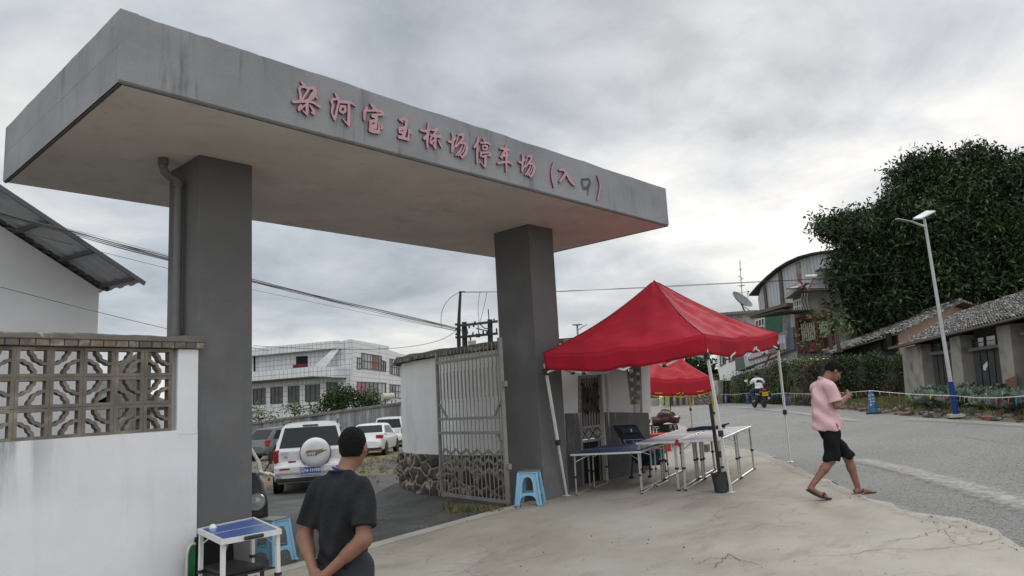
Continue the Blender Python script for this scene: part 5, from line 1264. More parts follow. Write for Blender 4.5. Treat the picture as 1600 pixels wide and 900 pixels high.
# two blue tables (order: front-left, front-right, back-right, back-left as seen)
A_ = [at(889.5, 708, 11.5), at(995.5, 700.5, 11.05), at(1000, 695.5, 11.9), at(906, 702, 12.3)]
ft = [gp(899, 775), gp(1003, 774), gp(1021, 763), gp(922, 763.5)]
zt_ = .69
def onZ(px, py, z): v = vray(px, py); return CAM + v * ((z - CAM[2]) / v[2])
def tabfeet(F, dz=.655, over=.06):
    F = [np.array(f, float) for f in F]; c_ = np.mean(F, 0); T = []
    for f in F: d = f - c_; d[2] = 0; t = f + d / np.linalg.norm(d) * over; T.append(np.array([t[0], t[1], f[2] + dz]))
    return T
F1 = [gp(901, 775), gp(1003, 773), gp(1021, 762), gp(922, 763)]; table('folding_table', 'blue folding table nearest the grey column, front one of two', tabfeet(F1, .63), F1, M['top_blue'], lw=.018)
F2 = [gp(929, 764), gp(1027, 761), gp(1046, 752.5), gp(950, 756)]; table('folding_table', 'blue folding table standing behind the front blue one, by the recliner', tabfeet(F2, .63), F2, M['top_blue'], lw=.018)
O_ = gp(1066, 768); uu = np.array([.968, .25]); vv = np.array([-.25, .968])
def block(u0, u1, v0, v1):
    F = []
    for u, v in ((u0, v1), (u0, v0), (u1, v0), (u1, v1)): p = O_[:2] + uu * u + vv * v; F.append(zq(p[0], p[1]))
    return F
for (u0, u1, v0, v1), lb in (((0, 1.05, .05, .62), 'violet topped aluminium table at the front left of the joined four'), ((0, 1.05, -.62, -.05), 'violet topped aluminium table nearest the black bucket'),
                             ((1.17, 2.25, .05, .62), 'violet topped aluminium table at the back left of the joined four'), ((1.17, 2.25, -.62, -.05), 'violet topped aluminium table at the back right, nearest the road')):
    F = block(u0, u1, v0, v1); Q = tabfeet(F, .725, .05); table('folding_table', lb, Q, F, M['top_sky'], lw=.03, u_frame=True)
p = O_[:2] + vv * .0; mb = MB(); q = np.array([p[0] - .03, p[1], hT(*p) + .70]); mb.box(q, (.04, .07, .06)); mb.bar(q, q + np.array([0, 0, .06]), .03); props(mb.build('red_clamp', mat('red_plastic', (.40, .02, .03), .4)), 'small red clamp joining the two front silver tables', 'clamp')
# rolled dark net lying on the tables
a, b = O_[:2] + uu * 1.55 + vv * .28, O_[:2] + uu * 2.15 - vv * .30; za = hT(*a) + .765
mb = MB(); mb.tube([(a[0], a[1], za), (lerp(a[0], b[0], .3), lerp(a[1], b[1], .3), za + .02), (lerp(a[0], b[0], .7), lerp(a[1], b[1], .7), za + .02), (b[0], b[1], za + .07)], [.02, .035, .03, .01], 8); mb.tube([(a[0] + .06, a[1], za + .02), (b[0] + .02, b[1] + .1, za + .02)], .02, 8)
props(mb.build('rolled_net', mat('navy_fabric', (.02, .03, .06), .9, .3, 20)), 'dark navy rolled net with posts lying on the silver tables', 'net')
# small blue table in front of the left column
z_ = .47
Q = [onZ(305, 828, z_), onZ(342, 846, z_), onZ(437, 829, z_), onZ(392, 809.5, z_)]
Q = [q + np.array([.02, -.0, 0]) for q in Q]
for q in Q: q[1] = min(q[1], 1.13)
ft = [np.array([q[0], q[1], hT(q[0], q[1]) + .008]) for q in [lerp(q, np.mean(Q, 0), .08) for q in Q]]
LT = table('small_table', 'small blue table with white centre line in front of the left column', Q, ft, mat('bright_blue_top', (.045, .11, .33), .25, .1, 4, spec=.5), None, u_frame=False, frame=M['white_metal'], lw=.034, line_=False, th=.045)
mb = MB(); a, b = lerp(Q[0], Q[1], .5), lerp(Q[3], Q[2], .5); n = 34
for k in range(n): p, q = lerp(a, b, (k + .1) / n), lerp(a, b, (k + .8) / n); w_ = (Q[1] - Q[0]) * .008; mb.prism([p - w_ + (0, 0, .003), q - w_ + (0, 0, .003), q + w_ + (0, 0, .003), p + w_ + (0, 0, .003)], (0, 0, .001))
mb.build('centre_line', M['line'], LT)
mb = MB(); a, b = lerp(Q[1], Q[2], .36), lerp(Q[1], Q[2], .66); mb.tube([a + (0, -.02, -.01), b + (0, -.02, -.01)], .017, 8); mb.build('carry_handle', M['blackp'], LT)
mb = MB(); p = quadP(Q, .13, .18); p = onZ(332.5, 825, z_ + .004); mb.lathe([(0, .038), (.012, .036), (.024, .028), (.030, .012), (.031, 0)], p, 20); mb.lathe([(.0, .001), (.036, .002), (.037, 0)], p, 20); props(mb.build('white_dome', mat('white_plastic', (.72, .72, .74), .35)), 'small white plastic dome sitting on the little blue table', 'dome')
# black lidded crate, black mesh panel and green folded board under and beside it
gz0 = hT(1.2, .7); CRT = thing('storage_crate', 'black plastic lidded crate with white label under the small table', 'crate', (1.30, .42, gz0))
lid = [onZ(309.5, 895, gz0 + .34), onZ(361, 897, gz0 + .34), onZ(402, 881, gz0 + .34), onZ(378, 871, gz0 + .34)]
cx0, cy0 = np.mean([q[0] for q in lid]), np.mean([q[1] for q in lid])
lid = [np.array([cx0 + a, cy0 + b, gz0 + .34]) for a, b in ((-.17, .28), (-.19, -.24), (.20, -.24), (.18, .30))]
mb = MB(); mb.hexa([(l[0] * .94 + cx0 * .06, l[1] * .94 + cy0 * .06, gz0 + .01) for l in (lid[1], lid[2], lid[3], lid[0])] + [l - (0, 0, .03) for l in (lid[1], lid[2], lid[3], lid[0])]); mb.build('tub', M['blackp'], CRT, bevel=.015)
mb = MB(); mb.hexa([l - (0, 0, .028) for l in (lid[1], lid[2], lid[3], lid[0])] + [l + (0, 0, .01) for l in (lid[1], lid[2], lid[3], lid[0])]); mb.build('lid', M['blackp'], CRT, bevel=.012)
mb = MB(); a = lerp(lid[1], lid[2], .55); b = lerp(lid[1], lid[2], .85); mb.prism([a + (0, -.004, -.05), b + (0, -.004, -.05), b + (0, -.004, -.14), a + (0, -.004, -.14)], (0, -.002, 0)); mb.prism([a + (0.02, -.007, -.07), b + (-.03, -.007, -.07), b + (-.03, -.007, -.085), a + (0.02, -.007, -.085)], (0, -.002, 0), 1); mb.build('paper_label', [mat('paper_label', (.55, .53, .5), .8), M['tail']], CRT)
mb = MB(); pm_ = [np.array([x, 1.10 + .02 * k, z]) for k, (x, z) in enumerate(((1.19, gz0 + .02), (1.62, gz0 + .02), (1.60, gz0 + .52), (1.22, gz0 + .60)))]; mb.prism(pm_, (0, .05, 0)); props(mb.build('mesh_panel', mat('black_mesh', (.012, .012, .013), .95, .5, 90, bump=.8, bs=90), bevel=.02), 'black mesh fabric panel standing behind the small blue table', 'panel')
GB = thing('green_board', 'green folded board with silver rim leaning on the white wall', 'board', (1.12, 1.05, gz0))
pts = []
for k in range(9): a_ = math.pi / 2 * k / 8; pts.append((1.17 - .05 * math.sin(a_) , gz0 + .42 + .12 * math.cos(a_)))
prof = [(1.20, gz0 + .02), (1.20, gz0 + .54)] + pts + [(1.12, gz0 + .02)]
mb = MB(); mb.prism([(x, 1.12, z) for x, z in prof], (0, .03, 0)); mb.build('board', mat('green_laminate', (.015, .12, .04), .5, .1), GB)
mb = MB(); mb.tube([(x, 1.125, z) for x, z in prof[1:]], .014, 8); mb.build('rim', M['alu'], GB)

# ------------------------------------------------------------------ blue plastic stools
M['stool'] = mat('pale_blue_plastic', (.22, .42, .58), .38, .05, 5, spec=.4)
def stool(label, loc, rz, sx=1., H=.46):
    S = thing('plastic_stool', label, 'stool', loc, rz, 'pale blue plastic stools')
    tw_, bw = .135, .185
    for k in range(4):
        mb = MB(); a0 = k * math.pi / 2; R_ = Matrix.Rotation(a0, 3, 'Z')
        # one side: two half legs, top band, arch, lower rail with arch below
        def Pt(u, z): w_ = lerp(bw, tw_, z / H); return R_ @ Vector((u * w_, -w_, z))
        outer = [(-1, 0), (-.72, 0), (-.62, .10), (-.40, .135), (0, .145), (.40, .135), (.62, .10), (.72, 0), (1, 0), (1, H), (-1, H)]
        hole = [(-.52, .18), (.52, .18), (.50, .32), (.34, .385), (0, .405), (-.34, .385), (-.50, .32)]
        # quads between outer and hole
        def q(a, b, c, d, th=.012):
            P4 = [Pt(*p) for p in (a, b, c, d)]; n = R_ @ Vector((0, 1, 0)); mb.prism([p for p in P4], n * th)
        q((-1, .0), (-.72, 0), (-.62, .10), (-1, .10)); q((.72, 0), (1, 0), (1, .10), (.62, .10))
        q((-1, .10), (-.62, .10), (-.52, .18), (-1, .18)); q((.62, .10), (1, .10), (1, .18), (.52, .18))
        q((-.62, .10), (-.40, .135), (-.40, .18), (-.52, .18)); q((-.40, .135), (0, .145), (0, .18), (-.40, .18)); q((0, .145), (.40, .135), (.40, .18), (0, .18)); q((.40, .135), (.62, .10), (.52, .18), (.40, .18))
        q((-1, .18), (-.52, .18), (-.50, .32), (-1, .32)); q((.52, .18), (1, .18), (1, .32), (.50, .32))
        q((-1, .32), (-.50, .32), (-.34, .385), (-1, .43)); q((-1, .43), (-.34, .385), (0, .405), (0, .43)); q((.50, .32), (1, .32), (1, .43), (.34, .385)); q((0, .405), (.34, .385), (1, .43), (0, .43)); q((-1, .43), (1, .43), (1, H), (-1, H))
        mb.build('side', M['stool'], S, local=True)
        mb = MB(); p0, p1 = Pt(-1, 0), Pt(-1, H); mb.tube([p0, p1], [.024, .018], 10); mb.box(Pt(-1.03, .008), (.055, .055, .016), rz=a0); mb.build('leg', M['stool'], S, local=True, bevel=.004)
    mb = MB(); mb.b2((-.15, -.15, H - .01), (.15, .15, H + .012)); mb.build('seat', M['stool'], S, local=True, bevel=.012)
    mb = MB(); mb.b2((-.145, -.15, H + .013), (.15, .145, H + .028)); mb.build('seat_board', mat('grey_green_board', (.16, .18, .15), .35, .25, 12), S, local=True, bevel=.005)
    return S
s1 = stool('pale blue plastic stool standing at the foot of the right column', gp(829, 789), .55)
s2p = gp(424, 880); clone(s1, (s2p[0], s2p[1], s2p[2] + .008), .35, 'pale blue plastic stool tucked behind the small blue table')
s1.location.z += .012

# ------------------------------------------------------------------ bucket and striped pole at the tent's front leg
bk = gp(1128, 770); BK = thing('bucket', 'black plastic bucket standing against the front tent leg', 'bucket', bk + (0, 0, .01))
mb = MB(); mb.lathe([(.0, .0), (.095, .0), (.125, .25), (.138, .25), (.138, .262), (.118, .262), (.09, .02), (0, .02)], (0, 0, 0), 28); mb.build('pail', mat('grey_black_plastic', (.035, .037, .04), .5, .15, 12), BK, local=True)
for sx in (-1, 1): mb = MB(); mb.box((sx * .14, 0, .25), (.03, .03, .04)); mb.build('ear', M['blackp'], BK, local=True)
pa, pb = bk + (0.0, 0, .03), at(1110, 631, 10.55)
PO = thing('striped_pole', 'black and yellow striped pole standing in the black bucket', 'pole', pa)
mb = MB(); mb.tube([pa, lerp(pa, pb, .99), pb], .024, 12); mb.build('shaft', M['blackp'], PO)
mb = MB(); mb.tube([lerp(pa, pb, .45) + CR * .026 - CF * .004, lerp(pa, pb, .88) + CR * .022 - CF * .004], .008, 6); mb.build('yellow_stripe', mat('yellow_tape', (.45, .30, .03), .5), PO)
mb = MB(); q = lerp(pa, pb, .42); mb.box(q + CR * .03, (.05, .05, .09)); mb.build('black_clip', M['blackp'], PO)

# ------------------------------------------------------------------ reclining chair behind the blue tables
RC = thing('recliner_chair', 'navy and charcoal padded recliner with pillow leaning near the white wall', 'chair', gp(1000, 748))
dp = 12.75
head, mid, seat_, foot = at(975, 664, 13.1), at(996, 697, 12.9), at(1012, 716, 12.7), at(1029, 722, 12.6)
M['rc_grey'] = mat('charcoal_mesh_fabric', (.03, .032, .034), .9, .3, 40); M['rc_blue'] = mat('navy_padded_fabric', (.022, .045, .09), .85, .3, 25); M['rc_blue2'] = mat('teal_fabric', (.03, .10, .17), .85, .25, 25)
cr = CR - CR * 0; wv = np.array([.62, -.78, 0]); 
def pad(mb, a, b, w_, th, mi=0):
    a, b = np.array(a), np.array(b); d = b - a; n = np.cross(wv, d); n /= np.linalg.norm(n); 
    mb.hexa([a - wv * w_ / 2 - n * th / 2, a + wv * w_ / 2 - n * th / 2, b + wv * w_ / 2 - n * th / 2, b - wv * w_ / 2 - n * th / 2, a - wv * w_ / 2 + n * th / 2, a + wv * w_ / 2 + n * th / 2, b + wv * w_ / 2 + n * th / 2, b - wv * w_ / 2 + n * th / 2], mi)
mb = MB(); pad(mb, head, mid, .42, .07); mb.build('backrest', M['rc_grey'], RC, bevel=.04)
mb = MB(); pad(mb, lerp(head, mid, .98), seat_ + (0, 0, -.10), .40, .08); mb.build('seat', M['rc_blue'], RC, bevel=.04)
mb = MB(); nh = -CF * .05; pad(mb, lerp(head, mid, .08) + nh, lerp(head, mid, .42) + nh, .30, .09); pw = mb.build('pillow', M['rc_blue'], RC, bevel=.035)
mb = MB(); c_ = lerp(head, mid, .2) + nh * 2.2 + CR * .06; mb.box(c_, (.012, .03, .05)); o = mb.build('white_logo_tag', M['line'], RC); o.parent = pw
mb = MB(); nf = -CF * .045; pad(mb, lerp(head, mid, .66) + nf, lerp(head, mid, 1.0) + nf, .34, .02); bp_ = mb.build('blue_panel', M['rc_blue'], RC, bevel=.006)
mb = MB(); a, b = lerp(head, mid, .66) + nf * 1.4, lerp(head, mid, 1.) + nf * 1.4
mb.tube([a - wv * .17, a + wv * .17], .005, 5); mb.tube([a - wv * .17, b - wv * .17], .005, 5); mb.tube([a + wv * .17, b + wv * .17], .005, 5); m = lerp(a, b, .2)
for k in range(3): mb.tube([lerp(a, b, .2 + .2 * k) - wv * .04, lerp(a, b, .35 + .2 * k) + wv * .02, lerp(a, b, .2 + .2 * k) + wv * .05], .005, 5)
mb.build('piping', mat('pale_blue_piping', (.35, .50, .60), .7), RC)
mb = MB(); pad(mb, seat_ + (0, 0, -.1), foot + (0, 0, .02), .38, .09); mb.build('leg_rest', M['rc_grey'], RC, bevel=.04)
mb = MB(); pad(mb, at(1030, 702, 12.3), at(1020, 725, 12.2), .14, .06); mb.build('side_pouch', M['rc_blue2'], RC, bevel=.02)
mb = MB(); c_ = at(1020, 705, 12.9); pad(mb, c_, c_ + (.15, -.1, -.02), .2, .10); mb.build('white_cushion', mat('white_pad', (.5, .5, .5), .8, .2, 10), RC, bevel=.03)
for (px0, py0, px1, py1) in ((988, 720, 987, 750), (1011, 722, 1016, 748), (1036, 710, 1040, 740), (1000, 722, 1004, 742)):
    mb = MB(); g0 = gp(px1, py1 - 2); t0 = np.array([lerp(g0[0], foot[0], .1), lerp(g0[1], foot[1], .1), g0[2] + .36]); mb.tube([t0, g0 + (0, 0, .03)], .014, 8); mb.box(g0 + (0, 0, .02), (.06, .06, .04)); mb.build('leg', M['blackp'], RC)

# ------------------------------------------------------------------ wrought iron table with brown leather stack, box, red crate, stone block
ip = gp(1030, 700); IT = thing('iron_table', 'black ornate iron table behind the silver tables', 'table', ip)
di = depth(ip); zt2 = at(1035, 664, di)[2]
c0_ = at(1018, 666, di); c1_ = at(1058, 666, di); xd = (c1_ - c0_); xd[2] = 0; Lx = np.linalg.norm(xd); xd /= Lx; yd_ = np.array([-xd[1], xd[0], 0]) 
M['iron'] = mat('black_wrought_iron', (.014, .013, .013), .6, .2, 20)
mb = MB(); mb.hexa([c0_ * (1, 1, 0) + (0, 0, zt2 - .03), c1_ * (1, 1, 0) + (0, 0, zt2 - .03), c1_ * (1, 1, 0) + yd_ * .5 + (0, 0, zt2 - .03), c0_ * (1, 1, 0) + yd_ * .5 + (0, 0, zt2 - .03)] + [c0_ * (1, 1, 0) + (0, 0, zt2), c1_ * (1, 1, 0) + (0, 0, zt2), c1_ * (1, 1, 0) + yd_ * .5 + (0, 0, zt2), c0_ * (1, 1, 0) + yd_ * .5 + (0, 0, zt2)]); mb.build('table_top', M['iron'], IT)
for a_, b_ in ((0, 0), (1, 0), (0, .5), (1, .5)): mb = MB(); q = c0_ + xd * Lx * a_ + yd_ * b_; g_ = hT(q[0], q[1]); mb.bar((q[0], q[1], g_), (q[0], q[1], zt2 - .03), .03); mb.build('leg', M['iron'], IT)
mb = MB(); zb_ = zt2 - .24
mb.bar(c0_ * (1, 1, 0) + (0, 0, zb_), c1_ * (1, 1, 0) + (0, 0, zb_), .02); mb.bar(c0_ * (1, 1, 0) + (0, 0, zt2 - .05), c1_ * (1, 1, 0) + (0, 0, zt2 - .05), .02)
for k in range(8):
    cc_ = c0_ * (1, 1, 0) + xd * Lx * (k + .5) / 8 + (0, 0, (zb_ + zt2) / 2 - .02); r0 = Lx / 17
    mb.tube([cc_ + xd * math.cos(t) * r0 * (1 - t / 14) + np.array([0, 0, math.sin(t) * .085 * (1 - t / 14)]) for t in np.linspace(0, 9, 22)], .010, 5)
    mb.bar(c0_ * (1, 1, 0) + xd * Lx * k / 8 + (0, 0, zb_), c0_ * (1, 1, 0) + xd * Lx * k / 8 + (0, 0, zt2 - .04), .012)
mb.build('scroll_panel', M['iron'], IT)
mb = MB(); mb.hexa([tuple(c0_ * (1, 1, 0) + xd * Lx * u + yd_ * v + (0, 0, z)) for z in (zt2 - .42, zt2 - .03) for u, v in ((.40, .06), (.72, .06), (.72, .4), (.40, .4))]); props(mb.build('brown_basket', M['wood']), 'dull brown basket under the ornate iron table', 'basket')
M['leather'] = mat('brown_leather', (.055, .022, .020), .45, .25, 10, spec=.4)
BG = thing('leather_bag', 'glossy dark brown leather bag heaped on the iron table', 'bag', c0_ * (1, 1, 0) + xd * Lx * .6 + (0, 0, zt2))
cb_ = c0_ * (1, 1, 0) + xd * Lx * .62 + yd_ * .2
solid('bag_body', [('e', (xd[0] * .0, xd[1] * .0, .20), (.24, .20, .17)), ('e', (xd[0] * .18, xd[1] * .18, .12), (.18, .15, .10)), ('e', (-xd[0] * .2, -xd[1] * .2, .10), (.16, .14, .10))], M['leather'], BG, .02, .05, noise=lambda X, Y, Z: .012 * np.sin(22 * X + 30 * Z) + .008 * np.sin(45 * Z + 10 * Y))
mb = MB(); mb.tube([cb_ + xd * t + np.array([0, 0, .13 - .02 * abs(t) * 5]) - yd_ * .18 for t in np.linspace(-.15, .28, 8)], .04, 8); mb.build('white_trim', mat('cream_leather', (.40, .37, .34), .4, .2, 9), BG)
mb = MB(); a = c0_ * (1, 1, 0) + xd * .08 + (0, 0, zt2); mb.hexa([tuple(a + xd * u + yd_ * v + (0, 0, z)) for z in (.002, .20) for u, v in ((0, .05), (.22, .05), (.22, .35), (0, .35))]); props(mb.build('brown_box', M['leather'], bevel=.01), 'small brown box at the left end of the iron table', 'box')
rc_ = gp(1024, 706); mb = MB()
q0 = at(1018, 678, di - 1.0); q1 = at(1047, 679, di - 1.0); xr_ = q1 - q0; xr_[2] = 0; 
mb.hexa([tuple(q0 * (1, 1, 0) + xr_ * u + yd_ * v + (0, 0, z)) for z in (hT(q0[0], q0[1]) + .005, q0[2]) for u, v in ((0, 0), (1, 0), (1, .4), (0, .4))])
RCt = mb.build('red_crate', mat('red_crate_plastic', (.40, .015, .02), .5, .15, 9), bevel=.02); props(RCt, 'red plastic crate in front of the iron table', 'crate')
sb = gp(1104, 706); mb = MB(); mb.box(sb + (0, 0, .08), (.22, .12, .17), rz=.3); props(mb.build('stone_block', M['wood'], bevel=.012), 'small brown block standing on paving beyond the silver tables', 'block')
# ------------------------------------------------------------------ foliage tools
def leaf_quads(C_, N_, L, W_, rng_, droop=.5):
    """C_: centres (n,3) -> verts, faces of bent leaves (4 verts diamonds)"""
    n = len(C_); d = rng_.randn(n, 3); d[:, 2] = d[:, 2] * .6 - droop; d /= np.linalg.norm(d, axis=1)[:, None]
    s = np.cross(d, rng_.randn(n, 3)); s /= np.linalg.norm(s, axis=1)[:, None] + 1e-9
    l = L * rng_.uniform(.6, 1.25, n)[:, None]; w_ = W_ * rng_.uniform(.7, 1.2, n)[:, None]
    V = np.stack([C_, C_ + d * l * .45 + s * w_ * .5, C_ + d * l, C_ + d * l * .45 - s * w_ * .5], 1).reshape(-1, 3)
    return V
def foliage_mesh(name, V, nm, mats, parent, seed=0, probs=None, kind=None, label=None, cat=None):
    n = len(V) // 4; me = bpy.data.meshes.new(name); M_i = ROOT[parent.name].inverted() if parent is not None else Matrix()
    A = np.array(M_i); V = V @ A[:3, :3].T + A[:3, 3]
    me.vertices.add(len(V)); me.vertices.foreach_set('co', V.astype(np.float32).ravel()); me.loops.add(4 * n); me.loops.foreach_set('vertex_index', np.arange(4 * n, dtype=np.int32))
    me.polygons.add(n); me.polygons.foreach_set('loop_start', np.arange(0, 4 * n, 4, dtype=np.int32))
    for m in mats: me.materials.append(m)
    me.polygons.foreach_set('material_index', nm.astype(np.int32)); me.update(calc_edges=True); me.validate()
    o = bpy.data.objects.new(name, me); COL.objects.link(o)
    if parent is not None: o.parent = parent; ROOT[o.name] = ROOT[parent.name]
    else: ROOT[o.name] = Matrix()
    return props(o, label, cat, None, kind)
def blob_points(blobs, per, rng_, shell=.55, clump=7, cr_=.22):
    out_, ci = [], []
    for (c, r) in blobs:
        n = max(int(per * r[0] * r[1] * 1.0), 6); d = rng_.randn(n, 3); d /= np.linalg.norm(d, axis=1)[:, None]
        rr = 1 - shell * rng_.rand(n) ** 2.2; P = np.array(c) + d * rr[:, None] * np.array(r)
        P = np.repeat(P, clump, 0) + rng_.randn(n * clump, 3) * cr_; out_.append(P); ci.append(np.repeat(rng_.rand(n), clump))
    return np.concatenate(out_), np.concatenate(ci)
def tree(name, label, blobs, base, per, L, W_, mats, mixp, seed, trunk_r=.2, cat='tree', group=None, clump=7, cr_=.22, limbs=9, droop=.5, shell=.55):
    r = np.random.RandomState(seed); T = thing(name, label, cat, base, 0, group); P, ci = blob_points(blobs, per, r, shell, clump, cr_)
    V = leaf_quads(P, None, L, W_, r, droop); mi = np.digitize(ci, np.cumsum(mixp)[:-1]); foliage_mesh('crown', V, mi, mats, T)
    mb = MB(); base = np.array(base, float); cen = np.mean([b[0] for b in blobs], 0); top_ = base + (cen - base) * .8
    mb.tube([base + (0, 0, -.1), lerp(base, top_, .3) + (trunk_r * .5, 0, 0), lerp(base, top_, .65), top_], [trunk_r * 1.2, trunk_r, trunk_r * .7, trunk_r * .3], 10); mb.build('trunk', M['bark'], T)
    for k in range(min(limbs, len(blobs))):
        c_ = np.array(blobs[(k * 5) % len(blobs)][0]); s_ = lerp(base, top_, .35 + .5 * ((k * 37) % 10) / 10); mb = MB(); m = lerp(s_, c_, .5) + r.randn(3) * .15 + (0, 0, .15)
        mb.tube([s_, m, c_], [trunk_r * .42, trunk_r * .26, trunk_r * .08], 7); mb.build('limb', M['bark'], T)
    return T
# ------------------------------------------------------------------ far side: garden bank
hB_off = [0, .25, .6, 1.0, 2.2, 4.5, 9, 16]; hB_h = [0, .03, .11, .16, .19, .25, .38, .48]
sel = fe[(fe[:, 0] > 3) & (fe[:, 0] < 31)]; sel = resample(sel, 170); d = np.gradient(sel, axis=0); d /= np.linalg.norm(d, axis=1)[:, None]; bn_ = np.stack([d[:, 1], -d[:, 0]], 1)
rb = np.random.RandomState(4)
G = []
for i, p in enumerate(sel):
    fade_ = sst(30.5, 26.5, p[0]) if False else min(1, max(0, (31 - p[0]) / 3)); row = []
    for o_, h_ in zip(hB_off, hB_h):
        q = p + bn_[i] * (o_ - .02); row.append((q[0], q[1], hT(q[0], q[1]) + h_ * fade_ + (rb.randn() * .035 if 0 < o_ < 6 else 0) - (.03 if o_ == 0 else 0)))
    G.append(row)
mb = MB(); mb.grid(G); ob = mb.build('garden_bank', M['soil'], kind='structure')
if ob.data.polygons[0].normal.z < 0: ob.data.flip_normals()
fin = resample(sel, 600); dfin = np.gradient(fin, axis=0); dfin /= np.linalg.norm(dfin, axis=1)[:, None]; nfin = np.stack([dfin[:, 1], -dfin[:, 0]], 1)
def bankpt(i, o_): 
    p = fin[i] + nfin[i] * o_; return np.array([p[0], p[1], hT(p[0], p[1]) + np.interp(o_, hB_off, hB_h) * min(1, max(0, (31 - fin[i][0]) / 3))])
# rubble face of the bank (broken bricks and stones)
M['rub1'] = mat('rubble_stone', (.17, .15, .125), .95, .35, 6, bump=.5); M['rub2'] = mat('rubble_brick', (.19, .10, .07), .95, .3, 6, bump=.5); M['rub3'] = mat('rubble_dark', (.065, .058, .05), .95, .3, 6, bump=.5)
mb = MB(); rr_ = random.Random(9)
for _ in range(900):
    i = rr_.randrange(0, 560); o_ = rr_.uniform(.05, 1.1); p = bankpt(i, o_); s_ = rr_.uniform(.04, .13)
    if depth(p) > 32: continue
    mb.box(p + (0, 0, s_ * .2), (s_ * 1.9, s_ * 1.0, s_ * .75), rr_.choice([0, 0, 1, 2, 2]), R=Matrix.Rotation(rr_.random() * 6.3, 3, 'Z') @ Matrix.Rotation(rr_.uniform(-.6, .6), 3, 'X'))
props(mb.build('rubble', [M['rub1'], M['rub2'], M['rub3']], kind='stuff'), 'heap of broken bricks and stones along the garden bank', 'rubble')
# grass tufts
def tufts(name, pts, h_, mats, label, seed=1, blades=9):
    r = np.random.RandomState(seed); B = np.repeat(np.array(pts), blades, 0); n = len(B); B = B + np.c_[r.randn(n, 2) * .05, np.zeros(n)]; d = np.c_[r.randn(n, 2) * .45, np.ones(n)]; l = h_ * r.uniform(.5, 1.3, n)[:, None]; s = np.c_[r.randn(n, 2), np.zeros(n)]; s /= np.linalg.norm(s, axis=1)[:, None]
    V = np.stack([B - s * .012, B + s * .012, B + d * l + s * .002, B + d * l * .98 - s * .002], 1).reshape(-1, 3)
    return foliage_mesh(name, V, r.randint(0, len(mats), n), mats, None, kind='stuff', label=label, cat='grass')
pts = [bankpt(rr_.randrange(0, 595), abs(rr_.gauss(1.3, .7)) + .25) for _ in range(1700)]
M['drygrass'] = mat('dry_grass', (.16, .12, .05), .8, .3, 3)
tufts('bank_grass', pts, .20, [M['leaf2'], M['leaf3'], M['drygrass']], 'green and dry grass growing over the garden bank')
pts = []
for _ in range(650):
    px, py = rr_.uniform(400, 690), rr_.gauss(735, 8) if rr_.random() < .1 else rr_.uniform(712, 740); p = gp(px, py)
    if p[1] > 4: pts.append(p)
for _ in range(45): px = rr_.gauss(735, 30); pts.append(gp(px, np.interp(px, [640, 700, 795], [776, 797, 797]) + rr_.gauss(0, 3)))
tufts('lot_grass', pts, .07, [M['drygrass'], M['leaf3'], M['drygrass']], 'sparse dry grass on the parking ground', 3, 6)
# ------------------------------------------------------------------ retaining wall under creepers
VW = VP((1130, 620, 60), (1285, 620, 34.5)); VW2 = VP((1285, 620, 34.5), (1415, 600, 35.5))
RWt = thing('retaining_wall', 'old dark retaining wall overgrown with creepers across the road', 'wall', VW.pt(1240, 630))
M['rw'] = mat('mossy_old_wall', (.085, .075, .06), .95, .3, 1.5, bump=.5, bs=12, col2=(.05, .055, .035), c2s=.8, c2t=(.42, .58))
mb = MB(); VW.poly(mb, [(1116, 598), (1155, 585), (1217, 569), (1285, 561), (1285, 650), (1116, 640)], -.5, 0); VW2.poly(mb, [(1285.2, 561), (1350, 557), (1415, 555), (1415, 640), (1285.2, 650)], -.5, 0); mb.build('wall_panel', M['rw'], RWt)
mb = MB(); VW.poly(mb, [(1238, 618), (1288, 612), (1288, 645), (1238, 640)], .02, .35); mb.build('stone_base', M['stone'], RWt)
rv = np.random.RandomState(5); M['deadvine'] = mat('withered_creeper', (.085, .065, .04), .8, .35, 2)
def wallpts(pl, x0, x1, topf, botf, n, thick=.28):
    o = []
    while len(o) < n:
        px = rv.uniform(x0, x1); py = rv.uniform(topf(px) + 3 + 4 * math.sin(px * .21) + 3 * math.sin(px * .57), botf(px))
        g_ = math.sin(px * .13) + math.sin(px * .37 + py * .11) * .8 + math.sin(py * .21 + 2) * .6
        dens = .42 + .42 * g_ - (.35 if 1240 < px < 1275 and py > topf(px) + 25 else 0)
        if rv.rand() < dens: o.append((pl.pt(px, py) + pl.n * abs(rv.randn()) * thick, (py - topf(px)) / 60))
    return o
tf = lambda x: np.interp(x, [1116, 1155, 1180, 1217, 1285, 1350, 1415], [593, 580, 573, 563, 556, 552, 549]); bf = lambda x: np.interp(x, [1116, 1180, 1240, 1285, 1350, 1415], [632, 632, 636, 636, 634, 628])
A1_ = wallpts(VW, 1112, 1286, tf, bf, 3300, .25) + wallpts(VW2, 1284, 1414, tf, bf, 1700, .15)
P = np.array([a[0] for a in A1_]); hgt = np.array([a[1] for a in A1_]); P = np.repeat(P, 5, 0) + rv.randn(len(P) * 5, 3) * .13; hh = np.repeat(hgt, 5)
V = leaf_quads(P, None, .13, .065, rv, 1.2); pn = np.sin(P[:, 0] * .9 + P[:, 2] * 1.3) + np.sin(P[:, 1] * 1.7 + 1) * .8; mi = np.where((hh < .10) & (rv.rand(len(hh)) < .6), 2, np.where(pn + rv.randn(len(hh)) * .6 > .7, 3, np.where(rv.rand(len(hh)) < .25, 1, 0)))
foliage_mesh('climbing_vines', V, mi, [M['leaf'], M['leaf2'], M['leaf3'], M['deadvine']], None, kind='stuff', label='dense creepers and vines hanging over the retaining wall', cat='vines')
mb = MB(); rr_ = random.Random(12)
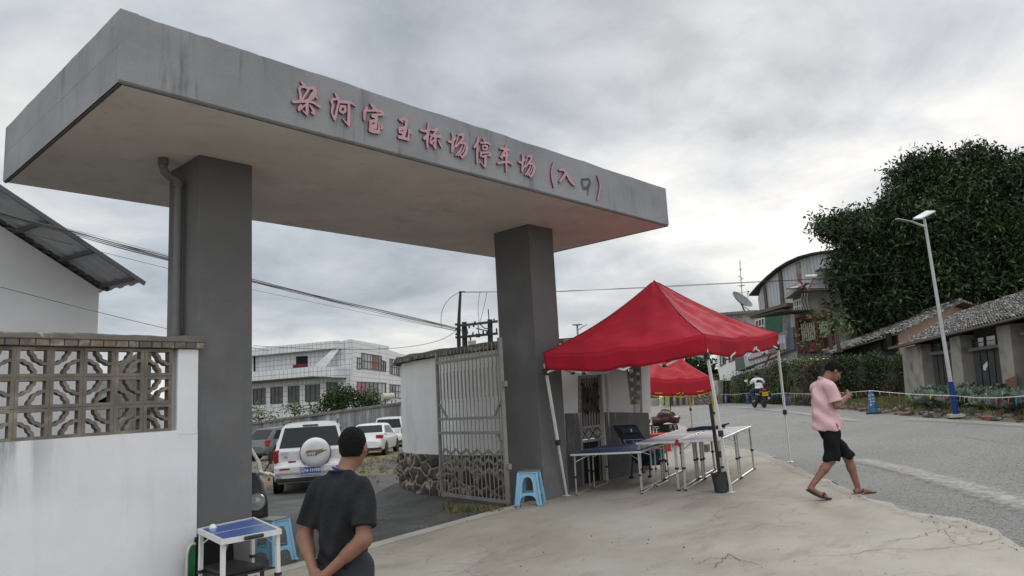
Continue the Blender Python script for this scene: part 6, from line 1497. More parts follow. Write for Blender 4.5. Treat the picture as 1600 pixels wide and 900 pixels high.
for _ in range(60):
    px = rr_.uniform(1120, 1260); py = rr_.uniform(575, 612); pl = VW; a = pl.pt(px, py) + pl.n * .3; dx = rr_.uniform(-1.2, 1.2); L_ = rr_.uniform(.8, 1.6); t = [a + VW.d * dx * s * .6 + VW.n * .25 * s + np.array([0, 0, .5 * s - 1.1 * s * s * L_]) for s in np.linspace(0, 1, 6)]; mb.tube(t, [.012, .03, .035, .03, .02, .005], 4)
props(mb.build('fern_fronds', M['leaf3'], kind='stuff'), 'long arching fern fronds on the vine wall', 'ferns')

# ------------------------------------------------------------------ old tile roofed row house nearer the road (right edge)
H2 = VP((1412, 580, 33), (1600, 560, 20.8))
HS = thing('row_house', 'old low house with grey tile roof, pale pillars and shuttered bays', 'house', H2.pt(1500, 610))
M['oldwall'] = mat('stained_lime_plaster', (.34, .32, .28), .95, .18, 1.6, bump=.3, bs=14, col2=(.17, .155, .13), c2s=1.4, c2t=(.5, .7)); M['tile'] = mat('old_roof_tiles', (.085, .078, .072), .95, .4, 6, bump=.6, bs=25, col2=(.30, .285, .265), c2s=6, c2t=(.48, .60)); M['shutter'] = mat('sooty_shutter', (.05, .052, .052), .85, .25, 3, bump=.2)
mb = MB(); H2.poly(mb, [(1411, 528), (1640, 466), (1640, 650), (1418, 650)], -.7, -.45); mb.build('rear_wall', M['shutter'], HS)
for q in [(1409, 544, 1438, 538, 1449, 640, 1416, 640), (1483, 528, 1499, 524, 1511, 640, 1494, 640), (1556, 511, 1577, 506, 1592, 640, 1572, 640), (1621, 496, 1640, 490, 1655, 640, 1640, 640)]:
    mb = MB(); H2.poly(mb, [q[0:2], q[2:4], q[4:6], q[6:8]], -.45, .0); mb.build('pillar', M['oldwall'], HS)
for (x0, y0, x1, y1, b0, b1) in ((1446, 551, 1486, 546, 1456, 1492), (1508, 545, 1561, 537, 1518, 1570), (1588, 520, 1630, 510, 1600, 1640)):
    mb = MB(); H2.poly(mb, [(x0, y0 + 5), (x1, y1 + 5), (b1 - 2, 640), (b0, 640)], -.30, -.24); dl = mb.build('shutter_door', M['shutter'], HS)
    mb = MB()
    for k in range(1, 5): xa = lerp(x0, x1, k / 5); xb_ = lerp(b0, b1, k / 5); H2.poly(mb, [(xa - .3, lerp(y0, y1, k / 5) + 6), (xa + .3, lerp(y0, y1, k / 5) + 6), (xb_ + .3, 640), (xb_ - .3, 640)], -.239, -.22)
    o = mb.build('door_seams', M['dark'], HS); o.parent = dl
    mb = MB(); H2.poly(mb, [(x0 - 1, y0), (x1 + 1, y1), (x1 + 1, y1 + 5), (x0 - 1, y0 + 5)], -.32, -.12); mb.build('lintel', mat('grey_green_lintel', (.13, .14, .135), .9, .2, 4), HS)
    mb = MB(); H2.poly(mb, [(x0 - 2, y0 - 14), (x1 - 2, y1 - 16), (x1, y1), (x0, y0)], -.34, -.28); g_ = mb.build('transom', M['glass'], HS)
    mb = MB()
    for k in range(0, 4): xa = lerp(x0 - 2, x1 - 2, k / 3.0); H2.poly(mb, [(xa - .5, lerp(y0 - 14, y1 - 16, k / 3)), (xa + .5, lerp(y0 - 14, y1 - 16, k / 3)), (xa + 1.3, lerp(y0, y1, k / 3)), (xa + .3, lerp(y0, y1, k / 3))], -.279, -.24)
    H2.poly(mb, [(x0 - 1.5, y0 - 8), (x1 - 1, y1 - 9), (x1 - 1, y1 - 8), (x0 - 1.5, y0 - 7)], -.279, -.25); o = mb.build('transom_bars', M['shutter'], HS); o.parent = g_
mb = MB(); H2.poly(mb, [(1404, 541.5), (1650, 485), (1650, 488.5), (1405, 545)], .25, .45); mb.build('eave_beam', M['wood'], HS)
mb = MB(); H2.poly(mb, [(1524, 572), (1530, 565), (1532, 570), (1527, 580), (1524, 578)], -.238, -.23); mb.build('torn_notice', M['white_plaster'], HS)
mb = MB(); H2.poly(mb, [(1572, 594), (1580, 590), (1590, 586), (1592, 640), (1574, 640)], .003, .02); mb.build('exposed_brick', M['rub2'], HS)
def tile_roof(parent, E1, E2, R1, R2, name='roof', per=.24, rows=22, amp=.035, seed=1):
    E1, E2, R1, R2 = [np.array(p, float) for p in (E1, E2, R1, R2)]; r = np.random.RandomState(seed); L_ = np.linalg.norm(E2 - E1); nn_ = int(L_ / per) * 4; up = np.cross(E2 - E1, R1 - E1); up /= np.linalg.norm(up); up = up if up[2] > 0 else -up
    mb = MB(); G = []; jit = r.randn(nn_ // 4 + 2, rows + 1) * .012
    for i in range(nn_ + 1):
        u = i / nn_; row = []
        for j in range(rows):
            for e in (0, 1):
                v = min((j + e * .96) / rows, 1); ph_ = (i % 4); hgt_ = (amp if ph_ in (1, 2) else -amp * .6) + (.035 if e == 0 else 0) + jit[i // 4, j] + .02 * math.sin(u * 13 + seed)
                row.append(lerp(lerp(E1, E2, u), lerp(R1, R2, u), v) + up * hgt_)
        G.append(row)
    mb.grid(G, smooth=False); mb.grid([[lerp(lerp(E1, E2, u), lerp(R1, R2, u), v) - up * .08 for v in (0, 1)] for u in (0, 1)], 1, False)
    for a, b in ((E1, E2), (E1, R1), (E2, R2), (R1, R2)): mb.bar(a - up * .04, b - up * .04, .08, .07, 1)
    return mb.build(name, [M['tile'], M['wood']], parent)
E1 = H2.pt(1404, 541.5) + H2.n * .5; E1 = at(1404, 541, depth(H2.pt(1410, 541)) - .5); dE = H2.d * (1 if H2.d @ (H2.pt(1600, 500) - H2.pt(1412, 500)) > 0 else -1)
E2 = E1 + dE * 19; R1 = at(1496, 490, depth(E1) + 1.7); R2 = R1 + dE * 16
tile_roof(HS, E1, E2, R1, R2, rows=26)
mb = MB(); mb.tube([lerp(R1, R2, t) + (0, 0, .012 * math.sin(t * 60)) for t in np.linspace(0, 1, 60)], .08, 8); mb.build('ridge_tiles', M['tile'], HS)
# ------------------------------------------------------------------ second old house with brick gable
HB = thing('brick_gabled_house', 'old house with red brick gable and mossy tile roof behind the row house', 'house', at(1450, 600, 38))
E = at(1402, 518, 37); A = at(1490, 474, 38.5); E3 = at(1535, 488, 40.5); back_ = at(1300, 549, 40.5) - E
mb = MB(); bt = [np.array([q[0], q[1], .5]) for q in (E, E3)]; mb.prism([bt[0], bt[1], E3 + (0, 0, -.15), A + (0, 0, -.15), E + (0, 0, -.15)], (E - A) * 0 + back_ / np.linalg.norm(back_) * .3); M['brick'] = tile_mat('red_brick', (E3 - E)[:2] / np.linalg.norm((E3 - E)[:2]), .26, .085, (.30, .145, .085), (.20, .15, .12), .014); mb.build('brick_gable', M['brick'], HB)
mb = MB(); mb.prism([bt[0] + back_ * .02, bt[0] + back_, E + back_ + (0, 0, -.15), E + back_ * .02 + (0, 0, -.15)], (.2, .3, 0)); mb.build('side_wall', M['shutter'], HB)
ovh = -back_ / np.linalg.norm(back_) * .45
sl = (E - A) / np.linalg.norm(E - A) * .5
tile_roof(HB, E + ovh + sl, E + back_ + sl, A + ovh, A + back_, rows=20, seed=3)
tile_roof(HB, A + ovh, A + back_, E3 + ovh, E3 + back_, rows=10, seed=4)
mb = MB(); mb.tube([A + ovh + (0, 0, .06), A + back_ + (0, 0, .06)], .11, 8); mb.bar(E + ovh + sl, A + ovh, .12, .10); mb.bar(E3 + ovh, A + ovh, .12, .10); mb.build('verge_tiles', M['tile'], HB)
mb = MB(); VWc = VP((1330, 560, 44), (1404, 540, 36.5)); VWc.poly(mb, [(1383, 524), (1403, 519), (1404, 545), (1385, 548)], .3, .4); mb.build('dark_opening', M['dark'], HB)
# ------------------------------------------------------------------ metal clad workshop with arched roof
MP = VP((1183, 480, 52), (1345, 450, 43))
MH = thing('arched_workshop', 'grey metal clad building with arched roof and projecting green bay', 'building', MP.pt(1230, 600))
M['clad'] = mat('metal_cladding', (.42, .44, .455), .65, .1, 1.0)
T_ = NT(M['clad']); xyz = T_.xyz(); u_ = T_.math('ADD', T_.math('MULTIPLY', xyz[0], float(MP.d[0])), T_.math('MULTIPLY', xyz[1], float(MP.d[1]))); w_ = T_.n('ShaderNodeTexWave'); w_.inputs['Scale'].default_value = 1.0; cb = T_.n('ShaderNodeCombineXYZ'); T_.L.new(u_, cb.inputs[0]); T_.L.new(cb.outputs[0], w_.inputs['Vector']); T_.mixin(T_.rng(w_.outputs['Fac'], .0, .25, .55, 0), (.13, .14, .15)); T_.mixin(T_.rng(T_.noise(T_.map((2, 2, .3)), 1.0, 5, .6), .55, .75, 0, .5), (.17, .15, .13))
arc = [(1178, 463), (1190, 449), (1205, 434.5), (1220, 422), (1236, 412), (1255, 403.5), (1276, 398), (1300, 394.5), (1330, 392), (1365, 392), (1400, 396)]
mb = MB(); MP.poly(mb, [(1184, 466)] + arc[1:] + [(1400, 470), (1345, 560), (1196, 560)], -.3, 0); mb.build('wall', M['clad'], MH)
mb = MB(); G = []
for (x, y) in arc: p = MP.pt(x, y - .5); G.append([tuple(p + MP.n * .35), tuple(p - MP.n * 12)])
mb.grid(G, smooth=True); mb.grid([[tuple(np.array(q) + (0, 0, .10)) for q in row] for row in G]); mb.tube([np.array(g_[0]) + (0, 0, .05) for g_ in G], .07, 6); mb.build('arched_roof', M['shutter'], MH)
for q in [(1194, 448, 1197, 445, 1201, 482, 1197.5, 483), (1218, 426, 1222, 422.5, 1227, 477, 1222, 478)]:
    mb = MB(); MP.poly(mb, [q[0:2], q[2:4], q[4:6], q[6:8]], .003, .12); mb.build('pilaster', mat('brown_pilaster', (.10, .085, .07), .9, .2, 5), MH)
mb = MB(); MP.poly(mb, [(1243, 411), (1251, 409), (1253, 444), (1246, 445)], .003, .02); mb.build('rust_streak', mat('rust_streak', (.27, .25, .23), .9, .2, 3, col2=(.20, .12, .07), c2s=1.6, c2t=(.48, .56)), MH)
mb = MB(); MP.poly(mb, [(1182, 490), (1245, 473), (1245, 478), (1183, 495)], .0, .8); mb.build('bay_roof', M['wood'], MH)
mb = MB(); MP.poly(mb, [(1192, 493), (1234, 483), (1236, 521), (1196, 524)], .0, .6); bay = mb.build('bay_wall', M['oldwall'], MH)
mb = MB(); MP.poly(mb, [(1208, 490), (1234, 484), (1235, 518), (1210, 524)], .61, .66); mb.build('green_panel', mat('green_sheet', (.018, .085, .05), .6, .2, 3), MH)
class OffP:
    def __init__(s, pl, o): s.pl, s.o, s.n, s.d = pl, o, pl.n, pl.d
    def pt(s, x, y, off=0.): return s.pl.pt(x, y, off)
    def poly(s, mb, pts, a, b, mi=0): return s.pl.poly(mb, pts, a + s.o, b + s.o, mi)
window(OffP(MP, .61), MH, (1192.5, 500, 522, 1207, 496, 521), 3, 2, M['white_metal'], M['glass'], wd=1.6)
mb = MB(); MP.poly(mb, [(1209, 524), (1237, 516), (1238, 545), (1211, 556)], .0, .5); mb.build('lower_cladding', M['clad'], MH)
mb = MB(); MP.poly(mb, [(1234, 513), (1245, 511), (1247, 546), (1237, 548)], .0, .3); mb.build('blue_grey_panel', mat('blue_grey_sheet', (.11, .13, .155), .6, .1, 3), MH)
mb = MB(); MP.poly(mb, [(1170, 547), (1237, 535), (1237, 548), (1214, 560), (1174, 574)], .0, .5); MP.poly(mb, [(1155, 549), (1170, 547), (1174, 575), (1157, 580)], -.3, .4, 1); mb.build('base_cladding', [M['clad'], M['column']], MH)
mb = MB(); mb.bar(MP.flat(1180, 562, .55), MP.flat(1237, 546, .55), .08, .10); mb.bar(MP.flat(1206, 571, .55), MP.flat(1214, 552, .55), .08); mb.build('pipe_run', M['rust'], MH)
# ------------------------------------------------------------------ red painted house with solar panels
RP = VP((1237, 500, 45), (1330, 480, 41))
RH = thing('red_fronted_house', 'weathered two storey house with red lower front and roof solar panels', 'house', RP.pt(1270, 600))
mb = MB(); RP.poly(mb, [(1238, 462), (1256, 455), (1312, 452), (1325, 560), (1246, 560)], -4, 0); mb.build('wall', mat('brown_grey_render', (.13, .12, .10), .95, .25, 1.5, bump=.3, bs=9, col2=(.19, .18, .16), c2s=1.0, c2t=(.45, .6)), RH)
window(RP, RH, (1241, 470, 491, 1253, 466, 489), 3, 2, M['white_metal'], M['glass'], wd=1.6)
mb = MB(); RP.poly(mb, [(1237, 461), (1254, 450), (1312, 448), (1312, 452), (1256, 455), (1238, 467)], .0, .6); mb.build('roof_slab', M['oldwall'], RH)
mb = MB(); RP.poly(mb, [(1237, 458), (1253, 446), (1253, 450), (1237, 462)], .3, .36); mb.build('terrace_rail', M['wood'], RH)
for q, of in (([(1253, 444), (1269, 443.5), (1272, 452), (1255, 453)], .8), ([(1262, 436), (1300, 437), (1316, 451), (1277, 452.5)], .2)):
    mb = MB(); a = [RP.flat(*q[0], of - .6), RP.flat(*q[1], of - .6), RP.flat(*q[2], of + .5), RP.flat(*q[3], of + .5)]; mb.prism(a, (0, 0, .06)); sp_ = mb.build('solar_panel', mat('solar_cells', (.05, .048, .06), .55, .15, 3, spec=.3), RH)
    mb = MB(); nb = 1 if of > .5 else 3
    for k in range(nb + 1): mb.bar(lerp(a[0], a[1], k / nb) + (0, 0, .08), lerp(a[3], a[2], k / nb) + (0, 0, .07), .03, .03)
    for t in (0, .5, 1): mb.bar(lerp(a[0], a[3], t) + (0, 0, .08), lerp(a[1], a[2], t) + (0, 0, .07), .03, .03)
    o = mb.build('panel_frame', M['oldwall'], RH); o.parent = sp_
mb = MB(); mb.bar(RP.flat(1262, 437, .7), RP.flat(1274, 453, .7), .08); mb.bar(RP.flat(1274, 442, .7), RP.flat(1268, 453, .7), .08); mb.build('red_rack', mat('red_rack', (.14, .03, .035), .6), RH)
mb = MB(); c_ = RP.flat(1265, 433, -1.0); mb.lathe([(.36, -.18), (.36, .40), (.30, .46), (0, .48)], c_ + (0, 0, .1), 18); mb.build('roof_tank', mat('grey_tank', (.20, .195, .18), .6, .2, 4), RH)
mb = MB(); mb.tube([RP.flat(1262, 432, .1), RP.flat(1280, 431.5, .1)], .10, 10); mb.build('water_heater', M['white_metal'], RH)
mb = MB(); c_ = RP.flat(1259, 436, .6); mb.lathe([(0, .0), (.10, .02), (.18, .07)], c_, 16, 0, Matrix.Rotation(1.3, 3, 'X')); mb.build('small_dish', mat('pink_dish', (.42, .12, .14), .6), RH)
mb = MB(); a = [RP.flat(1220, 498, 2.4), RP.flat(1268, 487, 2.4), RP.flat(1272, 486, .1), RP.flat(1250, 490, .1)]; mb.prism(a, (0, 0, .08)); mb.build('awning', M['shutter'], RH)
Mred = mat('dull_red_paint', (.11, .018, .018), .8, .2, 3)
mb = MB(); RP.poly(mb, [(1248, 497), (1300, 488), (1306, 548), (1254, 552)], .02, .08); mb.build('lower_front', mat('dark_red_brown', (.07, .02, .018), .9, .3, 3), RH)
for q in [(1247, 497, 1252, 496, 1257, 550, 1252, 552), (1278, 492, 1281, 491, 1286, 545, 1283, 546), (1254, 496, 1300, 488, 1300, 494, 1255, 502), (1264, 537, 1292, 530, 1293, 545, 1266, 552)]:
    mb = MB(); RP.poly(mb, [q[0:2], q[2:4], q[4:6], q[6:8]], .09, .25); mb.build('red_post', Mred, RH)
for x0, x1 in ((1258, 1277), (1287, 1300)):
    mb = MB()
    for k in range(7): x = lerp(x0, x1, k / 6); mb.bar(RP.flat(x, 506 - (x - 1258) * .1, .3), RP.flat(x + 3, 534 - (x - 1258) * .2, .3), .07, .04)
    mb.build('pale_slats', M['oldwall'], RH)
mb = MB()
for k in range(3): mb.tube([RP.flat(1262 + k * 4, 458, .4), RP.flat(1259 + k * 5, 470, .4), RP.flat(1263 + k * 4, 485, .3)], .03, 5)
mb.build('hanging_pipe', M['steel'], RH)
mb = MB(); a = [at(1284, 549, 40), at(1345, 528, 38), at(1345, 536, 36.5), at(1300, 552, 37.5)]; mb.prism(a, (0, 0, .08)); props(mb.build('lean_to_roof', M['tile']), 'low tiled lean to roof in front of the red house', 'roof')
# ------------------------------------------------------------------ white lower building, dish building
WBp = VP((1119, 560, 58), (1156, 558, 55)); WB = thing('white_building', 'small white building with two tall windows above the vine wall', 'building', WBp.pt(1138, 590))
mb = MB(); WBp.poly(mb, [(1117, 535), (1155, 533), (1158, 592), (1125, 596)], -4, 0); mb.build('wall', M['shed_wall'], WB)
for q in [(1125.5, 552, 573, 1134.5, 549, 568), (1139, 548, 566.5, 1151, 546, 562)]: window(WBp, WB, q, 2, 1, M['wood'], M['pane_dark'], wd=2.0, curtain=[(.1, .45, 0)])
DBp = VP((1127, 500, 62), (1186, 498, 58)); DB = thing('flat_roofed_building', 'grey flat roofed building carrying the satellite dish', 'building', DBp.pt(1155, 590))
mb = MB(); DBp.poly(mb, [(1130, 492), (1186, 488), (1190, 570), (1136, 575)], -5, 0); mb.build('wall', M['oldwall'], DB)
mb = MB(); DBp.poly(mb, [(1126, 489), (1187, 484.5), (1187, 488.5), (1127, 493)], -5.5, .5); mb.build('roof_slab', M['cap'], DB)
DI = thing('satellite_dish', 'large grey satellite dish tilted up on the flat roof', 'dish', DBp.flat(1153, 488, -.8))
c_ = at(1160, 467.5, 59.5); ax = (at(1173, 451, 59.0) - c_); ax /= np.linalg.norm(ax); Rq = Vector(tuple(ax)).to_track_quat('Z', 'Y').to_matrix()
mb = MB(); mb.lathe([(0, -.30), (.35, -.27), (.65, -.16), (.92, .0), (.93, .02), (.65, -.13), (.35, -.24), (0, -.27)], c_, 28, 0, Rq); mb.build('reflector', mat('dish_grey', (.16, .165, .17), .6, .2, 6), DI)
mb = MB(); q = DBp.flat(1153, 488, -.8); mb.tube([q, c_ - ax * .3], .05, 8); mb.tube([q + CR * .5, c_ - ax * .25 + (0, 0, -.2)], .03, 6); mb.build('mount', M['shutter'], DI)
mb = MB(); f_ = c_ + ax * .8; [mb.tube([c_ + np.array(Rq @ Vector((.8 * math.cos(t), .8 * math.sin(t), 0))), f_], .012, 5) for t in (0, 2.1, 4.2)]; mb.box(f_, (.1, .1, .1)); mb.build('feed_arm', M['shutter'], DI)
AN = thing('tv_antenna', 'thin rooftop aerial mast with several cross elements', 'antenna', at(1161, 488, 61))
mb = MB(); a, b = at(1161, 488, 61), at(1156, 407, 61); mb.tube([a, b], .03, 6); mb.build('mast', M['shutter'], AN)
mb = MB()
for px, py, w_, tl in ((1157, 421, 7, .3), (1157, 433, 9, -.5), (1158, 437, 5, .5), (1158, 446, 12, .05), (1159, 447, 7, .3), (1168, 458, 3, .9)):
    mb.tube([at(px - w_ / 2, py + tl * w_ / 2, 61), at(px + w_ / 2, py - tl * w_ / 2, 61)], .022, 5)
mb.build('cross_element', M['shutter'], AN)
# ------------------------------------------------------------------ end of the road: buttressed wall, gate box, hedge
FWp = VP((1046, 620, 66), (1122, 620, 56)); FW = thing('buttressed_wall', 'pale stained roadside wall with brown buttresses far along the road', 'wall', FWp.pt(1080, 632))
mb = MB(); FWp.poly(mb, [(1040, 600), (1122, 594), (1122, 632), (1040, 636)], -.4, 0); mb.build('wall_panel', mat('pale_stained_wall', (.27, .25, .20), .95, .2, 1.0, col2=(.40, .40, .38), c2s=.25, c2t=(.5, .55)), FW)
for k in range(7): x = 1050 + k * 9.6; mb = MB(); FWp.poly(mb, [(x, 600), (x + 1, 600), (x + 1.8, 632.5), (x + .3, 632.5)], .002, .25); mb.build('buttress', M['wood'], FW)
mb = MB(); FWp.poly(mb, [(1092, 621), (1122, 618), (1122, 633), (1092, 633)], .01, .3); mb.build('stone_base', M['stone'], FW)
GBp = VP((1010, 620, 72), (1048, 620, 70)); GBt = thing('far_gate', 'pale gate box and dark railings at the end of the road', 'gate', GBp.pt(1028, 634))
mb = MB(); GBp.poly(mb, [(1022, 622), (1029, 622), (1029, 635), (1022, 635)], 0, 1); mb.build('gate_box', M['oldwall'], GBt)
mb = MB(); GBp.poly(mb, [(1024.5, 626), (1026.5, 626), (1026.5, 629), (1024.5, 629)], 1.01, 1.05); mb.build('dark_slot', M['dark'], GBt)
mb = MB(); GBp.poly(mb, [(1005, 606), (1022, 606), (1022, 636), (1005, 636)], -.8, -.6); GBp.poly(mb, [(1029, 612), (1048, 612), (1048, 634), (1029, 634)], -.8, -.6); mb.build('railing', M['shutter'], GBt)
def bl(px, py, r, d, dz=1.0): k = r / FP * d; return (at(px, py, d), (k, k, k * dz))
BIG = [(1408, 318, 13), (1462, 246, 9), (1440, 276, 14), (1508, 240, 9), (1540, 248, 12), (1590, 262, 14), (1370, 338, 15), (1345, 345, 12), (1316, 342, 11), (1283, 358, 8), (1275, 349, 5), (1450, 268, 30), (1468, 262, 14), (1424, 288, 34), (1530, 266, 34), (1512, 252, 18), (1495, 302, 50), (1580, 285, 46), (1620, 320, 60), (1398, 322, 26), (1392, 352, 40), (1440, 350, 60), (1500, 362, 70), (1560, 372, 70), (1335, 362, 30), (1302, 352, 18), (1286, 350, 9),
       (1352, 402, 52), (1318, 432, 24), (1340, 466, 38), (1382, 450, 58), (1424, 430, 60), (1482, 432, 62), (1545, 440, 62), (1605, 425, 70), (1340, 498, 24), (1372, 478, 30), (1424, 455, 38), (1660, 380, 80), (1670, 300, 60), (1318, 500, 16), (1332, 522, 12), (1350, 500, 18), (1395, 472, 28)]
rt = np.random.RandomState(3)
for (x_, y_, r_2) in list(BIG):
    if y_ < 400 and r_2 > 20 and x_ < 1640:
        for k_3 in range(4):
            a_3 = rt.uniform(math.radians(95), math.radians(200) if y_ > 300 else math.radians(170)) if k_3 < 3 else rt.uniform(math.radians(60), math.radians(100)); BIG.append((x_ + math.cos(a_3) * r_2 * 1.02, y_ - math.sin(a_3) * r_2 * .95, r_2 * rt.uniform(.14, .28)))
BIG = [b for b in BIG if not (b[2] < 18 and b[0] < 1395 and b[1] < 330)]
tree('broadleaf_tree', 'huge dark evergreen tree towering behind the old tiled houses', [bl(x, y, r, (41.6 if x < 1430 and y > 395 else 41.5) + rt.uniform(-1.2, 1.2), .9) for x, y, r in BIG], at(1500, 600, 44), 115, .33, .11, [M['leaf'], M['leaf2']], [.80, .20], 3, .55, clump=13, cr_=.27, limbs=26, shell=.5, droop=.9)
rt = np.random.RandomState(8)
tree('leafy_tree', 'dark bushy tree above the buttressed wall at the road end', [bl(x, y, r, 64, .9) for x, y, r in ((1075, 575, 22), (1095, 570, 22), (1060, 590, 16), (1110, 585, 16), (1085, 592, 18), (1054, 604, 8))], at(1085, 620, 64), 60, .45, .2, [M['leaf'], M['leaf2']], [.7, .3], 5, .25)
tree('lot_shrub', 'round dark green citrus bush in front of the tiled building', [bl(x, y, r, 58, .9) for x, y, r in ((520, 622, 14), (535, 614, 15), (549, 622, 15), (532, 630, 16), (505, 634, 10), (490, 640, 6))], at(530, 655, 58), 130, .28, .13, [M['leaf'], M['leaf2']], [.6, .4], 6, .15, cat='bush')
tree('lot_shrub', 'lighter green bush to the right of the round dark one', [bl(x, y, r, 58.5, .9) for x, y, r in ((567, 625, 12), (582, 622, 11), (590, 628, 8), (575, 634, 12))], at(578, 655, 58), 130, .26, .12, [M['leaf2'], M['leaf']], [.6, .4], 7, .12, cat='bush')
tree('lot_shrub', 'tiny low bush poking above the wall left of centre', [bl(x, y, r, 56, .9) for x, y, r in ((458, 637, 7), (468, 641, 8), (449, 634, 4))], at(462, 660, 56), 140, .24, .12, [M['leaf2'], M['leaf3']], [.7, .3], 8, .08, cat='bush')
tree('lot_shrub', 'sparse yellow green bush half hidden by the left column', [bl(x, y, r, 50, .9) for x, y, r in ((402, 640, 10), (412, 648, 9), (396, 652, 10), (424, 652, 5))], at(402, 668, 50), 80, .22, .10, [M['leaf3'], M['leaf2']], [.7, .3], 9, .08, cat='bush')
for (px, py, by, d, lb, sd_, sc) in ((1307, 510, 550, 37, 'slim papaya like tree with yellow green rosette right of the pair', 3, 1.0), (1294, 492, 548, 38.5, 'taller slim papaya like tree left of the pair', 4, .9)):
    T = thing('papaya_tree', lb, 'tree', at(px + 4, by, d), 0, 'slim papaya like trees'); top_ = at(px, py, d); mb = MB(); mb.tube([at(px + 5, by, d), at(px + 2, (by + py) / 2, d), top_], [.11, .09, .07], 8); mb.build('trunk', M['bark'], T)
    r = np.random.RandomState(sd_); C_ = []
    for k in range(16):
        a_ = k * 2.4; R_ = .75 * sc; tip = top_ + np.array([math.cos(a_) * R_, math.sin(a_) * R_, .25 - .04 * k]); C_.append(tip + r.randn(6, 3) * (.11, .11, .04))
    V = leaf_quads(np.concatenate(C_), None, .30, .10, r, .35); foliage_mesh('crown', V, r.randint(0, 2, len(V) // 4), [M['leaf3'], M['leaf2']], T)
for (x, y, by, lb, sd_) in ((1256, 535, 558, 'narrow green sapling against the red house', 11), (1282, 528, 556, 'second narrow sapling right of the first by the red house', 12)):
    tree('sapling', lb, [bl(x + (k % 2) * 3 - 1, y - 24 + k * 9, 7, 39) for k in range(6)], at(x, by, 39), 60, .22, .10, [M['leaf2'], M['leaf3']], [.6, .4], sd_, .06, group='saplings by the red house', limbs=2, clump=3)
# ------------------------------------------------------------------ cabbages
M['cab'] = mat('cabbage_leaf', (.19, .25, .20), .6, .25, 6, spec=.3, col2=(.30, .37, .32), c2s=5); M['cab2'] = mat('cabbage_leaf_dark', (.07, .12, .07), .55, .25, 6, spec=.35)
def cabbage_mesh(seed):
    r = np.random.RandomState(seed); mb = MB()
    for k in range(17):
        a0 = k * 2.399; ring = k / 17; L_ = lerp(.36, .16, ring) * r.uniform(.85, 1.15); tilt = lerp(.25, 1.25, ring) + r.uniform(-.1, .1); W_ = L_ * .80; G = []
        for i in range(6):
            t = i / 5; rr0 = .02 + L_ * t * math.cos(tilt * (1 - .35 * t)); z = .06 + L_ * t * math.sin(tilt) * (1 - .25 * t) + ring * .10; ww = W_ * math.sin(math.pi * min(.12 + t * .80, 1)) * .5; row = []
            for j in range(6):
                s = j / 5 * 2 - 1; row.append((math.cos(a0) * rr0 - math.sin(a0) * ww * s, math.sin(a0) * rr0 + math.cos(a0) * ww * s, z + .05 * s * s + .022 * math.sin(j * 3.1 + i * 2 + k) * t))
            G.append(row)
        mb.grid(G, 1 if k % 5 == 0 else 0)
    return mb
rows_ = []
rr_ = random.Random(21); cab_src = None; k = 0
for i in range(10, 500, 13):
    for o_ in (.75, 1.2, 1.7, 2.25, 2.8, 3.4, 4.0, 4.7):
        p = bankpt(i, o_ + rr_.uniform(-.12, .12)); dd_ = p - CAM; z = dd_ @ CF; px = 800 + FP * (dd_ @ CR) / z
        if not (1424 + (o_ < 2) * 6 < px < 1640) or z > 29: continue
        if rr_.random() < .08: continue
        if cab_src is None or k < 3:
            o = cabbage_mesh(k + 1).build('cabbage', [M['cab'], M['cab2']], None, base=(0, 0, 0)); cab_src = (cab_src or []) + [o.data]
        else:
            o = bpy.data.objects.new('cabbage', cab_src[k % 3]); COL.objects.link(o)
        o.location = tuple(p); s_ = rr_.uniform(1.1, 1.5); o.scale = (s_, s_, s_ * rr_.uniform(1.0, 1.35)); o.rotation_euler = (rr_.uniform(-.15, .15), rr_.uniform(-.15, .15), rr_.random() * 6.3); k += 1
        props(o, 'broad leaved blue green cabbage growing in the roadside garden patch', 'cabbage', 'cabbages in the garden patch')
# ------------------------------------------------------------------ street lamps
LB = at(1494, 650, 19.6); LB[2] = at(1494, 650, 19.6)[2]
LP = thing('street_lamp', 'tall white solar street lamp with blue painted base by the garden', 'lamp', LB)
tp_ = at(1444, 341, 19.6 + .0); hgtL = tp_ - LB
mb = MB(); mb.tube([LB, lerp(LB, tp_, .175)], [.075, .066], 14); mb.build('blue_sleeve', mat('blue_paint', (.012, .035, .19), .5, .15, 6), LP)
mb = MB(); mb.tube([lerp(LB, tp_, .17), tp_], [.052, .034], 14); mb.build('pole', mat('white_galvanised', (.50, .52, .53), .4, .08, 4, metal=.2), LP)
mb = MB(); mb.box(LB + (0, 0, .01), (.45, .35, .08), rz=.4); mb.build('base_slab', M['concrete_patch'], LP)
mb = MB(); a = [at(1426.5, 343, 19.3), at(1440, 342.5, 19.0), at(1462, 331, 19.9), at(1447, 331, 20.3)]; mb.prism(a, (0, 0, .035)); mb.build('solar_panel', mat('panel_back', (.42, .43, .43), .5, .1), LP)
mb = MB(); mb.tube([at(1446, 354, 19.6), at(1436, 350.5, 19.4), at(1424, 346, 19.2)], [.03, .028, .025], 8); mb.build('arm', M['white_metal'], LP)
mb = MB(); a, b = at(1426, 347, 19.2), at(1401, 342, 18.9); mb.bar(a, b, .08, .03); mb.build('lamp_head', M['steel'], LP, bevel=.01)
mb = MB(); mb.bar(lerp(a, b, .3) - (0, 0, .028), lerp(a, b, .92) - (0, 0, .028), .06, .008); mb.build('led_panel', M['glass'], LP)
LQ = thing('street_lamp', 'small distant solar lamp showing above the white roadside wall', 'lamp', at(904, 600, 45))
mb = MB(); mb.tube([at(907, 620, 45), at(902, 508, 45)], .06, 8); mb.build('pole', M['steel'], LQ)
mb = MB(); a = [at(894, 508, 45), at(898, 509, 44), at(910, 508, 45), at(906, 507, 46)]; mb.prism(a, (0, 0, .05)); mb.build('solar_panel', M['shutter'], LQ)
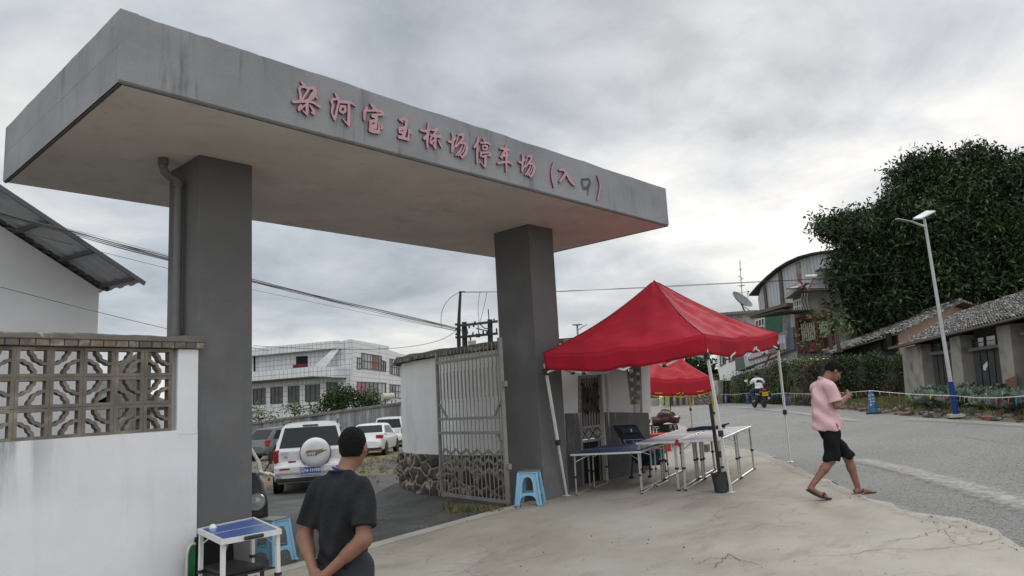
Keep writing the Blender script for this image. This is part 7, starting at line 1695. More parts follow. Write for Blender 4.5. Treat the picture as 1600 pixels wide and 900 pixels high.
mb = MB(); mb.bar(at(903, 516, 45), at(910, 511, 45), .06); mb.bar(at(909, 511, 45), at(917, 507, 45), .22, .06); mb.build('lamp_head', M['steel'], LQ)
# ------------------------------------------------------------------ water filled cones and bunting
M['cone'] = mat('blue_barrier_plastic', (.02, .10, .23), .45, .15, 6)
cone_pts = [(1365, 646.5, 611.5, 'blue barrier cone nearest the street lamp'), (1228, 633.5, 614, 'blue barrier cone beside the right white tent leg'), (1169.5, 630.5, 614, 'blue barrier cone just left of the motorcycle rider'), (1135, 630.2, 616, 'smallest blue barrier cone farthest along the road')]
ctops = []; csrc = None
for (px, py, ty, lb) in cone_pts:
    p = gp(px, py); s_ = (py - ty) / FP * depth(p) / .75
    if csrc is None:
        csrc = thing('barrier_cone', lb, 'cone', p, az(1365) - math.pi / 2, 'blue cones along the far kerb')
        mb = MB(); mb.lathe([(.155, .05), (.145, .08), (.085, .66), (.07, .72), (.03, .74), (0, .745)], (0, 0, 0), 20); mb.build('body', M['cone'], csrc, local=True)
        mb = MB(); mb.box((0, 0, .027), (.44, .44, .05)); mb.build('base', M['rubber'], csrc, local=True, bevel=.01)
        Mt = ROOT[csrc.name]
        for sx, tx in ((-.045, '禁止停车'), (.045, '注意安全')):
            for kk, ch in enumerate(tx): text_mesh('white_lettering', ch, .085, M['white_cloth'], csrc, Mt @ frameM((sx, -.155 + (.58 - kk * .10 - .1) * .115, .58 - kk * .10), (1, 0, 0), (0, .12, 1)), .002, bold=.003)
        ctops.append(np.array([p[0], p[1], p[2] + .74]))
    else:
        c_ = clone(csrc, p, az(px) - math.pi / 2, lb); c_.scale = (s_,) * 3; ctops.append(np.array([p[0], p[1], p[2] + .74 * s_]))
cols = [mat('flag_' + n, c, .6, .1) for n, c in (('red', (.50, .03, .04)), ('yellow', (.60, .42, .02)), ('green', (.10, .45, .04)), ('blue', (.04, .14, .36)), ('pink', (.55, .09, .16)))]
rope_pts = [at(1750, 622, 11.5), at(1600, 619, 13.2), at(1494, 618.5, 19.3)] + [ctops[0], ctops[1], ctops[2], ctops[3], at(1100, 618, 58)]
BU = thing('bunting', 'white rope with coloured pennant flags strung between the cones and lamp', 'bunting', ctops[0])
mb = MB(); fl = []
for a, b in zip(rope_pts[:-1], rope_pts[1:]):
    L_ = np.linalg.norm(b - a); n = max(6, int(L_ / .5)); pts = [a + (b - a) * t - np.array([0, 0, .05 * math.sin(math.pi * t) * min(L_ / 8, 1.5)]) for t in np.linspace(0, 1, n)]
    mb.tube(pts, .008 if depth(a) < 30 else .014, 5); 
    for i in range(1, n - 1): fl.append((pts[i], (b - a) / L_))
mb.build('rope', M['white_metal'], BU)
rr_ = random.Random(2)
fl.sort(key=lambda t: depth(t[0]))
for i, (p, dr) in enumerate(fl[:95]):
    s_ = .10 * (1.3 if depth(p) > 30 else 1); sw = CF * rr_.uniform(-.05, .05) + dr * rr_.uniform(-.05, .05); mb = MB(); tw_ = rr_.uniform(-.04, .04)
    mb.prism([p - dr * s_ * .55, p + dr * s_ * .55, p + dr * s_ * .25 + sw - (0, 0, s_ * 1.1), p - dr * s_ * .1 + sw - (0, 0, s_ * rr_.uniform(1.2, 1.9))], CF * .003 + CR * tw_ * .02); mb.build('pennant', cols[rr_.randrange(5)], BU)
# ------------------------------------------------------------------ power poles and wires
M['polew'] = mat('dark_pole', (.04, .036, .034), .9, .2, 6); M['cable'] = mat('black_cable', (.015, .015, .016), .6, .1)
UP = thing('utility_pole', 'slim dark utility pole left of the transformer frame', 'pole', at(719, 600, 42))
mb = MB(); mb.tube([at(719, 610, 42), at(716.5, 520, 42), at(717.5, 490, 42), at(719.5, 455, 42)], [.12, .11, .09, .07], 8); mb.build('shaft', M['polew'], UP)
for (x, y) in ((715, 507), (715.5, 514), (715.5, 522), (715.5, 527)): mb = MB(); mb.bar(at(x - 4, y, 42), at(x + 4, y + .4, 42), .10, .12); mb.build('bracket', M['polew'], UP)
mb = MB(); mb.bar(at(717, 456, 42), at(727, 456, 42), .06); mb.build('top_arm', M['polew'], UP)
UF = thing('transformer_frame', 'two legged utility frame with crossarms, insulators and transformer', 'utility frame', at(745, 600, 42))
for (a, b, c_, d) in ((728, 610, 725.5, 503), (768, 610, 765.5, 499)):
    mb = MB(); mb.tube([at(a, b, 42), at(c_, d, 42)], [.17, .14], 8); mb.build('post', M['polew'], UF)
mb = MB(); mb.tube([at(764, 500, 42), at(763, 483, 42)], .03, 6); mb.build('spike', M['polew'], UF)
for (a, b, c_, d) in ((717, 509, 778, 502), (717, 527, 778, 521)): mb = MB(); mb.bar(at(a, b, 41.8), at(c_, d, 41.8), .13, .13); mb.build('crossarm', M['polew'], UF)
for (x, y) in ((733, 510), (740, 508), (742, 505), (772, 501), (776, 516), (735, 529), (739, 522), (745, 524), (749, 524), (755, 520), (761, 519)):
    mb = MB(); mb.lathe([(.02, -.12), (.06, -.09), (.03, -.05), (.07, -.02), (.03, .02), (.06, .06), (.02, .12)], at(x, y, 41.8), 8); mb.build('insulator', M['polew'], UF)
mb = MB(); mb.hexa([at(732, 545, 41.5), at(744, 545, 41.5), at(744, 545, 42.5), at(732, 545, 42.5), at(731, 533, 41.5), at(743.5, 531.5, 41.5), at(743.5, 531.5, 42.5), at(731, 533, 42.5)]); mb.build('transformer', M['steel'], UF)
mb = MB()
for pts in ([(747, 508), (748, 520), (747, 527)], [(750, 507), (757, 513), (767, 514)], [(729, 512), (731, 520), (728, 526)], [(744, 513), (756, 516), (767, 518)]): mb.tube([at(x, y, 41.6) for x, y in pts], .03, 5)
mb.build('jumper', M['cable'], UF)
def wire(pts, r, label, grp='overhead wires', n=40):
    """pts (px,py,depth); smooth catenary through them"""
    P = np.array([at(*p) for p in pts]); t = np.linspace(0, 1, len(P)); T_s = np.linspace(0, 1, n)
    if len(P) == 3:
        C_ = [np.polyfit(t, P[:, i], 2) for i in range(3)]; Q = np.stack([np.polyval(c, T_s) for c in C_], 1)
    else: Q = np.stack([np.interp(T_s, t, P[:, i]) for i in range(3)], 1); 
    mb = MB(); R_ = [r * (.5 + .5 * depth(q) / 20) for q in Q]; mb.tube([q for q in Q], R_, 5); return props(mb.build('overhead_wire', M['cable']), label, 'wire', grp)
bun = [(-40, 322, 9), (0, 334, 9.6), (60, 350, 10.5), (104, 361, 11.3), (180, 383, 13), (260, 404, 15), (396, 440, 19), (480, 460, 23), (560, 478, 27), (640, 497, 33), (718, 516, 41.9), (724, 517, 42)]
OW = thing('cable_bundle', 'thick bundle of black overhead cables sagging behind the gateway', 'cables', at(560, 478, 27))
rr_ = random.Random(6)
for k in range(7):
    ph_ = rr_.random() * 6; mb = MB(); pts = [at(x, y + 2.6 * math.sin(ph_ + i * 1.3 + k) * (.25 if 0 < i < 10 else .1) + (k - 3) * .75 + 1.2 * math.sin(k * 2.1 + i * .9), d) for i, (x, y, d) in enumerate(bun)]
    P = np.array(pts); tt = np.linspace(0, 1, len(P)); Ts = np.linspace(0, 1, 60); Q = np.stack([np.interp(Ts, tt, P[:, i]) for i in range(3)], 1); Q = np.stack([np.convolve(np.pad(Q[:, i], 2, 'edge'), np.ones(5) / 5, 'valid') for i in range(3)], 1)
    mb.tube(list(Q), [(.006 if k else .011) * (.4 + .6 * depth(q) / 15) for q in Q], 5); mb.build('cable', M['cable'], OW)
wire([(-20, 349, 10), (240, 414, 15), (396, 453, 20), (560, 487, 30), (712, 517, 41.5)], .0055, 'thin wire running just under the thick cable bundle')
wire([(104, 357, 11.3), (260, 398, 15), (396, 437, 19)], .0045, 'thin wire just above the cable bundle, ending near the left column')
wire([(-20, 443, 9), (258, 513, 12.5), (420, 548, 16)], .006, 'lowest wire at far left, passing below the shed eave')
wire([(712, 516, 41.5), (600, 545, 50), (396, 540, 60)], .010, 'thin wire dipping left from the pole over the tiled building')
wire([(690, 513, 41), (694, 478, 41.5), (718, 457, 42)], .010, 'wire bowing out from the top of the slim pole')
wire([(720, 456, 42), (870, 456, 40), (1060, 446, 38), (1250, 437, 37), (1420, 425, 37)], .008, 'long wire from the slim pole across to the big tree')
wire([(720, 457, 42), (870, 455, 40), (1010, 450, 38), (1160, 442, 37), (1330, 434, 37)], .007, 'second long wire just below the first one above the tent')
wire([(750, 457, 41), (747, 480, 41.5), (749, 503, 42)], .008, 'left one of two drop wires above the transformer frame')
wire([(761, 457, 41), (756, 480, 41.5), (750, 503, 42)], .008, 'right one of two drop wires above the transformer frame')
# ------------------------------------------------------------------ people
def head_prims(c, fwd=(0, 1, 0), tilt=0.0, s=1.0):
    """c: head centre; tilt: forward nod (radians). returns prims, eye/ear positions and a local->body map"""
    c = np.array(c, float); R = np.array(Matrix.Rotation(-tilt, 3, 'X')); yaw = math.atan2(-fwd[0], fwd[1]); R = np.array(Matrix.Rotation(yaw, 3, 'Z')) @ R
    L = lambda x, y, z: c + R @ (np.array([x, y, z]) * s)
    P = [('e', L(0, -.012, .018), (.074 * s, .092 * s, .095 * s), R), ('e', L(0, .035, -.045), (.056 * s, .062 * s, .062 * s), R), ('e', L(0, .062, -.085), (.030 * s, .028 * s, .022 * s), R),
         ('c', L(0, .082, .012), L(0, .103, -.026), .010 * s, .015 * s, .012), ('e', L(0, .088, -.055), (.024 * s, .012 * s, .008 * s), R), ('e', L(0, .072, .035), (.055 * s, .02 * s, .012 * s), R),
         ('e', L(.078, -.005, -.008), (.010 * s, .019 * s, .031 * s), R), ('e', L(-.078, -.005, -.008), (.010 * s, .019 * s, .031 * s), R), ('e', L(.045, .055, -.03), (.02 * s, .02 * s, .02 * s), R), ('e', L(-.045, .055, -.03), (.02 * s, .02 * s, .02 * s), R)]
    return P, L, R
def hand_prims(w, d, n, curl=.5, s=1.0, thumb=1, spread=.12):
    """w wrist, d finger direction, n palm normal (towards the palm side)"""
    w = np.array(w, float); d = np.array(d, float); d /= np.linalg.norm(d); n = np.array(n, float); n -= d * (n @ d); n /= np.linalg.norm(n); t = np.cross(d, n)
    P = [('c', w, w + d * .05 * s, .024 * s, .027 * s, .015), ('c', w + d * .03 * s + t * .018 * s, w + d * .082 * s + t * .030 * s, .016 * s, .013 * s, .012), ('c', w + d * .03 * s - t * .018 * s, w + d * .08 * s - t * .028 * s, .016 * s, .013 * s, .012), ('c', w + d * .04 * s, w + d * .088 * s, .018 * s, .014 * s, .012)]
    for i, L_ in enumerate((.058, .072, .080, .070)):
        off = (i - 1.5) * .020 * s; p = w + d * .085 * s + t * off; a = 0.; q = p
        for j, f in enumerate((.45, .32, .23)):
            a += curl * (.5, .8, .7)[j]; dd = d * math.cos(a) + n * math.sin(a) + t * (i - 1.5) * spread; dd /= np.linalg.norm(dd); q2 = q + dd * L_ * f * s; r0 = (.0095, .0085, .0075)[j] * s; P.append(('c', q, q2, r0, r0 * .9, .006)); q = q2
    b = w + d * .022 * s - t * .024 * s * thumb; m = b + (d * .6 - t * .75 * thumb + n * .3) * .042 * s; e_ = m + (d * .85 - t * .1 * thumb + n * .5) * .036 * s
    P += [('c', b, m, .013 * s, .011 * s, .01), ('c', m, e_, .0105 * s, .009 * s, .006)]
    return P
# ---- A: man in the foreground seen from behind, hands clasped behind his back
mA = at(536, 800, 4.4); ga = hT(mA[0], mA[1]); HA = 1.375 - ga - .008
azA = math.atan2(CF[1], CF[0]) - math.radians(10.5)         # the way to him
yawA = math.atan2((mA - CAM)[1], (mA - CAM)[0]) - math.radians(34) - math.pi / 2
PA = thing('person', 'man seen from behind in black tee, hands clasped behind back, blue neck cord', 'person', (mA[0], mA[1], ga + .008), yawA)
k_ = HA / 1.67
S_ = lambda x, y, z: (x * k_, y * k_, z * k_)
hp, HL, HR = head_prims(S_(.030, .080, 1.560), (math.sin(math.radians(-14)), math.cos(math.radians(14)), 0), .10, k_ * 1.02)
torso = [('e', S_(0, 0, .92), (.138, .105, .14)), ('e', S_(0, .01, 1.05), (.132, .108, .16)), ('e', S_(0, -.01, 1.19), (.140, .108, .16)), ('e', S_(0, -.03, 1.29), (.135, .090, .10)), ('c', S_(-.03, -.02, 1.395), S_(-.148, -.02, 1.315), .046, .050), ('c', S_(.03, -.02, 1.395), S_(.148, -.02, 1.315), .046, .050)]
neck = [('c', S_(.0, -.015, 1.36), S_(.026, .055, 1.50), .056, .054)]
aL = (S_(-.160, -.02, 1.305), S_(-.235, -.060, 1.050), S_(-.095, -.165, .872)); aR = (S_(.160, -.02, 1.305), S_(.205, -.105, 1.045), S_(-.005, -.190, .862))
arms = [('c', aL[0], aL[1], .054, .041), ('c', aL[1], aL[2], .041, .026), ('c', aL[1], tuple(lerp(np.array(aL[1]), np.array(aL[2]), .4)), .044, .038), ('c', aR[0], aR[1], .054, .041), ('c', aR[1], aR[2], .041, .026), ('c', aR[1], tuple(lerp(np.array(aR[1]), np.array(aR[2]), .4)), .044, .038)]
hands = hand_prims(aL[2], (.35, -.10, -.75), (0.2, .9, 0), .35, .98, 1) + hand_prims(aR[2], (-.85, -.06, -.42), (-.3, .85, -.5), .75, 1.0, 1)
legs = [('c', S_(-.085, 0, .86), S_(-.095, .01, .46), .085, .056), ('c', S_(-.095, .01, .46), S_(-.10, -.01, .08), .055, .038), ('c', S_(.085, 0, .86), S_(.10, .02, .46), .085, .056), ('c', S_(.10, .02, .46), S_(.105, .0, .08), .055, .038),
        ('c', S_(-.10, -.03, .045), S_(-.115, .15, .03), .036, .03), ('c', S_(.105, -.02, .045), S_(.12, .16, .03), .036, .03)]
solid('body', torso + neck + hp + arms + hands + legs, M['skin'], PA, .0062, .022)
M['black_cloth'] = mat('black_tee_cloth', (.012, .0135, .016), .85, .22, 9, bump=.6, bs=30, spec=.3)
def cutA(X, Y, Z):
    z, x, y = Z / k_, X / k_, Y / k_
    hem = .80 - z                                            # below the hem
    nk = (z - 1.432) + np.maximum(0, y + .02) * 1.3          # neckline
    # sleeves end above the elbow: distance along the upper arm
    outL = -1 + 0 * X
    for a, b in ((aL[0], aL[1]), (aR[0], aR[1])):
        a, b = np.array(a), np.array(b); d = (b - a); L = np.linalg.norm(d); d /= L; t = (X - a[0]) * d[0] + (Y - a[1]) * d[1] + (Z - a[2]) * d[2]; pd = np.sqrt(np.maximum((X - a[0]) ** 2 + (Y - a[1]) ** 2 + (Z - a[2]) ** 2 - t * t, 0))
        near_ = (np.abs(X) > .135 * k_) & (pd < .105) ; outL = np.maximum(outL, np.where(near_ & (np.sign(X) == np.sign(a[0])), t - L * .74, -1))
    return np.maximum(np.maximum(hem, nk), outL)
def foldA(X, Y, Z): return .011 * np.sin(38 * X + 9 * Z + 6 * np.sin(7 * Z)) * np.clip((1.25 - Z) * 2, 0, 1) + .006 * np.sin(60 * X - 22 * Z) + .009 * np.sin(21 * Z + 26 * np.abs(X) + 3 * np.sin(14 * X)) * np.clip((np.abs(X) - .10) * 9, 0, 1)
sleeves = [('c', aL[0], tuple(lerp(np.array(aL[0]), np.array(aL[1]), .74)), .056, .060), ('c', aR[0], tuple(lerp(np.array(aR[0]), np.array(aR[1]), .74)), .056, .060)]
shirt_t = torso + [('e', S_(0, .005, .85), (.146, .115, .16)), ('c', S_(0, -.03, 1.27), S_(0, -.02, 1.0), .112, .115)]
solid('black_tee', shirt_t + sleeves, M['black_cloth'], PA, .0065, .03, cut=cutA, noise=foldA, grow=.012)
mb = MB(); mb.tube([S_(.068 * math.cos(t), -.012 + .066 * math.sin(t) - .004, 1.430 + (-.035 if math.sin(t) > 0 else .004) * abs(math.sin(t))) for t in np.linspace(0, 2 * math.pi, 30)], .0065, 6); mb.build('collar_band', M['black_cloth'], PA, local=True)
mb = MB(); mb.tube([S_(x, y, z) for x, y, z in ((-.062, .03, 1.435), (-.045, -.035, 1.452), (0, -.062, 1.448), (.042, -.045, 1.432), (.066, .0, 1.405), (.075, .05, 1.36))], .0065, 6); mb.build('neck_cord', mat('blue_cord', (.02, .035, .30), .6, .1), PA, local=True)
solid('trousers', [('e', S_(0, 0, .88), (.155, .115, .12)), ('c', S_(-.088, 0, .86), S_(-.098, .0, .08), .092, .062), ('c', S_(.088, 0, .86), S_(.105, .01, .08), .092, .062)], mat('dark_trousers', (.03, .032, .04), .9, .2, 8, bump=.3), PA, .012, .03, cut=lambda X, Y, Z: .05 - Z, grow=.01)
for sx in (-1, 1): solid('shoe', [('c', S_(sx * .105, -.04, .045), S_(sx * .125, .16, .035), .046, .038)], M['blackp'], PA, .008, .02, cut=lambda X, Y, Z: -Z + .002, grow=.006)
hairA = [('e', HL(0, -.020, .030), (.080 * k_, .094 * k_, .094 * k_), HR), ('e', HL(0, -.045, -.02), (.060 * k_, .056 * k_, .055 * k_), HR)]
HRi = HR.T
def cutHair(c, zlim, yfront, slope=.55):
    c = np.array(c)
    def f(X, Y, Z):
        x, y, z = X - c[0], Y - c[1], Z - c[2]; lx = HRi_[0, 0] * x + HRi_[0, 1] * y + HRi_[0, 2] * z; ly = HRi_[1, 0] * x + HRi_[1, 1] * y + HRi_[1, 2] * z; lz = HRi_[2, 0] * x + HRi_[2, 1] * y + HRi_[2, 2] * z
        return np.maximum(zlim - lz + np.clip(ly + .02, 0, 1) * slope, ly - yfront)
    return f
HRi_ = HRi
solid('hair', hairA, M['hair'], PA, .0055, .02, cut=cutHair(S_(.030, .080, 1.560), -.056, .072, .9), noise=lambda X, Y, Z: .0016 * np.sin(190 * X) * np.sin(170 * Z + 150 * Y), grow=.003)
# ---- B: walking man in pink polo, dark shorts and flip-flops, looking down at his hands
pB = gp(1317, 777); HBm = 1.74
dB = depth(pB); yawB = math.atan2(CR[1], CR[0]) - math.pi / 2 + math.radians(4)
PB = thing('person', 'man walking in pink polo shirt, black shorts and flip-flops, looking down at his hands', 'person', pB + (0, 0, .0), yawB)
Hc_ = (0.015, .070, 1.585)
hp, HL, HR = head_prims(Hc_, (0, 1, 0), .62, 1.03); HRi_ = HR.T
torso = [('e', (0, -.075, .95), (.155, .125, .14)), ('e', (0, -.085, 1.08), (.150, .130, .16)), ('e', (0, -.085, 1.24), (.165, .125, .17)), ('e', (0, -.085, 1.36), (.155, .10, .10)), ('c', (.07, -.07, 1.43), (.165, -.085, 1.385), .05, .058), ('c', (-.07, -.07, 1.43), (-.165, -.085, 1.385), .05, .058)]
neck = [('c', (0, -.07, 1.42), (.005, .02, 1.55), .058, .056)]
aR = ((.185, -.085, 1.375), (.225, -.050, 1.145), (.10, .165, 1.245)); aL = ((-.185, -.085, 1.375), (-.215, -.03, 1.14), (-.06, .175, 1.24))
arms = [('c', aR[0], aR[1], .054, .042), ('c', aR[1], aR[2], .042, .027), ('c', aL[0], aL[1], .054, .042), ('c', aL[1], aL[2], .042, .027)]
hands = hand_prims(aR[2], (-.45, .62, .55), (-.8, -.2, -.2), .85, 1.0, 1) + hand_prims(aL[2], (.45, .62, .45), (.8, -.2, -.2), .8, 1.0, -1)
kR, anR = (.10, -.155, .47), (.095, -.425, .185); kL, anL = (-.09, .175, .475), (-.085, .255, .105)
legs = [('c', (.085, -.07, .88), kR, .088, .058), ('c', kR, tuple(lerp(np.array(kR), np.array(anR), .35)), .056, .054), ('c', tuple(lerp(np.array(kR), np.array(anR), .3)), anR, .054, .034),
        ('c', (-.085, -.07, .88), kL, .088, .058), ('c', kL, tuple(lerp(np.array(kL), np.array(anL), .35)), .056, .054), ('c', tuple(lerp(np.array(kL), np.array(anL), .3)), anL, .054, .034)]
# feet: rear foot on its ball with the heel raised, front foot flat
feet = [('c', (.095, -.455, .150), (.10, -.35, .070), .034, .032), ('c', (.10, -.35, .070), (.105, -.28, .040), .034, .024), ('c', (-.085, .225, .055), (-.09, .35, .045), .036, .030), ('c', (-.09, .34, .045), (-.095, .44, .035), .032, .018)]
for k in range(5): feet += [('c', (.075 + .014 * k, -.295 + .004 * (4 - k), .040), (.072 + .016 * k, -.245 - .006 * k, .030), .011, .009, .006), ('c', (-.065 - .014 * k, .42, .035), (-.062 - .015 * k, .475 - .008 * k, .030), .011, .009, .006)]
solid('body', torso + neck + hp + arms + hands + legs + feet, M['skin'], PB, .0085, .022)
M['pink_cloth2'] = mat('pink_polo_cloth', (.64, .415, .42), .85, .07, 6, bump=.25, bs=70, spec=.2)
def cutB(X, Y, Z):
    hem = .845 + .02 * np.sin(Y * 14) - Z; nk = (Z - 1.475) + (Y + .06) * .75; o = -1 + 0 * X
    for a, b, fr in ((aR[0], aR[1], .78), (aL[0], aL[1], .78)):
        a, b = np.array(a), np.array(b); d = (b - a); L = np.linalg.norm(d); d /= L; t = (X - a[0]) * d[0] + (Y - a[1]) * d[1] + (Z - a[2]) * d[2]; pd = np.sqrt(np.maximum((X - a[0]) ** 2 + (Y - a[1]) ** 2 + (Z - a[2]) ** 2 - t * t, 0))
        o = np.maximum(o, np.where((np.abs(X) > .165) & (pd < .105) & (np.sign(X) == np.sign(a[0])), t - L * fr, -1))
    return np.maximum(np.maximum(hem, nk), o)
sleeves = [('c', aR[0], tuple(lerp(np.array(aR[0]), np.array(aR[1]), .78)), .068, .068), ('c', aL[0], tuple(lerp(np.array(aL[0]), np.array(aL[1]), .78)), .068, .068)]
solid('pink_polo', torso + sleeves + [('e', (0, -.085, .90), (.165, .142, .15)), ('c', (0, -.12, 1.30), (0, -.14, .92), .10, .12), ('e', (0, -.045, .90), (.150, .125, .14))], M['pink_cloth2'], PB, .0085, .03, cut=cutB, noise=lambda X, Y, Z: .008 * np.sin(30 * Y + 12 * Z + 4 * np.sin(6 * Z)) + .007 * np.sin(26 * Z + 20 * Y + 3 * np.sin(9 * X)), grow=.016)
mb = MB(); ring = [(.068 * math.cos(t), -.052 + .074 * math.sin(t), 1.470 - .045 * math.sin(t)) for t in np.linspace(0, 2 * math.pi, 26)]; mb.tube(ring, .012, 6); mb.build('collar', M['pink_cloth2'], PB, local=True)
mb = MB(); a = np.array([.238, -.09, 1.40]); 
M['shorts'] = mat('black_shorts_cloth', (.006, .0065, .008), .9, .2, 8, bump=.4, bs=25, spec=.2)
solid('shorts', [('e', (0, -.085, .90), (.150, .118, .10)), ('c', (.088, -.08, .84), (.105, -.14, .50), .086, .094), ('c', (-.088, -.08, .84), (-.095, .155, .50), .086, .096)], M['shorts'], PB, .010, .03, cut=lambda X, Y, Z: np.maximum(np.where(X > 0, .465, .485) + .02 * np.sin(30 * Y) * .5 - Z, Z - .93), noise=lambda X, Y, Z: .006 * np.sin(34 * Y + 14 * Z) + .006 * np.sin(30 * Z - 16 * Y), grow=.008)
HRi_ = HR.T
solid('hair', [('e', HL(0, -.022, .034), (.083, .098, .096), HR), ('e', HL(0, .045, .075), (.06, .045, .04), HR)], M['hair'], PB, .007, .03, cut=cutHair(Hc_, -.045, .085, .85), noise=lambda X, Y, Z: .006 * np.sin(75 * X + 30 * Z) * np.sin(60 * Z + 70 * Y) + .003 * np.sin(150 * Y + 60 * X), grow=.008)
for sx, pts, tz in ((1, [(.093, -.50, .130), (.098, -.42, .078), (.100, -.33, .028), (.102, -.25, .010), (.102, -.21, .012)], 0), (-1, [(-.085, .165, .012), (-.088, .27, .012), (-.09, .38, .012), (-.092, .49, .014)], 1)):
    mb = MB(); n = len(pts); G = []
    for i, p in enumerate(pts):
        w_ = .047 * math.sin(math.pi * (.16 + .68 * i / (n - 1))) + .006; G.append([(p[0] - w_, p[1], p[2] - .009), (p[0] + w_, p[1], p[2] - .009), (p[0] + w_, p[1], p[2] + .010), (p[0] - w_, p[1], p[2] + .010), (p[0] - w_, p[1], p[2] - .009)])
    mb.grid(G, smooth=False); mb.add(G[0][:4], [(0, 1, 2, 3)]); mb.add(G[-1][:4], [(3, 2, 1, 0)]); ff = mb.build('flip_flop', M['rubber'], PB, local=True)
    mb = MB(); q = np.array(pts[-2]) + (0, .0, .01); m = np.array(pts[1 if sx < 0 else 2]); hh = .075 if sx < 0 else .078; b1 = m + (.04, 0, .01); b2 = m - (.04, 0, -.01); tp2 = lerp(q, m, .45) + (0, 0, hh * .75)
    mb.tube([q, lerp(q, tp2, .6) + (0, 0, .01), tp2], .009, 6); mb.tube([tp2, lerp(tp2, b1, .5) + (.014, 0, .01), b1], .012, 6); mb.tube([tp2, lerp(tp2, b2, .5) - (.014, 0, -.01), b2], .012, 6); o = mb.build('strap', M['rubber'], PB, local=True); o.parent = ff
mb = MB()
for k in range(5): a_ = k * 1.25; c_ = lerp(np.array(kR), np.array(anR), .38) + (.053, 0, 0); mb.tube([c_ + (.0, .0, .0), c_ + (.001, .018 * math.cos(a_), .024 * math.sin(a_)), c_ + (-.002, .03 * math.cos(a_ + .5), .038 * math.sin(a_ + .5))], .003, 4)
mb.build('leg_tattoo', mat('tattoo_ink', (.02, .03, .035), .7, 0), PB, local=True)
# ---- C: rider and motorcycle
pC = gp(1187, 637.5); dC = depth(pC); sC = 53.5 / FP * dC / 1.62
yawC = math.atan2((pC - CAM)[1], (pC - CAM)[0]) - math.pi / 2 + math.radians(19)
MC = thing('motorcycle', 'dark motorcycle with yellow plate ridden away along the road', 'motorcycle', pC + (0, 0, .01), yawC); MC.scale = (1, 1, 1)
for y_ in (-.62, .66):
    mb = MB(); mb.lathe([(.21, -.045), (.28, -.05), (.31, -.02), (.31, .02), (.28, .05), (.21, .045)], (0, y_, .31), 28, 0, Matrix.Rotation(math.pi / 2, 3, 'Y')); wl = mb.build('wheel', M['tyre'], MC, local=True)
    mb = MB(); mb.lathe([(.03, -.05), (.03, .05)], (0, y_, .31), 10, 0, Matrix.Rotation(math.pi / 2, 3, 'Y'))
    for k in range(6): a_ = k * math.pi / 3; mb.bar((0, y_, .31), (0, y_ + .23 * math.cos(a_), .31 + .23 * math.sin(a_)), .02)
    o = mb.build('spokes', M['rim'], MC, local=True); o.parent = wl
mb = MB(); mb.b2((-.13, -.25, .28), (.13, .25, .58)); mb.bar((0, -.5, .60), (0, .5, .86), .07); mb.bar((0, .66, .31), (0, .45, .95), .07); mb.bar((0, -.62, .31), (0, -.1, .42), .09); mb.build('engine_frame', M['iron'], MC, local=True, bevel=.02)
P_, Q_ = sdf_mesh([('e', (0, .18, .86), (.13, .24, .12))], .02, .02); mb = MB(); mb.v = [tuple(p) for p in P_]; mb.f = Q_; mb.mi = [0] * len(Q_); mb.sm = [True] * len(Q_); mb.build('fuel_tank', dark_p, MC, local=True, angle=180)
mb = MB(); mb.b2((-.12, -.62, .76), (.12, .02, .86)); mb.build('seat', M['rubber'], MC, local=True, bevel=.04)
mb = MB(); mb.prism([(-.10, -.62, .74), (.10, -.62, .74), (.08, -.93, .62), (-.08, -.93, .62)], (0, 0, .05)); mb.tube([(-.13, -.3, .86), (-.13, -.78, .88), (0, -.84, .88), (.13, -.78, .88), (.13, -.3, .86)], .016, 6); mb.build('tail_rack', M['iron'], MC, local=True)
mb = MB(); mb.box((0, -.86, .80), (.16, .06, .11)); mb.build('tail_lamp', M['tail'], MC, local=True, bevel=.02)
for sx in (-1, 1): mb = MB(); mb.tube([(0, -.85, .74), (sx * .20, -.86, .74)], .010, 6); mb.box((sx * .21, -.88, .74), (.07, .03, .05)); mb.build('indicator', mat('orange_lens', (.45, .14, .02), .3), MC, local=True)
mb = MB(); mb.box((0, -.945, .63), (.27, .012, .17)); npl = mb.build('number_plate', mat('plate_yellow', (.55, .33, .01), .5), MC, local=True)
o = text_mesh('plate_lettering', '云·8K52', .065, M['dark'], MC, ROOT[MC.name] @ frameM((0, -.954, .63), (1, 0, 0), (0, 0, 1)), .001); o.parent = npl
mb = MB(); mb.tube([(.17, .1, .33), (.18, -.45, .36), (.19, -.85, .44)], [.03, .05, .055], 10); mb.build('exhaust', M['rim'], MC, local=True)
for sx in (-1, 1):
    mb = MB(); mb.b2((sx * .30 - .10, -.62, .40), (sx * .30 + .10, -.22, .64)) if sx > 0 else mb.b2((-.24, -.5, .38), (-.16, -.3, .52)); mb.build('side_box', M['rubber'], MC, local=True, bevel=.03)
mb = MB(); mb.tube([(-.36, .32, 1.06), (-.1, .46, 1.0), (.1, .46, 1.0), (.36, .32, 1.06)], .015, 6); mb.build('handlebar', M['iron'], MC, local=True)
for sx in (-1, 1): mb = MB(); mb.tube([(sx * .28, .36, 1.05), (sx * .38, .36, 1.26)], .008, 6); mb.box((sx * .40, .355, 1.30), (.15, .02, .09)); mb.build('mirror', M['blackp'] if sx > 0 else M['white_metal'], MC, local=True, bevel=.02)
RD = thing('person', 'rider from behind in white tee with black block print and jeans', 'person', pC + (0, 0, .01), yawC)
hp, HL, HR = head_prims((0, -.02, 1.56), (-.2, 1, 0), .1, 1.); HRi_ = HR.T
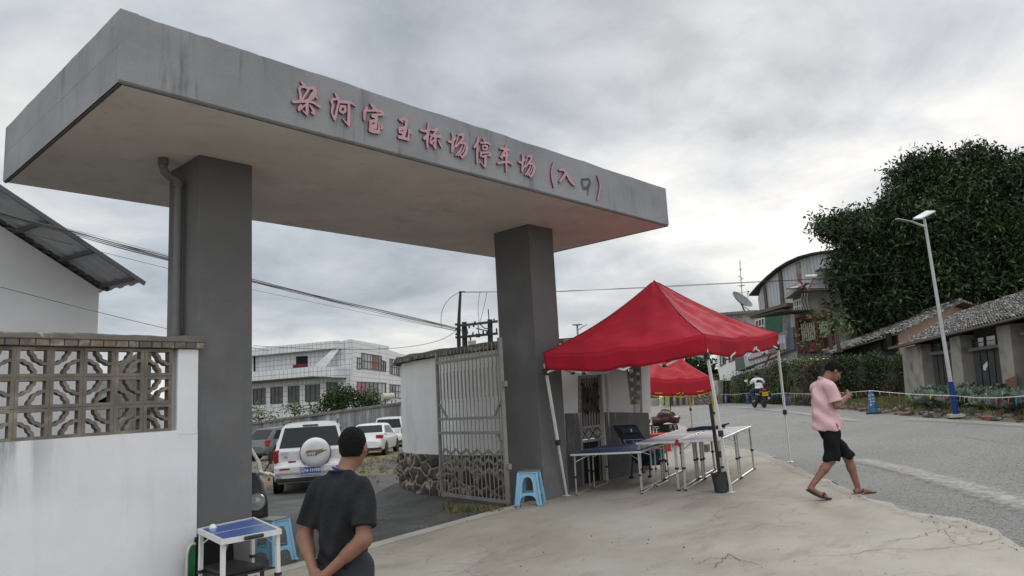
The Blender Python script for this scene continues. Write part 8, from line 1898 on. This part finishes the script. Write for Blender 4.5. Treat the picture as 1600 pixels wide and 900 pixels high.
torso = [('e', (0, -.20, .93), (.17, .14, .12)), ('e', (0, -.19, 1.08), (.17, .12, .16)), ('e', (0, -.15, 1.24), (.185, .12, .15)), ('c', (-.08, -.11, 1.36), (-.19, -.10, 1.31), .05, .06), ('c', (.08, -.11, 1.36), (.19, -.10, 1.31), .05, .06)]
arms = [('c', (-.21, -.10, 1.30), (-.35, .0, 1.10), .05, .04), ('c', (-.35, .0, 1.10), (-.34, .28, 1.06), .04, .028), ('c', (.21, -.10, 1.30), (.35, .0, 1.10), .05, .04), ('c', (.35, .0, 1.10), (.34, .28, 1.06), .04, .028)]
legs = [('c', (-.11, -.16, .90), (-.26, .26, .78), .09, .06), ('c', (-.26, .26, .78), (-.22, .05, .36), .058, .04), ('c', (.11, -.16, .90), (.24, .26, .78), .09, .06), ('c', (.24, .26, .78), (.20, .05, .36), .058, .04), ('c', (-.22, .0, .33), (-.23, .17, .31), .04, .035), ('c', (.20, .0, .33), (.21, .17, .31), .04, .035)]
hn = hand_prims((-.34, .27, 1.065), (0, .9, -.2), (.1, 0, -1), 1.0, 1., 1) + hand_prims((.34, .27, 1.065), (0, .9, -.2), (-.1, 0, -1), 1.0, 1., -1)
solid('body', torso + hp + arms + legs + hn + [('c', (0, -.12, 1.36), (0, -.05, 1.50), .055, .055)], M['skin'], RD, .014, .025)
def cutC(X, Y, Z): return np.maximum(np.maximum(.88 - Z, Z - 1.405), np.maximum(np.abs(X) - .30, -(Z - 1.15) - .3 + 0 * X + np.where(np.abs(X) > .24, 1.15 - 1.15 + .3 + (1.17 - 1.15), -.5)))
solid('white_tee', torso + [('c', (-.21, -.10, 1.30), (-.29, -.04, 1.19), .062, .06), ('c', (.21, -.10, 1.30), (.29, -.04, 1.19), .062, .06), ('e', (0, -.19, .94), (.18, .15, .1))], mat('white_tee_cloth', (.62, .62, .62), .9, .06, 6), RD, .013, .03, cut=lambda X, Y, Z: np.maximum(.90 - Z, Z - 1.41), noise=lambda X, Y, Z: .006 * np.sin(22 * Z + 15 * X), grow=.014)
for tx, zz_ in (('MAA', 1.275), ('WAVE', 1.205)): text_mesh('shirt_print', tx, .085, M['dark'], RD, ROOT[RD.name] @ frameM((0, -.292, zz_), (1, 0, 0), (0, 0.12, 1)), .012, bold=.006, sx=1.15)
solid('jeans', [('e', (0, -.19, .90), (.165, .14, .10))] + legs[:4], mat('blue_jeans', (.03, .05, .10), .9, .2, 8), RD, .014, .03, cut=lambda X, Y, Z: np.maximum(.36 - Z, Z - .95), grow=.014)
for sx in (-1, 1): solid('shoe', [('c', (sx * .22, -.02, .33), (sx * .225, .18, .31), .048, .04)], mat('pale_shoe', (.30, .27, .24), .8), RD, .014, .02)
solid('hair', [('e', HL(0, -.02, .032), (.084, .10, .10), HR), ('e', HL(0, -.05, -.02), (.07, .06, .06), HR)], M['hair'], RD, .012, .02, cut=cutHair((0, -.02, 1.56), -.06, .07, .85), grow=.005)
# rider and bike share one scale so that the pair keeps its size on the road
for o_ in (MC, RD): o_.scale = (sC,) * 3
# faint smoke drifting from a fire at the foot of the creeper wall
